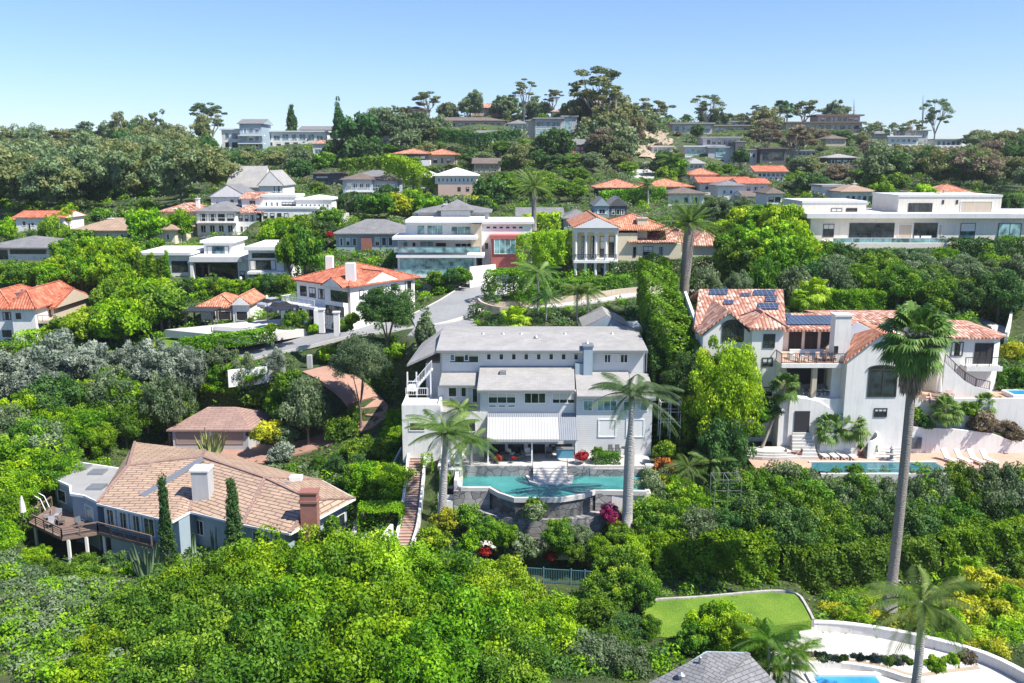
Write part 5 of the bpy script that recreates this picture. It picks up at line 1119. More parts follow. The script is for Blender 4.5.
for i,(a,b) in enumerate(zip(arcs[:-1],arcs[1:])):
    z_=P(862,440,89.5).z+.25*i/2; m.hexa([(a[0],a[1],-34),(b[0],b[1],-34),(b[0]+.25,b[1],-34),(a[0]+.25,a[1],-34)],[(a[0],a[1],z_),(b[0],b[1],z_+.12),(b[0]+.25,b[1],z_+.12),(a[0]+.25,a[1],z_)])
m.build('curved_end',white,lw)
m=MB()
for i in range(8): m.box(P(794-(7-i)*.5,440,90).x,P(812+(7-i)*.6,440,90).x,89.0+.23*i,90.8-.0005*i,ZT-.1,ZT+(zdr-ZT)*(i+1)/8)
m.build('steps',paleconc,lw)
m=MB()
for i in range(8): m.box(P(866+i*1.0,440,90).x,P(906,440,90).x,89.3+.35*i,93.5,ZT-.1,ZT+.19*(i+1))
m.build('steps',paleconc,lw)
rwl=empty('garden_wall',P(950,450,91),'long low white wall behind the right hand row of loungers','wall')
fw([(906,424),(912,427),(950,429),(990,433),(1010,440),(1060,444)],91.2,-34,white).build('wall_face',white,rwl)
MB().box(P(906,440,91.5).x,P(1060,440,91.5).x,91.56,92.69,-34,P(950,433,91.5).z-.1).build('planting_bed',ground,rwl)
# round landing at the left
e=empty('stone_landing',P(770,460,90),'rounded pale landing with shallow steps at the left end of the terrace','steps')
for i in range(3):
    r_=3.6+.45*i; pts=[(P(772,455,90).x+r_*math.cos(math.pi*t/10),91+r_*.55*math.sin(math.pi*t/10)) for t in range(10,21)]
    MB().prism(pts,ZT-1,ZT+.75-.2*i-.1*0).build('step',conc,e)
# ================================================================ STREET, DRIVE, PATHS
st=smooth_path([P(238,356,118),P(262,350,119),P(300,342,120.5),(P(345,332,122)),P(395,325,123),P(430,318,125),P(458,306,130),P(478,294,137),P(492,283,147),P(500,276,156)],1.2)
S(ribbon(st,-4.1,4.1,-.3,.06),'street',asph); road_pad(st,4.6,2.5,.15)
S(ribbon(st,4.1,4.3,-.3,.16),'kerb',paleconc); S(ribbon(st,-4.3,-4.1,-.3,.16),'kerb',paleconc)
br=smooth_path([P(425,330,122),P(450,325,122),P(466,319,124)],1.)
S(ribbon([q+Vector((0,0,-.02)) for q in smooth_path([P(440,316,126),P(446,326,120),P(440,336,113)],1.)],-4.2,4.2,-.3,.05),'side_street',asph); road_pad(smooth_path([P(440,316,126),P(446,326,120),P(440,336,113)],1.),4.4,3,.2)
gd=smooth_path([P(488,290,140),P(508,289,142),P(530,282,150)],1.); S(ribbon(gd,-2.5,2.5,-.3,.09),'driveway',paleconc); road_pad(gd,3,3,.15)
dv=smooth_path([P(318,368,112.5),P(338,378,111),P(356,392,108.5),P(368,408,106.5),P(362,423,104.5),P(335,434,103.5),P(305,444,103),P(275,452,103)],1.)
zl=[-26.0,-26.8,-28.2,-29.9,-31.4,-32.8,-33.8,-34.5]
dv=smooth_path([Vector((PZ(x,y,z).x,PZ(x,y,z).y,z)) for (x,y),z in zip([(318,368),(338,378),(356,392),(368,408),(362,423),(335,436),(305,446),(275,453)],zl)],1.)
S(ribbon(dv,-2.6,2.6,-.4,.06),'brick_driveway',brickpav); road_pad(dv,3.,3,.15)
ct=[PZ(x,y,zg) for x,y in ((140,452),(172,441),(300,447),(300,456),(262,464),(200,460))]
S(MB().prism([tuple(p)[:2] for p in ct],zg-.3,zg+.1),'brick_court',brickpav); pad([tuple(p)[:2] for p in ct],zg-.05,3)
# courts and terraces of the middle left
c1_=[P(x,y,Y) for x,y,Y in ((200,338,124),(245,342,121),(335,330,117),(325,322,122),(255,322,130),(190,322,132))]; zc_=-23.2
q=[PZ(x,y,zc_) for x,y in ((215,335),(255,337),(312,328),(300,318),(255,321),(165,330))]
S(MB().prism([tuple(p)[:2] for p in q],zc_-1,zc_+.05),'white_court',paleconc); pad([tuple(p)[:2] for p in q],zc_-.1,3)
zl_=-24.6; q=[PZ(x,y,zl_) for x,y in ((150,346),(180,350),(270,338),(235,332),(160,338))]
S(MB().prism([tuple(p)[:2] for p in q],zl_-.6,zl_+.05),'lawn',lawn); pad([tuple(p)[:2] for p in q],zl_-.1,3)
z2=-23.0; q=[PZ(x,y,z2) for x,y in ((212,331),(250,332),(278,329),(256,323),(212,326))]
e=empty('pool_cover',PZ(250,331,z2),'long white covered lap pool beside the slatted screens','pool'); MB().prism([tuple(p)[:2] for p in q],z2-.8,z2+.1).build('deck',paleconc,e); 
q=[PZ(x,y,z2) for x,y in ((214,332),(256,335),(258,331),(214,328))]; MB().prism([tuple(p)[:2] for p in q],z2+.1,z2+.25).build('cover',flatgrey,e)
# gate and wall at the brick drive
e=empty('gate_wall',P(283,372,112.5),'brown gate with grey piers where the brick drive meets the street','gate')
for x,y in ((270,376),(283,372),(310,368)): p=P(x,y,112.5); MB().box(p.x-.3,p.x+.3,112.2,112.8,p.z-1.2,p.z+1.7).build('pier',greyst,e)
p=P(270,376,112.5);q=P(283,372,112.5);MB().hexa([(p.x+.3,112.4,p.z-1),(q.x-.3,112.4,q.z-1),(q.x-.3,112.6,q.z-1),(p.x+.3,112.6,p.z-1)],[(p.x+.3,112.4,p.z+1.4),(q.x-.3,112.4,q.z+1.4),(q.x-.3,112.6,q.z+1.4),(p.x+.3,112.6,p.z+1.4)]).build('gate_panel',taupe,e)
wallrun('street_wall','low whitewashed wall under the street left of the gate','wall',[P(228,378,110),P(245,376,111),P(268,374,112)],.3,1.0,whitep)
# curved path wall behind the main house
pw=smooth_path([P(470,310,128),P(520,309,128),P(560,305,129),P(600,300,131),P(640,294,134),P(697,291,135)],1.2)
S(ribbon(pw,-1.3,1.3,-.4,.06),'path',conc); road_pad(pw,1.6,3,.15)
wallrun('path_wall','long low tan wall following the curved path behind the main house','wall',[p+Vector((0,1.6,0)) for p in pw[::6]],.3,.9,tanst)
wallrun('planter_wall','curved pale wall around the round lime hedge at the street bend','wall',[P(478,302,131),P(482,308,128),P(500,313,126),P(530,312,127)],.3,.9,tanst)
# right side path and walls
rp=smooth_path([P(985,345,108),P(1000,330,114),P(985,322,118),P(975,318,121)],1.); S(ribbon(rp,-.9,.9,-.3,.06),'garden_path',paleconc); road_pad(rp,1.2,2,.12)
wallrun('garden_wall','pale wall at the right edge beside the upper villa garden','wall',[P(1005,345,108),P(1010,320,118),P(1000,305,124)],.3,1.6,white)
# bottom lawn with its stone edging and the lower terrace
zl=-36.2; L=[PZ(x,y,zl) for x,y in ((640,608),(655,601),(700,598),(770,592),(795,594),(806,608),(812,620),(760,628),(700,640),(650,636))]
S(MB().prism([tuple(p)[:2] for p in L],zl-.8,zl),'lawn',lawn); pad([tuple(p)[:2] for p in L],zl-.12,2.5)
ed=smooth_path([L[0],L[1],L[2],L[3],L[4],L[5],L[6]],.8); e=empty('lawn_edging',ed[0],'low grey stone edging curving round the bottom lawn','edging'); ribbon(ed,-.2,0,-.6,.12).build('edging_stones',rockm,e)
pp=smooth_path([P(820,597,76),P(880,587,78),P(940,577,80),P(1010,565,83),P(1060,558,85)],1.)
S(ribbon(pp,-.6,.6,-.3,.06),'garden_path',conc); road_pad(pp,.9,1.5,.12)
wallrun('garden_wall','thin pale wall crossing behind the right palm trunk','wall',[p+Vector((0,-.8,0)) for p in pp[::5]],.2,.35,paleconc)
zt2=-38.0; tb=[PZ(x,y,zt2) for x,y in ((775,632),(830,630),(900,640),(960,655),(1010,672),(1040,690),(760,700))]
S(MB().prism([tuple(p)[:2] for p in tb],zt2-1,zt2),'lower_terrace',paleconc); pad([tuple(p)[:2] for p in tb],zt2-.15,2)
cw=smooth_path([PZ(x,y,zt2) for x,y in ((772,634),(800,630),(840,631),(890,638),(940,649),(985,662),(1015,676),(1040,690))],.8)
e=empty('terrace_wall',cw[0],'white curved parapet around the lower terrace at the bottom right','wall'); ribbon(cw,-.05,.3,-.5,.75).build('wall_face',white,e); ribbon(cw,-.1,.35,.75,.85).build('coping',whitep,e)
zq=-39.2
q=[PZ(x,y,zq) for x,y in ((790,668),(812,666),(930,678),(990,690),(990,740),(800,740))]
e=empty('swimming_pool',PZ(850,684,zq),'bright blue pool corner at the bottom edge','pool')
ax=PZ(812,677,-38.0);bx_=PZ(880,683,-38.0)
MB().box(ax.x,bx_.x,ax.y-4,ax.y,-38.4,-37.97).build('water',bluew,e); MB().box(ax.x-.4,bx_.x+.4,ax.y,ax.y+.4,-38.4,-37.8).box(ax.x-.4,ax.x,ax.y-4,ax.y-.01,-38.4,-37.81).build('coping',whitep,e)
e=empty('planter_wall',PZ(880,668,-38),'wavy white planter wall along the bottom right edge','planter')
cw2=smooth_path([PZ(x,y,-38) for x,y in ((800,668),(840,668),(880,674),(915,684),(950,680),(985,676))],.7); ribbon(cw2,-.15,.15,-.5,.5).build('wall_face',white,e); ribbon(cw2,-.9,-.15,-.5,.3).build('soil_bed',earth,e)
# bottom grey roof
h=House('house','corner of a grey shingled roof at the bottom edge','house',715,683,50)
zr_=-30.2; R_=[PZ(x,y,z) for x,y,z in ((648,683,-31.6),(708,652,-30.3),(748,653,-30.3),(783,690,-31.6),(730,760,-31.6),(640,720,-31.6))]
h.part(MB().slab([R_[0],R_[1],R_[2],PZ(700,700,-31.2)],.2).slab([R_[2],R_[3],PZ(760,740,-32),PZ(700,700,-31.2)],.2),'roof',greyshing)
h.part(MB().bar(R_[2],PZ(700,700,-31.15),.35,.12),'ridge_cap',greyshing)
h.part(MB().prism([tuple(p)[:2] for p in (PZ(655,690,-32),PZ(706,658,-32),PZ(745,659,-32),PZ(770,690,-32),PZ(720,735,-32))],-40,-31.5),'wall',bluest)
p=PZ(700,663,-30.6); h.part(MB().lathe((p.x,p.y,-30.7),[(.1,0),(.1,.5),(.02,.55)],6),'vent_pipe',metal)
p=PZ(681,678,-31.1); h.part(MB().lathe((p.x,p.y,-31.3),[(.2,0),(.2,.4),(.28,.45),(.02,.6)],8),'roof_vent',metal)
e=empty('garden_steps',PZ(670,660,-36.6),'small brick garden steps with pale handrail beside the grey roof','steps')
m=MB()
for i in range(4): q=PZ(668+3.2*i,664-3.2*i,-36.9+.18*i); m.box(q.x-.5,q.x+.7,q.y-.25,q.y+.3,-38,-36.9+.18*i)
m.build('steps',brickpav,e); m=MB(); m.tube([PZ(667,668,-36.2),PZ(668,657,-36.0),PZ(673,648,-35.9),PZ(681,642,-35.9)],[.05]*4,6); m.build('handrail',framew,e)
# ================================================================ TERRAIN, one sheet to the horizon
def axis(segs):
    out=[]
    for a,b,s in segs: out+=list(np.arange(a,b,s))
    return np.array(out+[segs[-1][1]])
ys=axis([(-400,0,50),(0,44,4),(44,62,1.5),(62,130,.8),(130,200,1.6),(200,460,4),(460,700,16),(700,5000,300)])
xs=axis([(-5000,-700,300),(-700,-320,20),(-320,-110,5),(-110,-65,1.6),(-65,65,.85),(65,110,1.6),(110,320,5),(320,700,20),(700,5000,300)])
GX,GY=np.meshgrid(xs,ys)
cxl=np.clip(GX,-420,420); cyl=np.clip(GY,25,640)
GZ=tps(cxl,cyl)
far=smooth((np.hypot(np.maximum(abs(GX)-330,0),np.maximum(GY-520,0)+np.maximum(20-GY,0)))/260.); GZ=GZ*(1-far)+(-50)*far
bump=np.sin(GX*.21+1)*np.sin(GY*.17)*.35+np.sin(GX*.53+GY*.31)*.15; GZ=GZ+bump*np.where(GY<200,.6,1.)
for poly,z,bl in PADS:
    pa=np.array(poly); x0,y0=pa.min(0)-bl-1; x1,y1=pa.max(0)+bl+1
    k=(GX>x0)&(GX<x1)&(GY>y0)&(GY<y1)
    if not k.any(): continue
    d=poly_dist(GX[k],GY[k],poly); t=smooth(1-d/bl); GZ[k]=GZ[k]*(1-t)+z*t
for path,hw,bl,drop in ROADS:
    x0,y0=path[:,:2].min(0)-hw-bl; x1,y1=path[:,:2].max(0)+hw+bl
    k=(GX>x0)&(GX<x1)&(GY>y0)&(GY<y1); X=GX[k];Y=GY[k]; best=np.full(X.shape,1e9); zz_=np.zeros(X.shape)
    for a,b in zip(path[:-1],path[1:]):
        L2=(b[0]-a[0])**2+(b[1]-a[1])**2+1e-9; t=np.clip(((X-a[0])*(b[0]-a[0])+(Y-a[1])*(b[1]-a[1]))/L2,0,1)
        d=np.hypot(X-a[0]-t*(b[0]-a[0]),Y-a[1]-t*(b[1]-a[1])); m_=d<best; best=np.where(m_,d,best); zz_=np.where(m_,a[2]+t*(b[2]-a[2]),zz_)
    t=smooth(1-(best-hw)/bl); GZ[k]=GZ[k]*(1-t)+(zz_-drop)*t
ny,nx=GX.shape
V=np.stack([GX,GY,GZ],-1).reshape(-1,3); idx=np.arange(nx*ny).reshape(ny,nx)
Fq=np.stack([idx[:-1,:-1],idx[:-1,1:],idx[1:,1:],idx[1:,:-1]],-1).reshape(-1)
me=mesh_np('hillside',V,Fq,np.full((nx-1)*(ny-1),4),ground,smooth=True)
to=bpy.data.objects.new('hillside',me); COL.objects.link(to); to['kind']='structure'
def hz(x,y):
    x=np.asarray(x,float);y=np.asarray(y,float)
    i=np.clip(np.searchsorted(xs,x)-1,0,nx-2); j=np.clip(np.searchsorted(ys,y)-1,0,ny-2)
    tx=(x-xs[i])/(xs[i+1]-xs[i]); ty=(y-ys[j])/(ys[j+1]-ys[j])
    return GZ[j,i]*(1-tx)*(1-ty)+GZ[j,i+1]*tx*(1-ty)+GZ[j+1,i]*(1-tx)*ty+GZ[j+1,i+1]*tx*ty
_T=np.r_[np.arange(45,200,.6),np.arange(200,520,2.)]
def hit(px,py):
    d=ray(px,py); Y=_T; X=d.x/d.y*Y; Z=d.z/d.y*Y; k=np.nonzero(Z<hz(X,Y))[0]
    if len(k)==0: return None
    return Vector((X[k[0]],Y[k[0]],Z[k[0]]))
blocked_polys=[(np.array(p),z) for p,z,b in PADS]
def blocked(x,y,m=0.5):
    for p,z in blocked_polys:
        if p[:,0].min()-m<x<p[:,0].max()+m and p[:,1].min()-m<y<p[:,1].max()+m:
            if poly_dist(np.array([x]),np.array([y]),[tuple(q) for q in p])[0]<m: return True
    for path,hw,bl,drop in ROADS:
        if np.min(np.hypot(path[:,0]-x,path[:,1]-y))<hw+m: return True
    return False
# ================================================================ FOLIAGE MESHES
def leaves(C,Nn,size,rng,aspect=.55,up=.22,rand=.75,fold=0):
    n=len(C); nr=Nn*1.0+np.array([0,0,up])+rng.normal(size=(n,3))*rand; nr/=np.linalg.norm(nr,axis=1,keepdims=True)
    t=np.cross(nr,rng.normal(size=(n,3))); t/=np.linalg.norm(t,axis=1,keepdims=True); b=np.cross(nr,t)
    s=(size*rng.uniform(.65,1.35,size=n))[:,None]
    V=np.stack([C-t*s,C-b*s*aspect,C+t*s,C+b*s*aspect],1)
    return V.reshape(-1,3)
def finish(name,Vs,tint,mat=None):
    V=np.concatenate(Vs); n=len(V)//4
    return mesh_np(name,V,np.arange(4*n),np.full(n,4),mat,attr=np.concatenate(tint))
def sph(n,rng):
    v=rng.normal(size=(n,3)); return v/np.linalg.norm(v,axis=1,keepdims=True)
def crown(name,R_,H_,clumps,per,leaf,seed,rc=.30,shape='ball',fill=.35,low=-.55,tips=.25,jit=.12,zsq=.9):
    """crown of leaf clumps spread over an ellipsoid: radius R_, height H_, origin at the centre"""
    rng=np.random.default_rng(seed); Vs=[];T=[]
    d=sph(clumps*3,rng); d=d[d[:,2]>low][:clumps]
    rad=1-rng.random(len(d))**1.6*.45
    if shape=='cone': hgt=rng.random(len(d)); ang=rng.random(len(d))*6.283; w_=(1-hgt)**.8; c=np.stack([np.cos(ang)*w_,np.sin(ang)*w_,hgt*2-1],1)
    elif shape=='umbrella': c=d*rad[:,None]; c[:,2]=np.where(c[:,2]<0,c[:,2]*.35,c[:,2])
    else: c=d*rad[:,None]
    c=c*(1+rng.normal(size=(len(c),1))*jit)
    sc=np.array([R_,R_,H_/2])
    for k in range(len(c)):
        rr=rc*R_*rng.uniform(.6,1.3); n=int(per*rng.uniform(.7,1.3))
        q=sph(n,rng); q=q[q[:,2]>-.65]; rad2=rr*(1-rng.random(len(q))**2*.5)
        C=c[k]*sc+q*rad2[:,None]*np.array([1,1,zsq]); Vs.append(leaves(C,q,leaf,rng))
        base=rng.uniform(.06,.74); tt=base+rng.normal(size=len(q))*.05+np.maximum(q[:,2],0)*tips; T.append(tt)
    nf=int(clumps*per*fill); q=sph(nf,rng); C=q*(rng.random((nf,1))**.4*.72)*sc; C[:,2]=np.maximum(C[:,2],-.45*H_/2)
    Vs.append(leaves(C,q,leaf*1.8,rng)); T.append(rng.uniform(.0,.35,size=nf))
    return finish(name,Vs,T)
def hedge_mesh(pts,w,h,leaf,dens,seed,wob=.12):
    rng=np.random.default_rng(seed); Vs=[];T=[]
    pts=[Vector(p) for p in pts]
    for a,b in zip(pts[:-1],pts[1:]):
        L=(b-a).length; d=(b-a)/max(L,.01); nrm=Vector((d.y,-d.x,0)); nrm.normalize()
        area=L*(w+2*h); n=int(area*dens); u=rng.random(n)*L; s=rng.random(n)*(w+2*h)
        off=np.where(s<h,-w/2,np.where(s>h+w,w/2,s-h-w/2)); zz=np.where(s<h,s,np.where(s>h+w,w+2*h-s,h))
        nn=np.zeros((n,3)); sd=np.where(s<h,-1,np.where(s>h+w,1,0)); nn[:,0]=nrm.x*sd;nn[:,1]=nrm.y*sd;nn[:,2]=(sd==0)
        lump=1+wob*(np.sin(u*1.3+seed)+np.sin(u*2.9+zz*2+seed*2)*.6)
        C=np.array(a)[None]+np.array(d)[None]*u[:,None]+np.array(nrm)[None]*(off*lump)[:,None]; C[:,2]+=zz*(1+wob*.5*np.sin(u*.9+off*2+seed))
        C+=rng.normal(size=C.shape)*leaf*.5
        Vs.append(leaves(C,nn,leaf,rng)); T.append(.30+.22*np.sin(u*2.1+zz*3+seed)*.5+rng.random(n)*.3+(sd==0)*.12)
    return Vs,T
# library: size classes of leaf clouds
LIB={}
def lib(k,*a,**kw): LIB.setdefault(k,[]).append(crown(k,*a,**kw))
for s in range(4): lib('broadL',4.5,7.0,150,300,.14,100+s,rc=.23,jit=.14,tips=.24)
for s in range(4): lib('broadM',2.6,4.2,80,190,.135,120+s,rc=.27,jit=.14,tips=.26)
for s in range(4): lib('bush',1.3,2.0,26,130,.125,140+s,rc=.36,low=-.2)
for s in range(3): lib('oliveM',2.6,4.0,70,150,.13,160+s,rc=.24,jit=.2)
for s in range(4): lib('farM',4.0,6.5,42,85,.42,180+s,rc=.30,fill=.5)
for s in range(3): lib('farbush',2.0,2.8,18,60,.34,200+s,rc=.40,low=-.1,fill=.4)
for s in range(4): lib('farwood',5.0,8.5,70,85,.45,220+s,rc=.24,fill=.45,jit=.2)
for s in range(3): lib('midM',3.4,5.4,60,130,.26,240+s,rc=.28)
for s in range(3): lib('cypress',.75,7.5,120,60,.10,260+s,rc=.5,shape='cone',fill=.3)
for s in range(2): lib('conifer',2.2,9,80,70,.22,270+s,rc=.3,shape='cone',fill=.4)
for s in range(3): lib('lowbed',1.5,.9,24,110,.10,280+s,rc=.34,low=0)
# tree skeleton below a crown (origin at ground): height to crown base hb, reaching into crown
def limb_tree(name,hb,ht,R_,r0,seed,n=6,mat=None,lean=0):
    rng=random.Random(seed); m=MB(); top=(lean,0,hb); m.tube([(0,0,-.6),(lean*.3,.0,hb*.5),top],[r0*1.25,r0,r0*.8],8)
    for i in range(n):
        a=6.283*i/n+rng.uniform(-.4,.4); rr=R_*rng.uniform(.45,.85); zz_=hb+(ht-hb)*rng.uniform(.45,.95); q=(lean+math.cos(a)*rr*.5,math.sin(a)*rr*.5,hb+(zz_-hb)*.55); e=(lean+math.cos(a)*rr,math.sin(a)*rr,zz_)
        m.tube([top,q,e],[r0*.55,r0*.35,r0*.12],5)
    return m.mesh(name,mat or bark)
TR={}
for s in range(3): TR.setdefault('L',[]).append(limb_tree('trunk',2.4,8.5,4.,.32,s))
for s in range(3): TR.setdefault('M',[]).append(limb_tree('trunk',1.5,5.,2.2,.18,10+s))
def eucalypt(name,H_,seed,clumps=26,leaf=.40,per=90,R_=5.5,hb=.42,mat=None):
    """open gum tree: forked bare pale limbs, each carrying a separate flat cloud of leaves"""
    rng=random.Random(seed); nr=np.random.default_rng(seed); m=MB(); Vs=[];T=[]
    h0=H_*hb*.55; m.tube([(0,0,-1),(rng.uniform(-.3,.3),0,h0)],[.45,.34],8); org=Vector((0,0,h0)); ends=[]
    nb=5
    for i in range(nb):
        a=6.283*i/nb+rng.uniform(-.5,.5); r1=R_*rng.uniform(.2,.42); p1=Vector((math.cos(a)*r1,math.sin(a)*r1,h0+H_*rng.uniform(.15,.34))); m.tube([org,(org+p1)/2+Vector((0,0,.6)),p1],[.26,.2,.15],6)
        for j in range(max(1,clumps//nb)):
            b=a+rng.uniform(-1.0,1.0); r2=R_*rng.uniform(.25,1.0); p2=Vector((math.cos(b)*r2,math.sin(b)*r2,h0+(H_-h0)*rng.uniform(.38,1.0)*(1-.22*(r2/R_)**2))); m.tube([p1,(p1+p2)/2+Vector((0,0,.5)),p2],[.13,.08,.03],5); ends.append(p2)
    for p in ends:
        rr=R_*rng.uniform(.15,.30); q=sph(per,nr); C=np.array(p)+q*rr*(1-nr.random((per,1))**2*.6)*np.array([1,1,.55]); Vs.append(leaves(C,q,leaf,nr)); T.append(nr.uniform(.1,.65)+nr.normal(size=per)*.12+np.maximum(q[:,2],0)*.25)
    return m.mesh('trunk',palebark),finish('crown',Vs,T)
EUC=[eucalypt('gum',16,300+s,clumps=[26,34,20,30][s]) for s in range(4)]
EUCT=[eucalypt('gum',26,320+s,clumps=[36,30,24][s],R_=[6.5,5.5,5][s],hb=.5) for s in range(3)]
# palms
def feather_palm(nf,Lf,leafw,seed,droop=1.0,up=.9,nl=26,dead=0,ll=.55):
    rng=np.random.default_rng(seed); Vs=[];T=[]
    for i in range(nf):
        a=6.283*i/nf*1.0+rng.uniform(-.25,.25)+ (i%3)*.7; el=up*rng.uniform(-.35,1.15); L=Lf*rng.uniform(.8,1.1)
        t=np.linspace(0,1,nl); r=L*t*np.cos(el*(1-.4*t)); z=L*(np.sin(el)*t-droop*.55*t**2.2)
        sag=1.0; P_=np.stack([np.cos(a)*r,np.sin(a)*r,z],1); d=np.gradient(P_,axis=0); d/=np.linalg.norm(d,axis=1,keepdims=True)
        side=np.array([-math.sin(a),math.cos(a),0.]); tw=rng.uniform(-.4,.4)
        for sg in (-1,1):
            ln=Lf*ll*.42*np.sin(np.pi*(t*.86+.1))**.6*(1+rng.normal(size=nl)*.1); dirv=side[None]*sg*.85+d*.55+np.array([0,0,-.45+sg*tw*.3]); dirv/=np.linalg.norm(dirv,axis=1,keepdims=True)
            tip=P_+dirv*ln[:,None]+np.array([0,0,-.12])*ln[:,None]; w_=d*leafw
            mid=(P_+tip)/2+np.array([0,0,.03])
            Vs.append(np.stack([P_-w_*.5,mid-w_*.8,tip,mid+w_*.8],1).reshape(-1,3)); T.append(rng.uniform(.25,.75)+rng.normal(size=nl)*.1)
    return finish('crown',Vs,T)
def fan_palm(nf,pet,Rf,seed,lo=-.9,hi=1.4,nr_=16):
    rng=np.random.default_rng(seed); Vs=[];T=[]
    for i in range(nf):
        a=rng.random()*6.283; el=lo+(hi-lo)*((i+.5)/nf)
        d=np.array([math.cos(a)*math.cos(el),math.sin(a)*math.cos(el),math.sin(el)]); c=d*pet*rng.uniform(.7,1.1)+np.array([0,0,-.15*pet])
        s=np.cross(d,[0,0,1.]); s/=np.linalg.norm(s)+1e-9; u=np.cross(s,d)
        for k in range(nr_):
            an=-1.9+3.8*k/(nr_-1); e=d*math.cos(an)+s*math.sin(an); e=e/np.linalg.norm(e); L=Rf*rng.uniform(.8,1.1)*(1-.12*abs(an)); tip=c+e*L+np.array([0,0,-.35*L])+u*.0; mid=c+e*L*.55+u*.05
            w_=np.cross(e,u); w_=w_/np.linalg.norm(w_)*Rf*.085
            Vs.append(np.stack([c,mid-w_,tip,mid+w_],0)); T.append(np.array([rng.uniform(.2,.8)]))
        w_=s*.03; Vs.append(np.stack([-w_,c-w_,c+w_,w_],0)); T.append(np.array([.6]))
    return finish('crown',Vs,T)
def skirt(H_,R_,seed,n=700):
    rng=np.random.default_rng(seed); a=rng.random(n)*6.283; z=-rng.random(n)**1.1*H_; r=R_*(1+z/H_*.55)*rng.uniform(.5,1.1,size=n)
    C=np.stack([np.cos(a)*r,np.sin(a)*r,z],1); d=np.stack([np.cos(a)*.25,np.sin(a)*.25,-np.ones(n)],1); s=np.stack([-np.sin(a),np.cos(a),np.zeros(n)],1)*.06
    L=rng.uniform(.4,.9,size=(n,1)); V=np.stack([C-s,C+d*L*.5-s*1.6,C+d*L,C+s],1).reshape(-1,3); return finish('dead_leaf_skirt',[V],[rng.random(n)])
def trunk_mesh(pts,rs,mat,n=12):
    m=MB(); m.tube(pts,rs,n); return m.mesh('trunk',mat,smooth=True)
# ================================================================ PLACEMENT
NUM=['first','second','third','fourth','fifth','sixth','seventh','eighth','ninth','tenth','eleventh','twelfth','thirteenth','fourteenth','fifteenth','sixteenth','seventeenth','eighteenth','nineteenth','twentieth']
rng0=random.Random(5); WOOD=[]
def put(me,name,loc,scale,rz,parent=None,mat=None):
    o=bpy.data.objects.new(name,me)
    if len(me.materials)==0: me.materials.append(None)
    COL.objects.link(o); o.location=loc; o.scale=scale; o.rotation_euler=(0,0,rz)
    if mat: o.material_slots[0].link='OBJECT'; o.material_slots[0].material=mat
    if parent: o.parent=parent
    return o
SPEC=dict(broad=('broadL',4.5,7.0,'L'),med=('broadM',2.6,4.2,'M'),olive=('oliveM',2.6,4.0,'M'),far=('farM',4.,6.5,'L'),wood=('farwood',5.,8.5,'L'),mid=('midM',3.4,5.4,'L'),conifer=('conifer',2.2,9,'L'))
def tree(kind,pal,px,top,Y,wpx,label=None,group=None,name='tree',hr=None,nobase=False,z=None,cat='tree'):
    """crown top at picture height `top`, crown width wpx at distance Y, trunk down to the ground"""
    key,R_,H_,tk=SPEC[kind]; p=P(px,top,Y); dep=p.y*cp-p.z*sp; Rw=wpx/2*dep/F
    g=float(hz(p.x,p.y)) if z is None else z
    s=Rw/R_*.92; Hc=(hr if hr else H_/(2*R_))*2*Rw
    tot=p.z-g
    if tot<Rw*1.5: tot=Rw*1.5; g=p.z-tot
    if kind in('med','olive','mid'): Hc=max(Hc,min(.88*tot,2.6*Rw))
    Hc=min(Hc,tot*1.02) if not kind=='conifer' else tot*.95
    i=rng0.randrange(len(LIB[key])); rz=rng0.uniform(0,6.28)
    e=empty(name,(p.x,p.y,g),label,cat,group)
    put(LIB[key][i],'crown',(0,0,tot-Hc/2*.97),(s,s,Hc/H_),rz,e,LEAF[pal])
    tm=TR[tk][rng0.randrange(3)]; th=8.5 if tk=='L' else 5.
    put(tm,'trunk',(0,0,0),(s*.8 if tk=='L' else s,)*2+(max(.2,(tot-Hc*.25)/th),),rz,e)
    return e
def bush(pal,px,top,Y,wpx,label=None,group=None,key='bush',name='bush',hpx=None,cat='bush',z=None):
    p=P(px,top,Y); dep=p.y*cp-p.z*sp; Rw=wpx/2*dep/F; i=rng0.randrange(len(LIB[key])); R_,H_={'bush':(1.3,2.0),'farbush':(2.,2.8),'lowbed':(1.5,.9),'broadM':(2.6,4.2),'oliveM':(2.6,4.)}[key]
    H=(hpx*dep/F) if hpx else Rw*2*H_/(2*R_)
    o=put(LIB[key][i],name,(p.x,p.y,p.z-H*.47),(Rw/R_*.9,Rw/R_*.9,H/H_),rng0.uniform(0,6.28),None,LEAF[pal]); return tag(o,label,cat,group)
def bush_at(pal,v,R_,label,group,key='bush',name='bush',H=None,cat='bush',sink=.15):
    RR,HH={'bush':(1.3,2.0),'farbush':(2.,2.8),'lowbed':(1.5,.9),'broadM':(2.6,4.2),'oliveM':(2.6,4.)}[key]; H=H or R_*2*HH/(2*RR)
    i=rng0.randrange(len(LIB[key])); o=put(LIB[key][i],name,(v[0],v[1],v[2]+H*(.5-sink)),(R_/RR,R_/RR,H/HH),rng0.uniform(0,6.28),None,LEAF[pal]); return tag(o,label,cat,group)
def clear_h(v,H,W):
    "tallest this plant may be without hiding the buildings behind it"
    dep=v[1]*cp-v[2]*sp; px,py=proj(v); hw=W/2*F/dep
    for x0,x1,y0,y1,Y,al in VIEW:
        if v[1]<Y-.5 and px+hw*.8>x0 and px-hw*.8<x1:
            lim=y1-al*(y1-y0); H=min(H,P(px,lim,v[1]).z-v[2]) if py>y0 else H
    return H
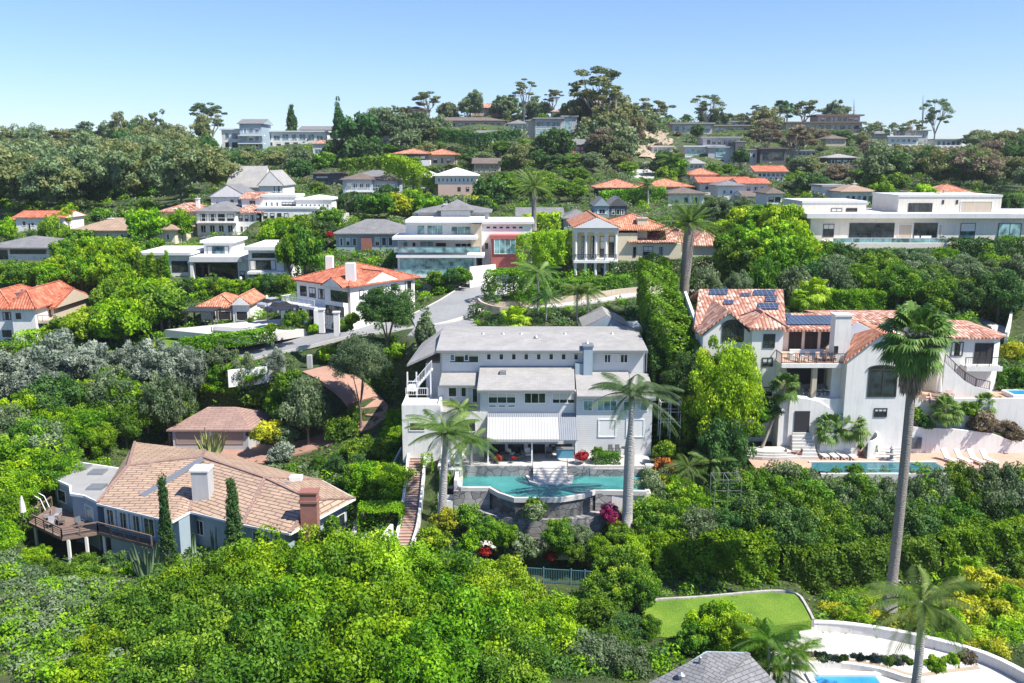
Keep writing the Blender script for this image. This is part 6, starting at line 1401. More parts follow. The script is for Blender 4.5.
def pip(x,y,poly):
    c=False; n=len(poly)
    for i in range(n):
        a,b=poly[i],poly[(i+1)%n]
        if (a[1]>y)!=(b[1]>y) and x<(b[0]-a[0])*(y-a[1])/(b[1]-a[1])+a[0]: c=not c
    return c
def field(poly,rows,step,maker,what,group,jit=.35,margin=.8,seed=1,skip=None,mass=None):
    """plants over a patch of hillside, in rows from front to back; maker(point,label,group,row)"""
    r=random.Random(seed); x0=min(p[0] for p in poly);x1=max(p[0] for p in poly);y0=min(p[1] for p in poly);y1=max(p[1] for p in poly)
    names={1:[''],2:['front row of ','back row of '],3:['front row of ','middle row of ','back row of ']}.get(rows) or [NUM[k]+' row of ' for k in range(rows)]
    cnt=0
    for k in range(rows):
        py=y1-(y1-y0)*(k+.5)/rows; items=[]; x=x0+step*r.random()
        while x<x1:
            xx=x+r.uniform(-jit,jit)*step; yy=py+r.uniform(-jit,jit)*(y1-y0)/rows*1.2
            x+=step
            if not pip(xx,yy,poly): continue
            v=hit(xx,yy)
            if v is None or blocked(v.x,v.y,margin): continue
            if skip and skip(xx,yy): continue
            if mass: maker(v,'','','mass'); continue
            items.append((xx,v))
        items.sort(key=lambda t:t[0])
        for i,(xx,v) in enumerate(items):
            pos=(NUM[i]+' from left') if i<20 else 'near the right end'
            rw='' if rows==1 else ', '+(['front','back'] if rows==2 else ['front','middle','back'] if rows==3 else NUM)[k]+' row'
            maker(v,f'{what} {pos}{rw}, {group}',group,k); cnt+=1
    print('FIELD',group,cnt,'masked' if mass else '')
    return cnt

def clump(n,leaf,seed,R_=1.,zs=.75):
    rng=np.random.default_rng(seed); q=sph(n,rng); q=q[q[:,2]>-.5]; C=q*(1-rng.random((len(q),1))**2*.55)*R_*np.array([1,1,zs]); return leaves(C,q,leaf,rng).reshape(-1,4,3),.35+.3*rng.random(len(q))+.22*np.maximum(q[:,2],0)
def light_crown(seed,leaf=.07,n=34,per=85,rc=.27):
    rng=np.random.default_rng(seed); d=sph(n*2,rng); d=d[d[:,2]>-.45][:n]; V=[];T=[]
    for k in range(len(d)):
        v,t=clump(per,leaf/rc,seed*50+k); r=rc*rng.uniform(.7,1.25); c=d[k]*(1-rng.random()*.4)*np.array([1,1,.8])
        V.append(v*r*np.array([1,1,.8])+c); T.append(t+rng.uniform(-.22,.22))
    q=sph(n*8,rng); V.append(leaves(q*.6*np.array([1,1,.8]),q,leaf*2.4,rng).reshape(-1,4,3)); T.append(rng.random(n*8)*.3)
    return np.concatenate(V),np.concatenate(T)
def mass_object(name,items,templates,label,cat,trunks=True,r_trunk=.25):
    """items: (x,y,z of the foot, height, width, palette) -> one stuff mesh"""
    pals=sorted({it[5] for it in items}); Vs=[];T=[];MI=[]; rng=np.random.default_rng(9); tm=MB()
    for it in items:
        v,t=templates[rng.integers(len(templates))]; a=rng.random()*6.283; ca,sa=math.cos(a),math.sin(a); H,W=it[3],it[4]; hc=min(H*.85,W*1.15) if trunks else H
        u=np.stack([v[...,0]*ca-v[...,1]*sa,v[...,0]*sa+v[...,1]*ca,v[...,2]],-1)*np.array([W/2,W/2,hc/1.7])+np.array([it[0],it[1],it[2]+H-hc*.48])
        Vs.append(u); T.append(np.clip(t+rng.uniform(-.12,.12),0,1)); MI.append(np.full(len(v),pals.index(it[5])))
    V=np.concatenate(Vs); n=len(V); c=np.array([items[0][0],items[0][1],items[0][2]])
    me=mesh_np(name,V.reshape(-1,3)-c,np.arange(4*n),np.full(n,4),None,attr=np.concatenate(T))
    for p in pals: me.materials.append(LEAF[p])
    mi=np.concatenate(MI)
    if trunks: me.materials.append(palebark)
    me.polygons.foreach_set('material_index',mi.astype(np.int32))
    o=bpy.data.objects.new(name,me); COL.objects.link(o); o.location=c; return tag(o,label,cat,None,'stuff')
def tree_at(kind,pal,v,Hm,Wm,label=None,group=None,name='tree',cat='tree'):
    key,R_,H_,tk=SPEC[kind]; i=rng0.randrange(len(LIB[key])); rz=rng0.uniform(0,6.28); Hc=min(Hm*.88,Wm*1.45)
    if kind=='conifer': Hc=Hm*.95
    e=empty(name,(v[0],v[1],v[2]-.1),label,cat,group); s=Wm/2/R_
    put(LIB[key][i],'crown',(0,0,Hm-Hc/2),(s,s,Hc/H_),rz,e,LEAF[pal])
    th=8.5 if tk=='L' else 5.
    put(TR[tk][rng0.randrange(3)],'trunk',(0,0,0),(s*.8,s*.8,Hm*.8/th),rz,e); return e
def gum_at(v,Hm,Wr,label,group,tall=False,pal='euc',i=None):
    L=EUCT if tall else EUC; tm,cm=L[rng0.randrange(len(L)) if i is None else i]; s=Hm/(26 if tall else 16); rz=rng0.uniform(0,6.28)
    e=empty('eucalyptus_tree',v,label,'eucalyptus',group); put(cm,'crown',(0,0,0),(s*Wr,s*Wr,s),rz,e,LEAF[pal]); t=bpy.data.objects.new('trunk',tm); COL.objects.link(t); t.parent=e; t.scale=(s*Wr,s*Wr,s); t.rotation_euler=(0,0,rz); return e
def gum(px,top,Y,wpx,label,group='tall gum trees on the skyline',tall=True,pal='euc',i=None,zb=None):
    p=P(px,top,Y); g=float(hz(p.x,p.y)) if zb is None else zb; dep=p.y*cp-p.z*sp; Hm=max(6,p.z-g); L=(13 if tall else 11)*Hm/(26 if tall else 16); return gum_at((p.x,p.y,g),Hm,min(1.7,max(.6,wpx*dep/F/L)),label,group,tall,pal,i)
def mk(kind,pals,h,w,name='tree'):
    def f(v,label,group,k):
        H=rng0.uniform(*h); W=H*rng0.uniform(*w); H=clear_h(v,H,W); pal=rng0.choice(pals)
        if H<1.: return None
        if k=='mass': WOOD.append((v.x,v.y,v.z-.2,H,min(W,H*1.35) if H>3 else W*.6,pal)); return None
        if H<2.6: return bush_at(pal,v,min(W/2,H*.75),label,group,'broadM' if v[1]<160 else 'farbush','shrub',H=H,cat='shrub',sink=.1)
        return tree_at(kind,pal,v,H,min(W,H*1.35),label,group,name)
    return f
def mkb(pals,r,key='bush',name='bush'):
    def f(v,label,group,k):
        R_=rng0.uniform(*r); H=clear_h(v,R_*1.6,R_*2)
        return bush_at(rng0.choice(pals),v,min(R_,H),label,group,key,name,cat=name) if H>.5 else None
    return f
# ---------------- far woods and hill planting
field([(-25,158),(30,152),(120,150),(215,155),(225,175),(215,215),(160,214),(60,218),(-25,222)],8,15,mk('wood',['euc','eucg','euc','eucg','euc','deep'],(11,18),(.55,.8)),'gum tree','the wood on the far left slope',seed=2,margin=1,mass=1)
field([(-20,194),(158,194),(158,207),(70,212),(-20,210)],2,13,mk('wood',['eucg','euc','green','deep'],(6,9),(.8,1.1)),'','',seed=73,mass=1)
field([(205,160),(345,158),(345,172),(285,176),(205,180)],2,20,mk('wood',['eucg','deep','euc'],(8,12),(.8,1.1)),'dark tree','the belt under the left hilltop houses',seed=3,mass=1)
field([(285,168),(312,168),(312,192),(330,196),(290,195)],2,15,mk('far',['eucg','deep','green'],(6,9),(.8,1.1)),'round tree','the dark clump left of the dark house',seed=4)
field([(340,158),(400,148),(440,168),(470,168),(530,158),(525,178),(400,178),(345,170)],3,17,mk('far',['deep','eucg','green','euc'],(5,8),(.9,1.2)),'round tree','the slope round the orange roofed ranch',seed=5,mass=1)
field([(352,140),(400,128),(440,132),(455,148),(400,150),(350,158)],3,17,mk('far',['eucg','euc','deep','eucg'],(9,13),(.8,1.1)),'gum tree','the wood left of the tan hilltop house',seed=6,mass=1)
field([(500,150),(536,142),(600,160),(690,160),(690,180),(600,182),(500,182)],3,18,mk('far',['deep','eucg','green','euc'],(6,9),(.9,1.2)),'leafy tree','the valley below the tall gum trees',seed=7,mass=1)
field([(570,128),(640,126),(655,150),(600,158),(572,150)],3,15,mk('wood',['euc','eucg','brown'],(10,14),(.7,.95)),'gum tree','the central skyline wood',seed=8,skip=lambda x,y:x>612 and y>128 and y<160,mass=1)
field([(745,140),(870,136),(1040,150),(1040,200),(985,196),(880,194),(800,188),(785,170),(745,150)],8,16,mk('wood',['euc','eucg','euc','deep','brown','euc'],(9,15),(.6,.9)),'gum tree','the wood on the right hillside',seed=9,margin=1,skip=lambda x,y:(x<790 and y>145) or (822<x<860 and y>150 and y<186),mass=1)
field([(690,168),(800,172),(830,186),(800,196),(700,186)],2,17,mk('far',['green','eucg','deep'],(4,6.5),(.9,1.2)),'round tree','the gardens below the stone towers',seed=10,mass=1)
field([(800,184),(900,190),(905,200),(880,212),(800,204)],2,16,mk('far',['green','bright','deep'],(4,6),(.9,1.2)),'bright tree','the row behind the big mansion',seed=11)
field([(500,185),(590,184),(590,206),(505,204)],3,17,mk('far',['green','bright','deep','green'],(4.5,7),(.9,1.3)),'leafy tree','the green bank left of the dark lodge',seed=12,mass=1)
field([(345,202),(500,204),(500,214),(480,222),(330,222),(335,204)],3,16,mk('far',['green','deep','bright','eucg','yellow'],(4.5,7),(.8,1.1)),'leafy tree','the belt behind the glass house',seed=13)
field([(265,226),(335,224),(335,246),(300,262),(262,248)],3,14,mk('mid',['green','bright','deep'],(5,7.5),(.8,1.1)),'leafy tree','the slope above the red tiled house',seed=14)
field([(0,196),(75,238),(160,238),(160,252),(60,252),(0,240)],2,16,mkb(['green','deep','bright'],(1.3,2.1),'farbush'),'shrub','the strip below the white ranch houses',seed=15)
field([(50,262),(140,255),(150,296),(55,300)],4,13,mk('mid',['bright','green','bright','lime'],(4.5,7),(.7,.95)),'bright green tree','the bank left of the white modern house',seed=16)
field([(0,272),(60,270),(60,290),(0,292)],2,14,mk('mid',['bright','green'],(4,5.5),(.8,1.0)),'bright green tree','the bank above the clay tiled house',seed=17)
field([(60,308),(170,300),(172,340),(110,352),(55,348)],4,14,mk('mid',['bright','green','bright','lime'],(4.5,7),(.75,1.)),'green tree','the thicket right of the clay tiled house',seed=18)
field([(180,290),(285,288),(290,300),(180,303)],2,11,mk('mid',['bright','deep','green'],(4,5.5),(.6,.8)),'slender tree','the screen in front of the white modern house',seed=19)
field([(0,205),(10,205),(70,212),(160,208),(160,222),(70,224),(0,214)],1,15,mkb(['bright','green'],(1.6,2.4),'farbush'),'shrub','the foot of the wood',seed=20)
field([(430,118),(520,112),(640,118),(760,126),(760,136),(640,128),(520,124),(430,126)],3,13,mk('far',['eucg','green','euc','deep'],(3,6),(.9,1.3)),'','',seed=71,mass=1)
field([(215,118),(430,112),(430,130),(350,128),(215,140)],3,14,mk('far',['eucg','green','euc','deep'],(3,6),(.9,1.3)),'','',seed=72,mass=1)
WT=[light_crown(500+k) for k in range(6)]
lw_=[w_ for w_ in WOOD if w_[0]<-40]; rw_=[w_ for w_ in WOOD if w_[0]>=-40]
mass_object('woodland',lw_,WT,'olive brown gum woodland covering the far left slope and hilltop gardens','woodland')
mass_object('woodland',rw_,WT,'olive and green gum woodland covering the far centre and right slopes','woodland')
print('WOOD',len(WOOD))
# ---------------- undergrowth between the trees
def under(poly,n,pals,seed,rr=(.5,1.3)):
    r=random.Random(seed); x0=min(p[0] for p in poly);x1=max(p[0] for p in poly);y0=min(p[1] for p in poly);y1=max(p[1] for p in poly); out=[]
    for _ in range(n):
        x=r.uniform(x0,x1);y=r.uniform(y0,y1)
        if not pip(x,y,poly): continue
        v=hit(x,y)
        if v is None or blocked(v.x,v.y,.9): continue
        k=max(1,v.y/130.); R_=r.uniform(*rr)*k; H=clear_h(v,R_*1.5,R_*2)
        if H<.4: continue
        if H<R_*.8: R_=H
        out.append((v.x,v.y,v.z-.25*R_,H,R_*2,r.choice(pals)))
    return out
def und(label,jobs,seed):
    it=[]
    for k,(poly,n,pals,rr) in enumerate(jobs): it+=under(poly,n,pals,seed+k,rr)
    print('UNDER',len(it)); mass_object('undergrowth',it,[clump(150,.16,600+k,1.,.85) for k in range(6)],label,'undergrowth',trunks=False)
und('mixed low undergrowth between the trees of the near slopes',[([(0,395),(400,395),(400,540),(340,560),(0,640)],900,['green','bright','deep','grey'],(.5,1.1)),([(0,540),(130,560),(120,683),(0,683)],260,['green','grey','bright'],(.5,1.0)),([(430,500),(660,500),(1024,480),(1024,640),(800,640),(640,683),(560,683),(430,560)],900,['green','bright','deep','green'],(.4,1.0)),([(640,395),(760,395),(760,510),(640,510)],260,['green','bright','deep'],(.4,.9))],10)
und('mixed green undergrowth over the middle hillside',[([(0,262),(400,255),(400,395),(0,400)],1100,['green','bright','deep','eucg'],(.6,1.2)),([(400,255),(1024,240),(1024,400),(690,330),(650,330),(400,330)],1300,['green','bright','deep','grey'],(.6,1.2))],30)
und('grey green scrub over the upper hillside',[([(0,195),(1024,190),(1024,262),(0,270)],1400,['green','bright','deep','eucg'],(.6,1.1)),([(205,120),(1024,112),(1024,195),(205,200)],1600,['eucg','green','deep','euc'],(.55,1.0))],50)
# ---------------- skyline and named trees
gum(598,66,338,62,'tallest open gum tree on the centre skyline, brownish crown on pale forked limbs',i=0)
gum(610,84,332,46,'gum tree just right of the tallest one on the centre skyline',i=1)
gum(524,77,420,46,'broad gum tree on the skyline above the tan hilltop house',i=2)
gum(553,88,425,26,'thin gum tree between the two big skyline gums',i=1)
gum(654,98,405,44,'low spreading gum tree right of the tallest skyline gums',tall=False,i=0)
gum(630,102,412,30,'small gum tree against the sky beside the low spreading one',tall=False,i=2)
gum(708,94,410,34,'gum tree standing alone on the skyline above the terraced hilltop house',i=0)
for k,(x,t,Y,w_,pl) in enumerate(((578,98,345,44,'euc'),(622,104,350,46,'euc'),(602,112,322,48,'euc'),(586,128,315,40,'eucg'),(626,116,345,34,'brown'),(560,116,350,26,'eucg'),(536,100,430,30,'eucg'),(506,96,440,30,'eucg'),(720,112,415,26,'eucg'),(748,116,415,26,'euc'),(838,104,452,26,'eucg'),(412,110,420,30,'euc'),(440,118,400,26,'eucg'))):
    tree('wood',pl,x,t,Y,w_,'full crowned gum tree around the centre skyline, '+NUM[k]+' of thirteen','full crowned gums around the centre skyline',name='eucalyptus_tree',cat='eucalyptus')
gum(209,101,390,58,'wide gum tree at the left end of the hilltop houses',i=1,pal='eucg')
gum(805,98,450,48,'broad gum tree over the long flat hilltop building',i=2,tall=False)
gum(938,98,440,30,'tall narrow dark gum tree beside the mast on the right skyline',i=0,pal='eucg')
gum(760,104,430,20,'slim gum tree left of the long flat hilltop building',i=1)
gum(428,92,430,40,'leaning sparse gum tree on the skyline left of centre',tall=False,i=3)
gum(795,124,330,50,'spreading pink brown gum tree with visible pale limbs on the right slope','broad gum trees on the right slope',tall=False,i=0,pal='brown')
gum(768,118,340,34,'pale brown gum tree left of the spreading one on the right slope','broad gum trees on the right slope',tall=False,i=1,pal='brown')
for k,(x,t,w_) in enumerate(((475,92,16),(448,104,20),(470,98,22))): tree('far','eucg',x,t,438,w_,('dark round tree','low bushy tree','green tree')[k]+' on the skyline above the pinkish house, '+NUM[k]+' of three','three trees above the pinkish house')
for k,(x,t,w_) in enumerate(((120,112,20),(158,109,14),(146,120,10),(60,130,40),(20,132,40),(90,122,36),(1000,136,40),(1018,132,36),(970,134,36),(915,118,22),(898,121,22),(868,122,22))):
    gum(x,t,400 if x<500 else 405,w_,'gum tree breaking the skyline above the woods, '+NUM[k]+' of twelve','gum trees breaking the skyline',tall=False,pal=rng0.choice(['euc','eucg']))
for k,(x,t,w_,Y) in enumerate(((291,108,15,385),(338,104,15,370))):
    tree('conifer','deep',x,t,Y,w_,('pale','dark')[k]+' Norfolk pine on the left skyline, '+('left','right')[k]+' one of two','Norfolk pines on the left skyline','pine_tree')
tree('far','deep',362,117,330,44,'big rounded dark tree right of the hilltop houses','dark trees right of the hilltop houses')
tree('far','eucg',392,112,332,36,'olive green tree between the big dark tree and the skyline wood','dark trees right of the hilltop houses')
tree('far','deep',361,138,320,42,'dark round tree below the big rounded one','dark trees right of the hilltop houses')
for k,(x,t,w_,Y,pl) in enumerate(((335,140,26,330,'deep'),(405,133,30,325,'eucg'),(420,118,34,345,'eucg'),(300,152,34,320,'green'),(325,153,24,318,'green'),(388,186,20,232,'deep'))):
    tree('far',pl,x,t,Y,w_,'rounded tree on the left centre hillside, '+NUM[k]+' of six scattered ones','scattered trees on the left centre hillside')
for k,(x,t,w_,Y,pl) in enumerate(((490,180,34,225,'deep'),(556,130,36,290,'deep'),(620,126,40,300,'eucg'),(605,135,30,298,'euc'),(618,142,34,300,'brown'),(648,112,30,400,'eucg'),(665,152,20,280,'deep'),(698,126,14,380,'deep'),(741,150,18,300,'deep'),(676,160,26,262,'green'),(665,168,22,250,'green'))):
    tree('far',pl,x,t,Y,w_,'bushy tree on the centre slope under the tall gums, '+NUM[k]+' in this group','bushy trees under the tall gums')
tree('mid','bright',147,212,183,38,'bright round tree in front of the cream ranch house','round trees by the cream ranch house')
tree('mid','bright',180,212,188,26,'smaller bright round tree between the ranch and the long villa','round trees by the cream ranch house')
tree('mid','green',52,219,178,28,'spreading green tree in front of the small red tiled white house','garden trees at the far left')
tree('mid','lime',65,209,192,12,'small lime green tree at the right end of the small red tiled house','garden trees at the far left')
tree('mid','bright',4,219,178,20,'bright green tree at the left edge above the grey roof','garden trees at the far left')
tree('mid','green',303,232,158,36,'green tree left of the brick chimneyed ranch','trees around the brick chimneyed ranch')
tree('mid','bright',288,236,156,26,'bright tree above the roof of the red tiled house','trees around the brick chimneyed ranch')
bush('red',330,232,160,8,'small red flowering bush at the left end of the grey roofed ranch',None,'farbush')
def hedge(label,pts,w_,h_,pal,leaf=.2,dens=60,seed=1,name='hedge',group=None,cat='hedge',wob=.12,mat=None):
    Vs,T=hedge_mesh(pts,w_,h_,leaf,dens,seed,wob); c=Vector(pts[0])
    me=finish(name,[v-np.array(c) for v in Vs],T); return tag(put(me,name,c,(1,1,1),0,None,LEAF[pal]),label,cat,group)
def gp(px,py,dz=-.3): v=hit(px,py); return (v+Vector((0,0,dz))) if v else P(px,py,120)
hedge('arching bright lime vine hedge right of the blue grey house',[P(388,174,245),P(405,178,243),P(420,188,240),P(428,196,238)],5,5,'lime',.35,16,3)
hedge('dark clipped hedge running above the blue grey house roof',[P(340,171,262),P(385,168,262),P(420,170,262)],4,3,'green',.35,16,4)
hedge('clipped hedge along the slope below the pale blue house',[P(440,141,325),P(480,146,322),P(520,142,325)],4,4,'deep',.4,12,5)
hedge('bright hedge in front of the dark lodge',[P(600,204,228),P(640,202,228),P(665,200,228)],3,3,'bright',.3,18,6)
hedge('rounded glowing lime hedge left of the yellow villa portico',[P(521,266,150),P(545,264,149),P(568,263,148)],6,4.6,'lime',.2,60,7,wob=.3)
hedge('lime topped hedge left of the slender palm',[P(522,232,174),P(545,231,174),P(560,230,174)],4,3,'lime',.3,22,8)
hedge('dark clipped hedge along the foot of the yellow villa',[P(610,276,146),P(650,275,146),P(700,272,147),P(730,268,148)],2.2,2.2,'deep',.17,50,9)
hedge('lower clipped hedge under the yellow villa beside the curved path',[P(540,292,138),P(590,291,137),P(630,287,138)],2.2,1.8,'green',.17,50,10)
hedge('round clipped hedge enclosed by the curved wall at the street bend',[P(492,299,133),P(512,301,131),P(545,300,132)],5.5,4.2,'bright',.17,55,11)
hedge('small dark rounded hedge at the street corner planting',[P(472,316,125),P(482,317,124.5)],2.8,1.5,'deep',.15,60,12)
hedge('long clipped hedge on the ridge above the right villa',[P(798,312,118),P(840,312,118),P(880,313,118)],3,2.8,'bright',.16,60,13)
hedge('dark flat topped hedge below the mansion terrace',[P(948,262,141),P(975,262,141),P(993,262,142)],6,3.4,'deep',.2,40,14)
hedge('low dark hedge along the mansion terrace wall',[P(836,262,140),P(880,263,140),P(940,263,140)],2.2,2.0,'deep',.2,40,15)
hedge('clipped hedge at the right edge below the mansion',[P(1000,260,142),P(1040,260,142)],4,3.4,'green',.2,40,16)
hedge('clipped hedge bordering the lawn by the slatted screens',[P(180,352,117.5),P(220,347,118),P(275,341,119)],1.8,1.7,'bright',.15,70,17)
hedge('clipped square topped hedge block left of the brick steps',[P(379,538,80.5),P(383,526,83)],4.0,2.6,'bright',.12,170,18,wob=.05)
hedge('tall clipped wall of green hedge beside the main house, running uphill',[P(690,405,95),P(672,372,99),P(663,345,105),P(657,320,112),P(652,300,121)],3.6,6.0,'green',.18,60,19)
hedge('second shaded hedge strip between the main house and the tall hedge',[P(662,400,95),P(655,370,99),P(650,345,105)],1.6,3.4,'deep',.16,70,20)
hedge('long thick hedge at the right behind the big palm',[P(925,572,80),P(960,566,81),P(1045,556,83)],4,4.2,'bright',.15,95,21)
hedge('tall shaded hedge wall above the bottom lawn',[P(650,590,77),P(700,590,77),P(772,584,77)],3.5,4.6,'bright',.15,110,22,wob=.22)
hedge('dark green hedge continuing right of the tall hedge wall',[P(776,585,78),P(830,586,78),P(925,578,79)],4.5,4.3,'green',.15,90,23)
hedge('hedge in the bed over the pool beside the white wing',[P(592,468,88.6),P(605,468,88.8),P(619,469,88.8)],1.6,1.7,'green',.10,200,24)
hedge('clipped hedge in the planter on the left terrace steps',[P(427,480,88),P(427,470,89)],1.0,1.8,'bright',.11,160,25)
hedge('clipped hedge at the left edge by the cream ranch',[P(44,241,182),P(90,243,181)],3,2.2,'green',.3,22,26)
hedge('low hedge in front of the left edge Mediterranean house',[P(20,345,122),P(40,344,122)],2.6,1.8,'lime',.16,60,27)
# ---------------- middle distance right side
field([(735,262),(800,252),(812,290),(760,300),(722,296)],4,16,mk('mid',['bright','green','lime','bright'],(5,8),(.8,1.1)),'bright tree','the clump left of the white mansion',seed=31)
field([(815,262),(1000,272),(985,300),(940,312),(800,302),(808,270)],5,17,mkb(['green','grey','bright','deep','grey','green'],(1.8,3.0),'broadM'),'shrub','the slope below the white mansion',seed=32)
field([(685,252),(740,240),(740,262),(700,266)],2,14,mk('mid',['bright','green'],(4,6),(.9,1.2)),'bright tree','the group right of the yellow villa',seed=33)
field([(735,215),(808,215),(808,245),(740,245)],3,17,mk('mid',['green','bright','lime'],(4,7),(.9,1.2)),'bright tree','the mass right of the date palm',seed=34)
field([(610,232),(700,224),(700,236),(690,244),(680,238)],1,14,mkb(['green','grey'],(1.6,2.2),'farbush'),'shrub','the garden above the yellow villa',seed=35)
tree('olive','grey',717,198,186,34,'soft grey green tree right of the date palm crown','silvery trees beyond the yellow villa')
tree('olive','grey',745,199,190,26,'second soft grey green tree further right of the palm crown','silvery trees beyond the yellow villa')
tree('mid','green',780,232,143,34,'large green tree overlapping the left end of the mansion','trees by the left end of the mansion')
tree('mid','lime',786,208,150,34,'glowing yellow green tree at the mansion corner','trees by the left end of the mansion')
tree('mid','green',800,248,138,40,'darker green tree below the mansion corner','trees by the left end of the mansion')
tree('mid','green',888,186,170,26,'green tree between the two roof blocks of the mansion','trees by the left end of the mansion')
tree('mid','lime',923,187,190,28,'lime green tree behind the mansion roof','trees by the left end of the mansion')
tree('mid','deep',1010,196,180,24,'dark tree at the right end of the mansion roof','trees by the left end of the mansion')
tree('med','deep',1002,275,118,46,'dark dense tree at the right edge above the villa','trees at the right edge')
tree('olive','grey',1015,258,124,40,'grey green olive tree at the right edge below the mansion','trees at the right edge')
tree('med','deep',967,285,118,34,'dark glossy tree behind the right villa wing','trees at the right edge')
tree('med','green',940,284,119,40,'green tree right behind the tall fan palm crown','trees at the right edge')
tree('med','green',900,270,122,40,'green tree on the bank above the villa roof','trees at the right edge')
for k,(x,t,Y,w_,pl) in enumerate(((708,272,118,34,'grey'),(795,272,120,34,'grey'),(835,268,124,40,'grey'),(812,283,118,30,'bright'),(860,268,126,40,'green'),(765,264,122,40,'green'),(740,274,119,26,'grey'))):
    tree('med',pl,x,t,Y,w_,'shrubby tree above the left villa roof, '+NUM[k]+' of seven','shrubby trees above the villa roof')
# ---------------- around the main house
tree('broad','lime',727,352,91,72,'big dense round tree with a glowing yellow green right side by the villa','large trees between the two houses',hr=1.25)
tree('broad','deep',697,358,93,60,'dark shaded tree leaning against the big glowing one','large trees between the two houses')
tree('med','deep',722,425,87,50,'dark leafy tree below the big glowing tree','large trees between the two houses')
tree('med','green',700,395,92,40,'green tree on the left of the big glowing pair','large trees between the two houses')
tree('broad','deep',386,290,113,54,'dark round headed tree standing in the street bend','street side trees')
tree('conifer','eucg',425,314,108,30,'short conical tree at the left end of the main house roof','street side trees','conifer_tree')
tree('broad','eucg',358,342,104,54,'large dark leaning tree casting shade over the brick drive','street side trees')
tree('med','grey',306,385,104,44,'airy grey green tree beside the brick drive','street side trees')
tree('olive','silver',275,350,110,20,'thin pale tree just right of the gate','street side trees')
for k,(x,t,Y,w_,pl) in enumerate(((60,343,113,86,'silver'),(15,352,112,60,'silver'),(98,350,112,46,'silver'),(165,344,112,60,'silver'),(135,346,113,40,'silver'),(190,356,111,34,'silver'),(220,348,113,34,'grey'),(246,358,112,28,'grey'),(38,368,107,50,'silver'),(110,372,107,50,'grey'),(165,378,106,44,'grey'))):
    tree('olive',pl,x,t,Y,w_,'silvery olive tree, '+NUM[k]+' of eleven in the left slope grove','olive grove on the left slope',name='olive_tree')
field([(0,432),(60,420),(200,398),(205,425),(150,448),(60,474),(0,482)],4,17,mk('med',['green','deep','bright','grey','green'],(3.5,6),(.8,1.1)),'leafy tree','the left slope below the olive grove',seed=41)
field([(200,395),(300,398),(300,425),(268,420),(262,408),(205,400)],2,14,mkb(['green','bright','deep'],(1.1,1.8)),'bush','the bank right of the garage roof',seed=42)
field([(225,380),(290,378),(350,395),(345,420),(300,432),(225,400)],3,14,mkb(['green','bright','grey','yellow'],(1.2,2.2)),'bush','the bank inside the drive bend',seed=43)
field([(360,440),(400,425),(408,455),(395,500),(360,500),(320,470),(300,462)],5,13,mkb(['green','bright','deep','bright'],(1.2,2.3),'broadM'),'bush','the bank between the drive and brick steps',seed=45)
field([(305,452),(345,440),(345,458),(310,468)],2,12,mkb(['yellow','lime'],(1.0,1.5)),'yellow green mound','the bank by the court',seed=46)
for k,(x,t,Y,w_,pl) in enumerate(((272,424,103,30,'yellow'),(262,428,102,22,'yellow'),(285,428,103,24,'grey'),(281,446,99,26,'silver'),(343,420,103,34,'green'),(300,402,104,30,'silver'),(356,408,106,20,'green'),(398,345,112,28,'lime'),(345,352,114,26,'green'),(330,350,115,24,'bright'))):
    bush(pl,x,t,Y,w_,{'yellow':'golden','grey':'grey green','silver':'silvery','green':'green','lime':'lime','bright':'bright green'}[pl]+' bush beside the brick court and drive, '+NUM[k]+' of ten','bushes beside the brick drive')
hedge('uneven hedge along the front of the white court above the street',[P(205,349,121),P(262,341,124),P(318,332,125)],2.2,1.6,'green',.15,70,28,wob=.3)
field([(180,385),(262,368),(262,402),(205,404),(186,404)],3,13,mk('med',['green','bright'],(2.2,3.2),(1.1,1.5)),'leafy tree','the bank above the garage roof',seed=47,margin=.2)
for k,(x,y,w_,pl) in enumerate(((300,320,16,'green'),(289,324,20,'green'),(272,330,12,'bright'),(314,331,12,'bright'),(250,322,8,'green'),(342,330,20,'green'),(352,322,16,'bright'),(436,284,22,'green'),(452,282,24,'deep'),(462,280,20,'green'),(440,295,20,'bright'),(412,290,18,'green'),(478,330,16,'lime'))):
    bush(pl,x,y-w_*.5,{0:119,1:118,2:117,3:116,4:122,5:115,6:115}.get(k,140 if k<12 else 122),w_,'planting beside the upper street and courts, '+NUM[k]+' of thirteen','planting by the upper street')
# agave / cactus clumps
def spiky(name,label,px,base,Y,Hpx,n,r,pal,spread=.5,cat='cactus',seed=1,z=None):
    rg_=random.Random(seed); v=P(px,base,Y); Hm=Hpx*(Y*cp-v.z*sp)/F; m=MB()
    for i in range(n):
        a=rg_.uniform(0,6.28); t=rg_.random()**.7*spread; hh=Hm*rg_.uniform(.6,1); b=v+Vector((math.cos(a)*.3,math.sin(a)*.3,-.3)); mid=v+Vector((math.cos(a)*t*Hm*.7,math.sin(a)*t*Hm*.7,hh*.45)); e=v+Vector((math.cos(a)*t*Hm,math.sin(a)*t*Hm,hh)); m.tube([b,mid,e],[r*.9,r,r*.35],6)
    return tag(m.build(name,pal,origin=v,smooth=True),label,cat)
cact=rough('cactus_green',(.13,.20,.10),.2,3,.7,.4,12,0,'Object'); cacty=rough('cactus_yellow',(.38,.40,.16),.2,3,.7,.4,12,0,'Object')
spiky('cactus','tall pale yellow green euphorbia in front of the garage doors',212,457,101,27,46,.13,cacty,.62,seed=2)
spiky('cactus','large grey green columnar cactus in front of the ranch house',150,582,72,42,20,.17,cact,.45,seed=3)
spiky('cactus','thin columnar cactus between the two cypress trees',193,552,75,26,7,.10,cact,.2,seed=4)
spiky('cactus','slender tall cactus by the blue ranch wall near the right cypress',215,553,75.5,28,5,.08,cact,.15,seed=5)
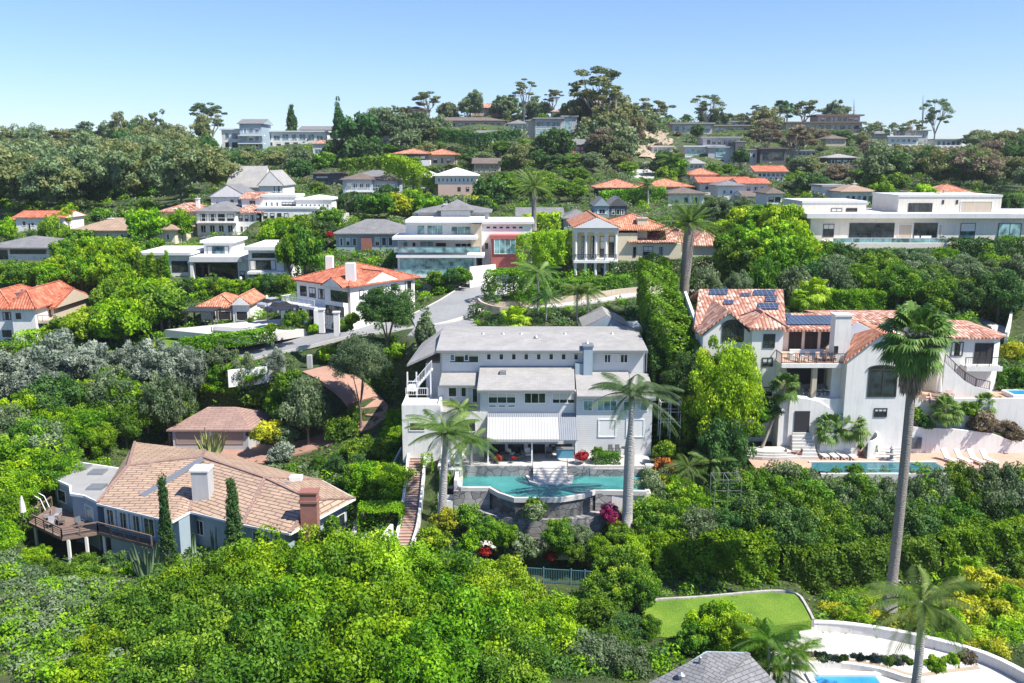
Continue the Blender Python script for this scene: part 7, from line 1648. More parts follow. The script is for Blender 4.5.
for k,(x,t,w_) in enumerate(((162,484,17),(231,483,20))):
    p=P(x,t,74.5); g=P(x,(572,568)[k],74.5).z; Hm=p.z-g; e=empty('cypress_tree',(p.x,p.y,g),('left','right')[k]+' of two narrow dark cypress trees in front of the ranch house','tree','cypress pair at the ranch house')
    s=w_*.5*(74.5*cp-p.z*sp)/F/.85; put(LIB['cypress'][k],'crown',(0,0,Hm/2),(s,s,Hm/7.5*1.0),0,e,LEAF['deep']); t_=MB().tube([(0,0,-1),(0,0,Hm*.5)],[.12,.05],6).mesh('trunk',bark); o=bpy.data.objects.new('trunk',t_); COL.objects.link(o); o.parent=e
# slope and garden right of the main house pool
field([(650,430),(700,425),(750,450),(750,470),(700,490),(652,500)],5,13,mkb(['green','deep','bright','green'],(.9,1.5)),'bush','the garden right of the teal pool',seed=51)
for k,(x,t,Y,w_,pl) in enumerate(((664,444,88,22,'green'),(665,460,86.5,22,'rust'),(676,478,84,24,'lime'),(690,486,83,26,'lime'),(662,476,84.5,18,'yellow'),(650,472,86,16,'bright'))):
    bush(pl,x,t,Y,w_,{'green':'clipped round green','rust':'rusty orange','lime':'lime yellow','yellow':'yellow','bright':'bright green'}[pl]+' bush right of the teal pool, '+NUM[k]+' of six','bushes right of the teal pool')
field([(745,478),(830,486),(1030,486),(1030,512),(900,520),(745,510)],4,18,mk('med',['grey','green','grey','green','deep'],(3.8,5.2),(.85,1.1)),'rounded tree','the belt below the terracotta terrace',seed=52)
field([(740,512),(820,520),(1030,518),(1030,545),(830,560),(740,552)],3,18,mk('med',['green','deep','grey','green'],(3.5,4.8),(.85,1.1)),'rounded tree','the second belt below the terrace',seed=53)
field([(640,505),(745,500),(745,545),(690,560),(640,540)],4,14,mk('med',['green','bright','grey','deep'],(2.8,4.2),(.85,1.1)),'small tree','the slope right of the pool wall',seed=54)
field([(590,535),(650,530),(660,560),(600,566)],3,12,mkb(['bright','green','lime'],(1.0,1.7)),'bush','the slope below the white pool wall',seed=55)
field([(450,520),(500,540),(600,548),(600,562),(520,566),(440,552)],4,12,mkb(['green','grey','bright','deep','silver'],(.6,1.2)),'bush','the rock garden under the stone wall',seed=56)
for k,(x,t,Y,w_,pl) in enumerate(((447,512,79,30,'yellow'),(432,530,77,34,'lime'),(467,508,79,28,'green'),(535,506,79.5,24,'grey'),(535,500,80,22,'green'),(560,540,78.5,22,'bright'),(522,536,78,38,'grey'),(615,517,80.5,14,'yellow'),(610,508,81,22,'magenta'),(470,535,77.5,24,'bright'))):
    bush(pl,x,t,Y,w_,{'yellow':'golden yellow','lime':'lime','green':'leafy green','grey':'grey leaved','bright':'bright green','magenta':'dark purple flowering'}[pl]+' shrub at the foot of the pool walls, '+NUM[k]+' of ten','shrubs at the foot of the pool walls',key='bush')
for k,(x,y,Y,w_,pl,lb) in enumerate(((498,459,88.3,8,'red','small red leaved plant in a pot left of the pool steps'),(514,459,88.3,5,'red','tiny reddish potted plant near the left handrail'),(582,458,88.2,14,'red','bright red bush right of the pool steps'),(598,452,88.6,11,'green','small green potted plant beside the white wing'),(552,557,78,14,'red','red flowers among the pale rocks'),(485,553,77.5,14,'red','red flowers in front of the pale boulders'),(450,480,87,24,'green','leafy shrub in the planter left of the pool'),(456,492,86,8,'magenta','magenta flowers in the small planter left of the pool'))):
    bush(pl,x,y-w_*.4,Y,w_,lb,None)
for k,(x,t,w_,pl) in enumerate(((758,472,40,'green'),(784,466,44,'grey'),(812,474,40,'grey'),(838,478,36,'green'),(862,476,40,'bright'),(888,478,36,'grey'),(915,476,36,'grey'),(938,472,40,'grey'),(962,470,40,'green'),(985,471,40,'grey'),(1008,470,40,'grey'),(1028,471,36,'green'))):
    tree('med',pl,x,t,84.5,w_,{'grey':'grey green','green':'green','bright':'bright green'}[pl]+' rounded tree directly under the lap pool terrace, '+NUM[k]+' from left','row of trees under the lap pool terrace')
for k,(x,t,Y,w_,pl) in enumerate(((488,520,78.5,30,'green'),(506,527,78,28,'bright'),(560,523,78,34,'green'),(580,528,78.2,28,'grey'))):
    bush(pl,x,t,Y,w_,'planting against the stone retaining wall, '+NUM[k]+' of four','planting against the retaining wall','broadM')
for k,(x,t,Y,w_,pl) in enumerate(((598,540,77.5,30,'bright'),(622,528,79,30,'green'),(645,522,80.5,30,'green'),(575,545,77,22,'green'),(636,540,77,34,'bright'),(660,530,79,28,'green'))):
    bush(pl,x,t,Y,w_,'leafy shrub below the white right pool wall, '+NUM[k]+' of six','shrubs below the right pool wall','broadM')
_q=[Vector((p.x,p.y,float(hz(p.x,p.y)))) for p in (P(400,402,93.5),P(392,422,90.8),P(385,442,88.4),P(380,457,86.6))]
wallrun('boundary_wall','low grey boundary wall stepping down beside the left terrace','wall',_q,.14,.75,greyst,drop=.4)
# ---------------- foreground
FG='foreground lime tree canopy'
for k,(x,t,Y,w_,pl) in enumerate(((148,588,63,100,'green'),(196,568,66,104,'bright'),(258,550,70,116,'bright'),(325,541,71,120,'bright'),(392,548,71,112,'lime'),(446,562,69,100,'bright'),(498,574,67,104,'lime'),(556,606,64,84,'bright'),(216,606,61,136,'green'),(300,588,63,140,'bright'),(380,598,62,136,'bright'),(455,604,62,136,'bright'),(530,626,60,116,'bright'),(170,640,57,120,'green'),(255,642,56,146,'green'),(345,636,57,150,'bright'),(430,648,55,146,'bright'),(510,656,55,120,'green'),(585,652,58,56,'green'))):
    tree('broad',pl,x,t,Y,w_,'bright yellow green tree of the foreground canopy, '+NUM[k]+' counted from its back',FG,hr=1.0)
GG='grey green trees at the bottom left'
for k,(x,t,Y,w_,pl) in enumerate(((25,582,66,72,'grey'),(75,590,66,72,'grey'),(118,588,67,60,'grey'),(10,602,63,70,'grey'),(60,610,62,80,'grey'),(105,612,62,60,'grey'),(10,640,59,60,'green'),(50,648,58,60,'green'),(100,632,58,56,'bright'),(0,660,56,50,'green'),(80,662,55,60,'bright'))):
    tree('med',pl,x,t,Y,w_,{'grey':'grey green','green':'mid green','bright':'yellow green'}[pl]+' rounded tree at the bottom left, '+NUM[k]+' of eleven',GG,hr=.85)
for k,(x,t,Y,w_,pl) in enumerate(((30,442,93,70,'bright'),(5,470,88,60,'bright'),(50,460,91,44,'bright'),(2,498,83,44,'bright'),(-4,525,80,40,'bright'),(14,476,87,42,'bright'),(35,549,74,28,'bright'),(60,567,71,36,'green'),(90,568,71,36,'green'),(18,560,73,30,'green'),(60,440,96,34,'green'),(5,440,96,40,'deep'))):
    tree('med',pl,x,t,Y,w_,{'bright':'bright yellow green','green':'green','deep':'dark green'}[pl]+' tree left of the timber deck, '+NUM[k]+' of twelve','trees left of the timber deck')
for k,(x,t,Y,w_,pl) in enumerate(((622,556,70,60,'green'),(640,572,68,40,'green'),(604,580,68,46,'green'),(600,604,64,56,'green'),(622,618,62,40,'deep'),(596,640,58,56,'grey'),(625,650,57,50,'grey'),(612,632,60,40,'green'),(650,618,63,24,'green'))):
    tree('med',pl,x,t,Y,w_,{'green':'leafy green','deep':'dark green','grey':'grey green'}[pl]+' tree between the canopy and bottom lawn, '+NUM[k]+' of nine','trees between the canopy and the bottom lawn')
for k,(x,t,Y,w_,pl) in enumerate(((715,608,61,54,'bright'),(738,622,59,44,'lime'),(695,628,60,34,'green'),(757,626,60,34,'green'))):
    tree('med',pl,x,t,Y,w_,'citrus like tree behind the grey roof corner, '+NUM[k]+' of four','trees behind the grey roof corner')
field([(812,600),(885,590),(940,590),(1030,580),(1030,640),(990,655),(930,640),(830,618)],7,14,mkb(['lime','bright','bright','yellow'],(.7,1.2),'lowbed'),'low ground cover mound','the bed above the lower terrace',seed=61,margin=.2)
for k,(x,t,Y,w_,pl) in enumerate(((985,570,73,34,'yellow'),(1012,590,72,30,'bright'),(1000,605,70,40,'yellow'),(1018,560,78,26,'green'),(965,598,70,40,'yellow'),(1005,625,67,40,'lime'),(950,612,68,30,'bright'),(910,618,68,44,'yellow'))):
    bush(pl,x,t,Y,w_,{'yellow':'golden brown','bright':'bright green','green':'green','lime':'lime'}[pl]+' bush at the bottom right bank, '+NUM[k]+' of eight','bushes of the bottom right bank')
for k in range(16):
    x=803+k*7.2+rng0.uniform(-2,2); bush(rng0.choice(['grey','green','brown','dead','deep','silver']),x,652+k*.5+rng0.uniform(-3,2),56.5,rng0.uniform(7,15),'small plant in the planter above the wavy white wall, '+NUM[k]+' from left','plants above the wavy white wall')
for k,(x,t,w_) in enumerate(((936,659,22),(952,655,16),(968,652,20))): bush(('bright','lime','brown')[k],x,t,57.5,w_,('bright green','lime','dry brown')[k]+' clump beside the wavy white wall','clumps by the wavy wall')
# left steep planting: shrubs round the ranch
for k,(x,t,Y,w_,pl) in enumerate(((110,556,75,28,'deep'),(85,556,74,24,'green'),(130,566,73,22,'bright'),(245,560,74,20,'deep'),(180,574,72,22,'yellow'),(268,560,74,20,'yellow'),(200,566,73,20,'green'),(48,560,73,18,'green'))):
    bush(pl,x,t,Y,w_,'garden bush below the ranch house wall, '+NUM[k]+' of eight','bushes below the ranch house wall')
S(MB().prism([tuple(PZ(x,y,-37.6))[:2] for x,y in ((48,566),(100,562),(112,574),(60,582))],-38.5,-37.4),'lawn',lawn)
# villa planting
for k,(x,t,Y,w_,pl) in enumerate(((770,400,91,26,'deep'),(762,410,90,22,'green'),(915,408,91.8,20,'green'),(925,418,91.6,18,'deep'),(985,415,92,30,'brown'),(1010,425,92,26,'brown'),(950,412,92,22,'bright'),(968,402,92.5,22,'green'),(1000,400,94,24,'deep'),(1016,370,97,30,'green'),(1014,345,100,26,'yellow'),(735,385,93,26,'deep'),(755,425,88.5,20,'green'))):
    bush(pl,x,t,Y,w_,'villa garden shrub near the white walls, '+NUM[k]+' of thirteen','villa garden shrubs')
# ================================================================ PALMS
FEA=[feather_palm(19,3.8,.05,400+s,droop=.85,nl=40,ll=.55) for s in range(3)]; FAN=[fan_palm(34,1.1,1.0,420+s) for s in range(2)]
def palm(label,px,top,base,Y,trunk_px,crown,cs,pal,mat,lean=0,r=(.3,.2),name='palm_tree',group=None,skirtm=None,basepx=None,flare=1.25):
    b=P(basepx if basepx else px,base,Y); t=P(px,top,Y); v=t-b; e=empty(name,b,label,'palm tree',group)
    pts=[v*(k/10)+Vector((math.sin(k/10*3.14)*lean,0,0)) for k in range(11)]; pts[0]=Vector((0,0,-.8)); rs=[r[0]*flare]+[(r[0]*(1-.06*k/10) if k<7 else r[1]+(r[0]-r[1])*.25*(8-k if k<8 else 0)) if (r[0]>.45 and r[1]<.3) else r[0]+(r[1]-r[0])*(k/10) for k in range(1,11)]
    tm=trunk_mesh(pts,rs,mat); o=bpy.data.objects.new('trunk',tm); COL.objects.link(o); o.parent=e
    put(crown,'crown',v,(cs,cs,cs),rng0.uniform(0,6.28),e,LEAF[pal])
    if skirtm: put(skirtm,'dead_leaf_skirt',v+Vector((0,0,-.2)),(cs,cs,cs),0,e,LEAF['dead'])
    return e
date=feather_palm(70,4.7,.06,430,droop=.40,up=1.15,nl=28,ll=.26)
palm('massive date palm with a thick dark trunk between the yellow villa and tall hedge',690,222,318,118,0,date,1.05,'palm',roughpalm,r=(.62,.72),basepx=682,name='date_palm',flare=1.1)
wash=fan_palm(120,2.1,1.3,440,lo=-1.25,hi=1.35,nr_=18)
palm('tallest fan palm with a shaggy crown and long bare trunk on the right',916,334,600,68,0,wash,.98,'palm',roughpalm,lean=.1,r=(.42,.33),basepx=890,name='fan_palm',skirtm=skirt(4.2,1.5,5,2600),flare=1.6)
palm('smooth grey trunked palm standing at the right end of the teal pool',632,393,523,80.5,0,FEA[0],1.25,'palmg',palmbark,r=(.5,.24),basepx=627,flare=1.1)
palm('smooth grey trunked palm beside the sun deck left of the pool',446,432,512,82,0,FEA[1],1.15,'palm',palmbark,r=(.44,.24),basepx=442,flare=1.1)
palm('short palm with drooping fronds behind the sun deck',471,440,466,88,0,FEA[2],.8,'palm',palmbark,r=(.2,.14))
palm('feather palm rising from the bed in front of the lower terrace',922,602,690,55,0,FEA[2],1.15,'palm',palmbark,r=(.30,.24),lean=.1,basepx=915)
palm('slender palm behind the lime hedge and street in the middle distance',534,186,226,168,0,date,.95,'palm',roughpalm,r=(.45,.4),name='date_palm')
palm('feathery palm at the right of the glass house hedge, tallest of the garden trio',538,272,328,119,0,FEA[0],1.0,'palm',palmbark,r=(.2,.15),group='garden palms behind the main house')
palm('thin garden palm in the middle of the trio behind the main house',577,290,325,119,0,FEA[1],.75,'palm',palmbark,r=(.13,.1),group='garden palms behind the main house')
palm('thin garden palm at the right of the trio behind the main house',588,292,325,118.5,0,FEA[2],.7,'palm',palmbark,r=(.13,.1),group='garden palms behind the main house')
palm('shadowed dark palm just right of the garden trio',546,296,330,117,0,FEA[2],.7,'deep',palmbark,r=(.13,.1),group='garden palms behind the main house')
palm('palm in front of the dark lodge roof',648,184,204,225,0,FEA[1],1.3,'palm',palmbark,r=(.3,.2))
palm('palm on the slope under the grey stone towers',672,160,180,262,0,FEA[0],1.5,'palm',palmbark,r=(.3,.2))
palm('leaning fan palm beside the white landing of the villa',786,385,463,90.5,0,FAN[0],1.0,'palm',palebark,r=(.2,.14),basepx=756,name='fan_palm')
palm('left of two small fan palms in the curved white planter',829,425,436,90.7,0,FAN[0],1.05,'palm',palmbark,r=(.2,.2),name='fan_palm',group='small fan palms in the planter')
palm('right of two small fan palms in the curved white planter',853,425,436,90.7,0,FAN[1],1.05,'palm',palmbark,r=(.2,.2),name='fan_palm',group='small fan palms in the planter')
palm('small fan palm with a bare trunk behind the pool chairs',946,408,443,91.4,0,FAN[1],1.0,'palm',palmbark,r=(.16,.14),name='fan_palm')
palm('bushy fan palm left of the small one behind the pool chairs',1000-16,402,430,93,0,FAN[0],.8,'palm',palmbark,r=(.16,.14),name='fan_palm')
palm('small leafy palm right of the big glowing tree and below it',712,462,485,85.5,0,FEA[1],.75,'palm',palmbark,r=(.12,.1))
palm('low bright cycad like palm beside the trellis',688,466,490,85,0,FEA[2],.7,'palm',palmbark,r=(.12,.1))
palm('small fan palm at the foot of the hedge on the right',966,570,588,76,0,FAN[0],1.0,'lime',palmbark,r=(.15,.12),name='fan_palm')
palm('leafy palm growing left of the terrace block wall',460,408,440,90.8,0,FEA[0],.62,'palm',palmbark,r=(.12,.1))
for k,(x,t,s_) in enumerate(((769,640,.9),(790,652,.85),(778,668,.8))): palm('arching palm right of the grey roof corner, '+NUM[k]+' of three',x,t,t+30,56,0,FEA[k],s_*.85,'green',palmbark,r=(.1,.08),group='arching palms by the grey roof')
for k,(x,t,s_) in enumerate(((817,288,.75),(806,296,.7),(800,300,.6))): palm('bright broad leaved clump left of the ridge hedge, '+NUM[k]+' of three',x,t,t+10,112,0,FAN[k%2],s_*1.4,'lime',palmbark,r=(.1,.08),name='palm_bush',group='bright clumps by the ridge hedge')
for k,(x,t,Y) in enumerate(((780,106,450),(787,107,450))): palm(('left','right')[k]+' of two tiny distant fan palms on the right skyline',x,t,t+18,Y,0,FAN[k],2.2,'deep',palmbark,r=(.4,.3),name='fan_palm',group='distant skyline palms')
palm('young agave like palm behind the main house roof',515,318,325,113,0,FAN[0],1.2,'lime',palmbark,r=(.1,.1),name='palm_bush')
palm('small bushy palm on the left of the garage cactus',470+22,285,292,139,0,FAN[1],.6,'palm',palmbark,r=(.1,.1),name='palm_bush')
# bamboo like slender trees near the white modern house
for k in range(16):
    x=112+k*3.6; p=P(x,262-(k%4)*3+ (k*1.0 if k<6 else 0),148); g=float(hz(p.x,p.y)); e=empty('bamboo',(p.x,p.y,g),'slender bamboo like tree, '+NUM[k]+' from left by the white modern house','bamboo','bamboo screen by the white modern house')
    Hm=max(4,p.z-g); put(LIB['cypress'][k%3],'crown',(0,0,Hm/2),(.75,.75,Hm/7.5),k,e,LEAF[('bright','green','lime')[k%3]])
# ================================================================ GROUND COVER
def cover(n,poly_px,pal,leaf,seed,per=5,spread=.5):
    rng=np.random.default_rng(seed); x0=min(p[0] for p in poly_px);x1=max(p[0] for p in poly_px);y0=min(p[1] for p in poly_px);y1=max(p[1] for p in poly_px)
    C=[]
    while len(C)<n:
        x=rng.uniform(x0,x1);y=rng.uniform(y0,y1)
        if not pip(x,y,poly_px): n-=.3; continue
        v=hit(x,y)
        if v is None or blocked(v.x,v.y,.1): n-=.4; continue
        C.append(tuple(v))
    C=np.array(C); C=np.repeat(C,per,0); sc=(C[:,1:2]/90); C=C+rng.normal(size=C.shape)*np.array([spread,spread,spread*.35])*sc; C[:,2]+=.25*sc[:,0]
    V=leaves(C,np.tile([0,0,1.],(len(C),1)),leaf,rng); V=(V.reshape(-1,4,3)-C[:,None])*sc[:,None]+C[:,None]; t=.25+.4*rng.random(len(C))+.2*np.sin(C[:,0]*.7)*np.sin(C[:,1]*.5)
    return mesh_np('ground_cover',V.reshape(-1,3),np.arange(4*len(C)),np.full(len(C),4),LEAF[pal],attr=t)
for (n,poly,pal,lf,sd,lab) in ((6000,[(0,380),(400,380),(400,560),(0,600)],'green',.16,1,'loose green ground cover on the left hillside between the trees'),(6000,[(430,500),(1024,470),(1024,660),(600,683),(430,600)],'green',.15,2,'loose green ground cover on the slope below the pools'),(6000,[(0,205),(1024,200),(1024,380),(650,330),(400,380),(0,400)],'green',.16,3,'loose green ground cover on the middle hillside'),(2500,[(0,140),(1024,120),(1024,205),(0,205)],'eucg',.18,4,'rough dry green ground cover on the far hillside')):
    me=cover(n,poly,pal,lf,sd); o=bpy.data.objects.new('ground_cover',me); COL.objects.link(o); tag(o,lab,'ground cover',None,'stuff')
# ================================================================ SMALL THINGS
def lounger(name,label,x,y,z,rz,group,mat=None,back=.75,w_=.68):
    mat=mat or fabric; e=empty(name,(x,y,z),label,'lounger',group,rz); 
    def L(m,nm,mt):
        me=m.mesh(nm,mt); o=bpy.data.objects.new(nm,me); COL.objects.link(o); o.parent=e; return o
    L(MB().box(-w_/2,w_/2,-1.1,.35,.30,.40),'seat',mat)
    L(MB().hexa([(-w_/2,.35,.32),(w_/2,.35,.32),(w_/2,1.0,.32+back),(-w_/2,1.0,.32+back)],[(-w_/2,.30,.41),(w_/2,.30,.41),(w_/2,.93,.42+back),(-w_/2,.93,.42+back)]),'backrest',mat)
    for sx in (-1,1):
        for yy in (-1.0,.3): L(MB().box(sx*w_/2-.03,sx*w_/2+.03,yy-.03,yy+.03,0,.31),'leg',framew)
    return e
for k in range(4):
    p=PZ(822+9.2*k,456.5+.3*k,ZT); lounger('sun_lounger','pale sun lounger, '+NUM[k]+' from the left in front of the white planter',p.x,p.y,ZT,.08+.02*k,'loungers in front of the white planter')
for k in range(4):
    p=PZ(949+13*k,461.5+.3*k,ZT); lounger('sun_lounger','pale sun lounger, '+NUM[k]+' from the left in the right hand row by the lap pool',p.x,p.y,ZT,.3,'loungers in the right hand row')
for k in range(2):
    p=PZ(448+11*k,460,ZP); lounger('sun_lounger','white cushioned lounger on the sun deck, '+('left','right')[k]+' one',p.x,88.3,ZP+.02,0,'loungers on the sun deck',whitep,.8)
def chair(label,x,y,z,rz,group,mat,legm,cat='chair',s=1.0):
    e=empty('chair',(x,y,z),label,cat,group,rz)
    def L(m,nm,mt): me=m.mesh(nm,mt); o=bpy.data.objects.new(nm,me); COL.objects.link(o); o.parent=e
    L(MB().box(-.3*s,.3*s,-.3*s,.3*s,.38,.5),'seat',mat); L(MB().hexa([(-.3*s,.24*s,.5),(.3*s,.24*s,.5),(.3*s,.3*s,.5),(-.3*s,.3*s,.5)],[(-.3*s,.34*s,1.0),(.3*s,.34*s,1.0),(.3*s,.4*s,1.0),(-.3*s,.4*s,1.0)]),'backrest',mat)
    for a in (-1,1):
        L(MB().box(a*.33*s-.03,a*.33*s+.03,-.3*s,.3*s,.6,.66),'armrest',legm)
        for b in (-1,1): L(MB().box(a*.28*s-.025,a*.28*s+.025,b*.27*s-.025,b*.27*s+.025,0,.38),'leg',legm)
    return e
def table(label,x,y,z,r,mat,h_=.74,group=None):
    e=empty('table',(x,y,z),label,'table',group)
    for m,nm in ((MB().lathe((0,0,0),[(r,h_-.05),(r,h_)],16),'table_top'),(MB().lathe((0,0,0),[(.22,0),(.05,.05),(.05,h_-.05)],8),'pedestal')):
        me=m.mesh(nm,mat); o=bpy.data.objects.new(nm,me); COL.objects.link(o); o.parent=e
    return e
PG='patio chairs under the awning'
for k,(px,Y,rz,s) in enumerate(((497,89.8,.9,1),(511,90.4,2.4,1),(519,89.3,-1.2,1),(528,90,.2,1),(549,90.2,0,1),(582,89.6,-.5,1),(488,88.9,.3,1))):
    p=P(px,460,Y); chair('wicker armchair on the shaded patio, '+NUM[k]+' of seven under the awning',p.x,Y,ZP,rz,PG,fabric if k%2 else gcush,iron)
p=P(505,460,89.4); table('round table among the armchairs under the awning',p.x,89.4,ZP,.55,iron)
p=P(565,455,90.2); e=empty('barbecue',(p.x,90.2,ZP),'teal covered barbecue counter on the patio near the pool steps','barbecue'); MB().box(p.x-.9,p.x+.9,89.9,90.6,ZP,ZP+.95).build('counter',bluepot,e); MB().box(p.x-.95,p.x+.95,89.85,90.65,ZP+.95,ZP+1.02).build('counter_top',metal,e)
for k,px in enumerate((611,618)): p=P(px,446,90); chair('dark metal bistro chair in front of the white wing, '+('left','right')[k]+' one',p.x,90,ZP+.4,.2,'bistro chairs by the white wing',gcush,iron,s=.8)
p=P(625,447,90); table('small dark bistro table in front of the white wing',p.x,90.1,ZP+.4,.4,iron)
# villa balcony and porch furniture
zdk_=zdk+.02
p=P(808,360,93.2); e=empty('sofa',(p.x,93.2,zdk_),'cream rounded sofa on the villa balcony','sofa'); MB().box(p.x-1.7,p.x+1.7,92.9,93.9,zdk_,zdk_+.45).build('seat',fabric,e); MB().box(p.x-1.8,p.x+1.8,93.7,94.0,zdk_+.2,zdk_+.95).build('backrest',fabric,e)
for a in(-1,1): MB().box(p.x+a*1.85-.15,p.x+a*1.85+.15,92.9,94,zdk_,zdk_+.7).build('armrest',fabric,e)
for k,px in enumerate((798,806,818,826,834,843)): q=P(px,362,92.2); chair('small red cushioned chair on the villa balcony, '+NUM[k]+' from the left',q.x,92.1,zdk_,(.3,-.4,.2,2,1,.5)[k],'red chairs on the villa balcony',pinkst,wood,s=.8)
q=P(826,360,92.9); table('round table on the villa balcony right of the sofa',q.x,92.8,zdk_,.6,tanst)
for k,px in enumerate((806,813,822,829)): q=P(px,393,92.4); chair('dark armchair in the shade of the lower loggia, '+NUM[k]+' from the left',q.x,92.6,zlf,.3*k,'armchairs in the lower loggia',gcush,framew)
def umbrella(label,px,base,Y,h_,z=None):
    v=P(px,base,Y); 
    if z is not None: v.z=z
    e=empty('parasol',v,label,'parasol'); MB().tube([v,v+Vector((0,0,h_))],[.04,.03],6).build('pole',framew,e); MB().lathe((v.x,v.y,v.z),[(.12,h_*.28),(.30,h_*.34),(.24,h_*.6),(.10,h_*.93),(.03,h_)],10).build('folded_canopy',fabric,e); MB().lathe((v.x,v.y,v.z),[(.3,0),(.3,.1),(.06,.15)],10).build('base',iron,e)
umbrella('closed cream parasol on the villa upper terrace',939,391,93.2,2.7,zp1)
umbrella('closed grey parasol at the left end of the timber deck',22+2,520,82,2.5)
for k,(px,Y,rz) in enumerate(((921,93,.4),(926,91.8,2),(934,91.6,1),(944,92,-1),(950,93,0))): q=P(px,395,Y); chair('orange brown chair on the villa upper terrace, '+NUM[k]+' of five',q.x,Y,zp1,rz,'chairs on the villa upper terrace',pinkst,wood)
q=P(936,395,92.6); table('low dining table on the villa upper terrace',q.x,92.6,zp1,.8,wood)
for k,(px,Y) in enumerate(((1006,92),(1018,92.5))): pass
e=empty('spa',P(1012,400,92.5),'small blue spa pool at the right edge of the villa','pool'); q=P(1022,400,94.2); MB().box(q.x-1.5,q.x+2.5,93.3,95.7,zp1-.3,zp1+.45).build('surround',whitep,e); MB().box(q.x-1.2,q.x+2.3,93.6,95.4,zp1+.3,zp1+.46).build('water',bluew,e)
q=P(901,443,88.9)
e=empty('fountain',(PZ(891,461,ZT).x,PZ(891,461,ZT).y,ZT),'pale stone fountain figure at the edge of the lap pool','fountain'); q=e.location; MB().lathe(tuple(q),[(.5,0),(.5,.25),(.2,.35),(.16,.6),(.55,.75),(.6,.85),(.2,.87),(.15,1.2),(.22,1.35),(.05,1.6)],14).build('basin',rockm,e)
q=PZ(794,458,ZT); table('small round cafe table at the left of the pool terrace',q.x,q.y,ZT,.4,rust)
for k,px in enumerate((788,799)): q=PZ(px,458,ZT); chair('small brown cafe chair beside the round cafe table, '+('left','right')[k]+' one',q.x,q.y,ZT,1.57-3.14*k,'cafe chairs on the pool terrace',rust,rust,s=.75)
q=PZ(847,458,ZT)
for k,(px,py,s) in enumerate(((838+21,455,.3),(871,457,.42),(786,448,.25))):
    q=PZ(px,py,ZT); e=empty('potted_plant',q,'potted plant on the pool terrace, '+('by the curved planter end','left of the wide steps','by the cafe table')[k],'plant pot'); MB().lathe(tuple(q),[(s*.6,0),(s,.1),(s,.55),(s*.9,.58)],10).build('pot',potm,e)
    o=put(LIB['bush'][k],'foliage',(0,0,.95),(s/1.1,s/1.1,.5),k,e,LEAF['green'])
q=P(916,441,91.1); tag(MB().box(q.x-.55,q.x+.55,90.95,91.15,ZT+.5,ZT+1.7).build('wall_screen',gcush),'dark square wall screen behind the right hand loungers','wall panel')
# deck furniture at ranch
for k,(px,py,rz) in enumerate(((52,527,.4),(62,525,2),(58,519,0),(80,527,1),(48,520,-1))): q=PZ(px,py,zd); chair('grey cushioned armchair on the timber deck, '+NUM[k]+' of five',q.x,q.y,zd,rz,'armchairs on the timber deck',gcush if k%2 else rough('grey_cushion%d'%k,(.3,.3,.32),.1,2,.9,.1,20),wood)
q=PZ(57,523,zd); table('low table in the middle of the timber deck',q.x,q.y,zd,.5,wood,.45)
e=empty('trellis_arch',PZ(30,515,zd),'pale arched metal trellis at the left corner of the timber deck','trellis'); q=PZ(30,513,zd); m=MB()
for o_ in (0,.8): m.tube([(q.x-1.2+o_*.2,q.y+o_,zd),(q.x-1.1,q.y+o_,zd+1.6),(q.x,q.y+o_,zd+2.3),(q.x+1.2,q.y+o_,zd+1.5),(q.x+1.6,q.y+o_,zd+.3)],[.05]*5,6)
m.build('hoop',framew,e)
# trellis frames
def trellis(label,px0,py0,px1,py1,Y,nx,nz,depth=1.2,mat=None):
    a=P(px0,py1,Y);b=P(px1,py1,Y);t=P(px0,py0,Y); e=empty('trellis',a,label,'trellis'); m=MB(); mat=mat or framew
    for yy in (Y,Y+depth):
        for i in range(nx+1): X=a.x+(b.x-a.x)*i/nx; m.bar((X,yy,a.z-.8),(X,yy,t.z),.05)
        for j in range(1,nz+1): Z=a.z+(t.z-a.z)*j/nz; m.bar((a.x,yy,Z),(b.x,yy,Z),.04)
    for i in range(nx+1): X=a.x+(b.x-a.x)*i/nx; m.bar((X,Y,t.z),(X,Y+depth,t.z),.06)
    m.build('frame',mat,e); return e
trellis('tall white climbing frame at the right end of the main house',660,402,680,432,91.2,2,3)
trellis('white metal plant cage among the palms right of the teal pool',714,480,740,512,81,2,3,2.,metal)
trellis('low white trellis panel below the square clipped hedge',362,540,382,556,77,2,2,.6)
# rocks
for k,(x,y,s) in enumerate(((470,545,.7),(478,548,.8),(463,549,.6),(486,546,.6),(474,555,.7),(494,550,.5),(458,553,.5),(572,556,.5),(560,560,.4),(498,558,.5),(148,588,.6),(155,594,.6),(120,585,.5),(182,570,.5),(230,574,.5))):
    me=bpy.data.meshes.new('boulder'); import bmesh
    bm=bmesh.new(); bmesh.ops.create_icosphere(bm,subdivisions=2,radius=1)
    r_=random.Random(k)
    for v in bm.verts: v.co*=r_.uniform(.8,1.15); v.co.z*=.6
    bm.to_mesh(me); bm.free(); me.materials.append(rockm if k>6 else paleconc); v=hit(x,y) or P(x,y,77)
    o=bpy.data.objects.new('boulder',me); COL.objects.link(o); o.location=v+Vector((0,0,s*.3)); o.scale=(s,s*.8,s); tag(o,('pale boulder in the rock garden under the stone wall, ' if k<10 else 'grey boulder in the garden below the ranch house, ')+NUM[k if k<10 else k-10]+(' of ten' if k<10 else ' of five'),'boulder','pale boulders in the rock garden' if k<10 else 'grey boulders below the ranch')
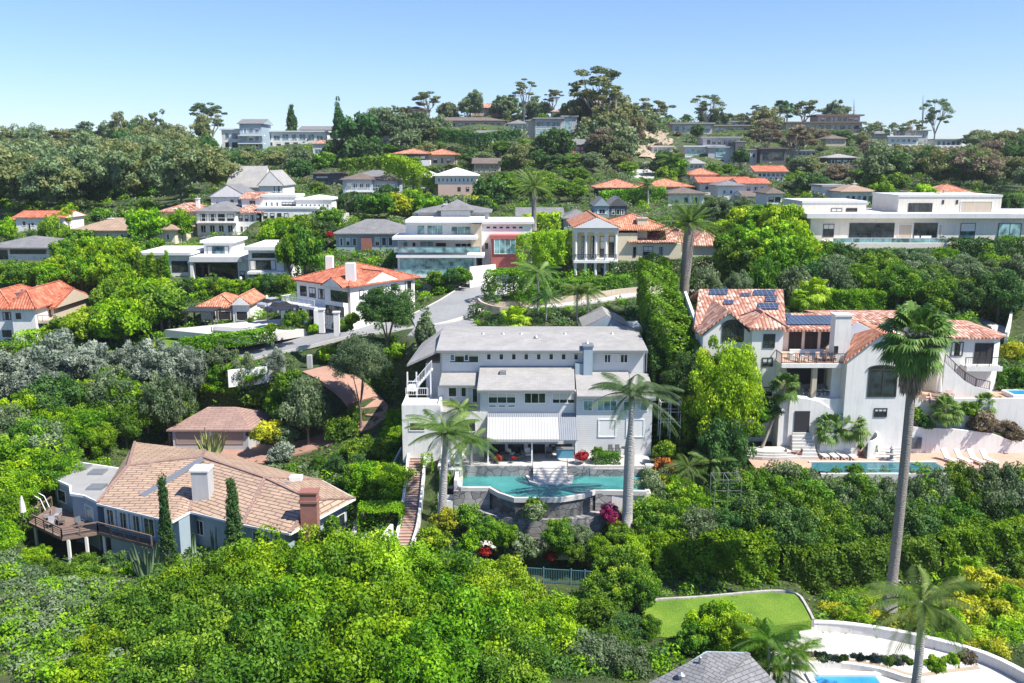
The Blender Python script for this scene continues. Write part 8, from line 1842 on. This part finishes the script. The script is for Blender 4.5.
# cars
def car(label,px,py,Y,rz,col,s=1.0,z=None):
    v=P(px,py,Y) if z is None else P(px,py,Y); e=empty('parked_car',v,label,'car','parked cars',rz)
    def L(m,nm,mt,par=e,sm=False): me=m.mesh(nm,mt,smooth=sm); o=bpy.data.objects.new(nm,me); COL.objects.link(o); o.parent=par; return o
    pr=[(-2.2,.35),(-2.25,.75),(-2.1,.92),(-1.2,.98),(1.1,1.0),(2.0,.85),(2.25,.7),(2.2,.35)]
    def loft(pr,w0,w1,m):
        n=len(pr); vs=[(x,-(w0 if z<.95 else w1),z) for x,z in pr]+[(x,(w0 if z<.95 else w1),z) for x,z in pr]; return m.add(vs,[tuple(range(n)),tuple(range(2*n-1,n-1,-1))]+[(i,i+n,(i+1)%n+n,(i+1)%n) for i in range(n)])
    L(loft(pr,.92,.86,MB()),'body',plain('car_paint_'+col[0],col[1],.25)); L(loft([(-1.5,.97),(-1.0,1.42),(.4,1.46),(1.2,1.0)],.8,.72,MB()),'cabin_glass',darkin); L(loft([(-.98,1.425),(-.9,1.5),(.35,1.52),(.45,1.46)],.7,.7,MB()),'car_roof',MATS['car_paint_'+col[0]])
    for x in (-1.4,1.4):
        for y in (-.88,.88):
            w_=L(MB().tube([(x,y-.11,.34),(x,y+.11,.34)],[.34,.34],14),'wheel',darkin); L(MB().tube([(x,y-.12,.34),(x,y+.12,.34)],[.19,.19],10),'rim',metal,w_)
    for y in (-.65,.65): L(MB().box(2.18,2.27,y-.16,y+.16,.62,.74),'headlight',framew)
car('black car parked between the tall hedge and the white villa',686,356,103,1.7,('black',(.02,.02,.022)))
DK=[('dark_grey',(.05,.05,.055)),('silver',(.4,.4,.42)),('white',(.7,.7,.7))]
hd=smooth_path([hit(641,181),hit(644,176),hit(643,170),hit(648,163)],1.5)
S(ribbon(hd,-5,6,-1.5,.5),'hillside_drive',paleconc)
for k,(i_,o_,c,l) in enumerate(((.55,-3,0,'dark car at the left of the pale hillside drive'),(.6,.5,0,'second dark car in the middle of the pale hillside drive'),(.65,3.8,1,'silver car at the right of the pale hillside drive'))):
    v=hd[int(len(hd)*i_)]; car(l,*proj((v.x+o_,v.y,v.z+.52)),v.y,1.3,DK[c])
car('dark car on the white court left of the red tiled house',282,312,124,.9,('dark_blue',(.03,.04,.06)))
car('light grey car beside the left of the white court',274,308,128,.9,DK[1])
# masts on the skyline
for k,(x,t,b,Y) in enumerate(((923,95,124,445),(854,99,122,450))):
    p=P(x,b,Y);q=P(x,t,Y); e=empty('antenna_mast',p,('thicker','thin')[k]+' antenna mast on the right skyline','mast'); MB().tube([p-Vector((0,0,6)),p+(q-p)*.45,q],[.5-.2*k,.3,.08],8).build('pole',metal,e)
    m=MB()
    for t_ in (.35,.5,.65): c=p+(q-p)*t_; m.bar(c-Vector((.9,0,0)),c+Vector((.9,0,0)),.12)
    m.build('cross_arm',metal,e)
# bare eroded slope
# rough bare patch as part of the ground
me=bpy.data.meshes.new('bare_slope'); vs=[];fs=[]
nx_=14;ny_=12;_r=random.Random(3); A0=(632,128);
for j in range(ny_+1):
    for i in range(nx_+1):
        xx=634+ (i/nx_)*(34+14*j/ny_); yy=129+j/ny_*33; v=hit(xx,yy) or P(xx,yy,380); jx,jy=v.x+_r.uniform(-1,1),v.y+_r.uniform(-1.5,1.5); vs.append((jx,jy,float(hz(jx,jy))+.35+_r.uniform(0,.5)))
for j in range(ny_):
    for i in range(nx_):
        a=j*(nx_+1)+i
        if ((i-6.5)/7.2)**2+((j-5.5)/6.2)**2+.22*math.sin(i*1.9+j*1.3)+.15*math.sin(j*2.7-i)<.95: fs.append((a,a+nx_+1,a+nx_+2,a+1))
me.from_pydata(vs,[],fs); me.materials.append(earth); o=bpy.data.objects.new('bare_slope',me); COL.objects.link(o); o['kind']='structure'
for k in range(11):
    x=640+(k*37%46); y=133+(k*23%27); v=hit(x,y)
    if v: bush_at(('brown','eucg','euc')[k%3],v,1.6+.3*(k%3),'dry scrub bush on the bare tan slope, '+NUM[k]+' of eleven','scrub on the bare slope','farbush')
# street lamps / posts at the red house gate and drive
for k,(x,y,Y) in enumerate(((268,322,122),(242,300,140),(502,275,150))):
    v=P(x,y,Y); e=empty('lamp_post',v,('lamp post beside the white court','lamp post near the pavilion','lamp post beside the glass house driveway')[k],'lamp post'); MB().tube([v-Vector((0,0,.5)),v+Vector((0,0,3.2))],[.06,.05],6).build('post',iron,e); MB().lathe((v.x,v.y,v.z+3.2),[(.08,0),(.22,.1),(.2,.4),(.05,.5)],8).build('lantern',framew,e)
# closing: haze


# thin air over the far hill
m=MB().box(-1400,1400,-30,1300,-60,75); hm=bpy.data.materials.new('haze'); hm.use_nodes=True; t_=hm.node_tree; t_.nodes.remove(t_.nodes['Principled BSDF']); pv=t_.nodes.new('ShaderNodeVolumePrincipled'); pv.inputs['Color'].default_value=(.86,.92,1,1); pv.inputs['Density'].default_value=.00011; pv.inputs['Anisotropy'].default_value=.2; t_.links.new(pv.outputs[0],t_.nodes['Material Output'].inputs['Volume'])
hzo=m.build('haze',hm); hzo['kind']='stuff'; hzo['label']='thin pale air between the camera and the far hill'
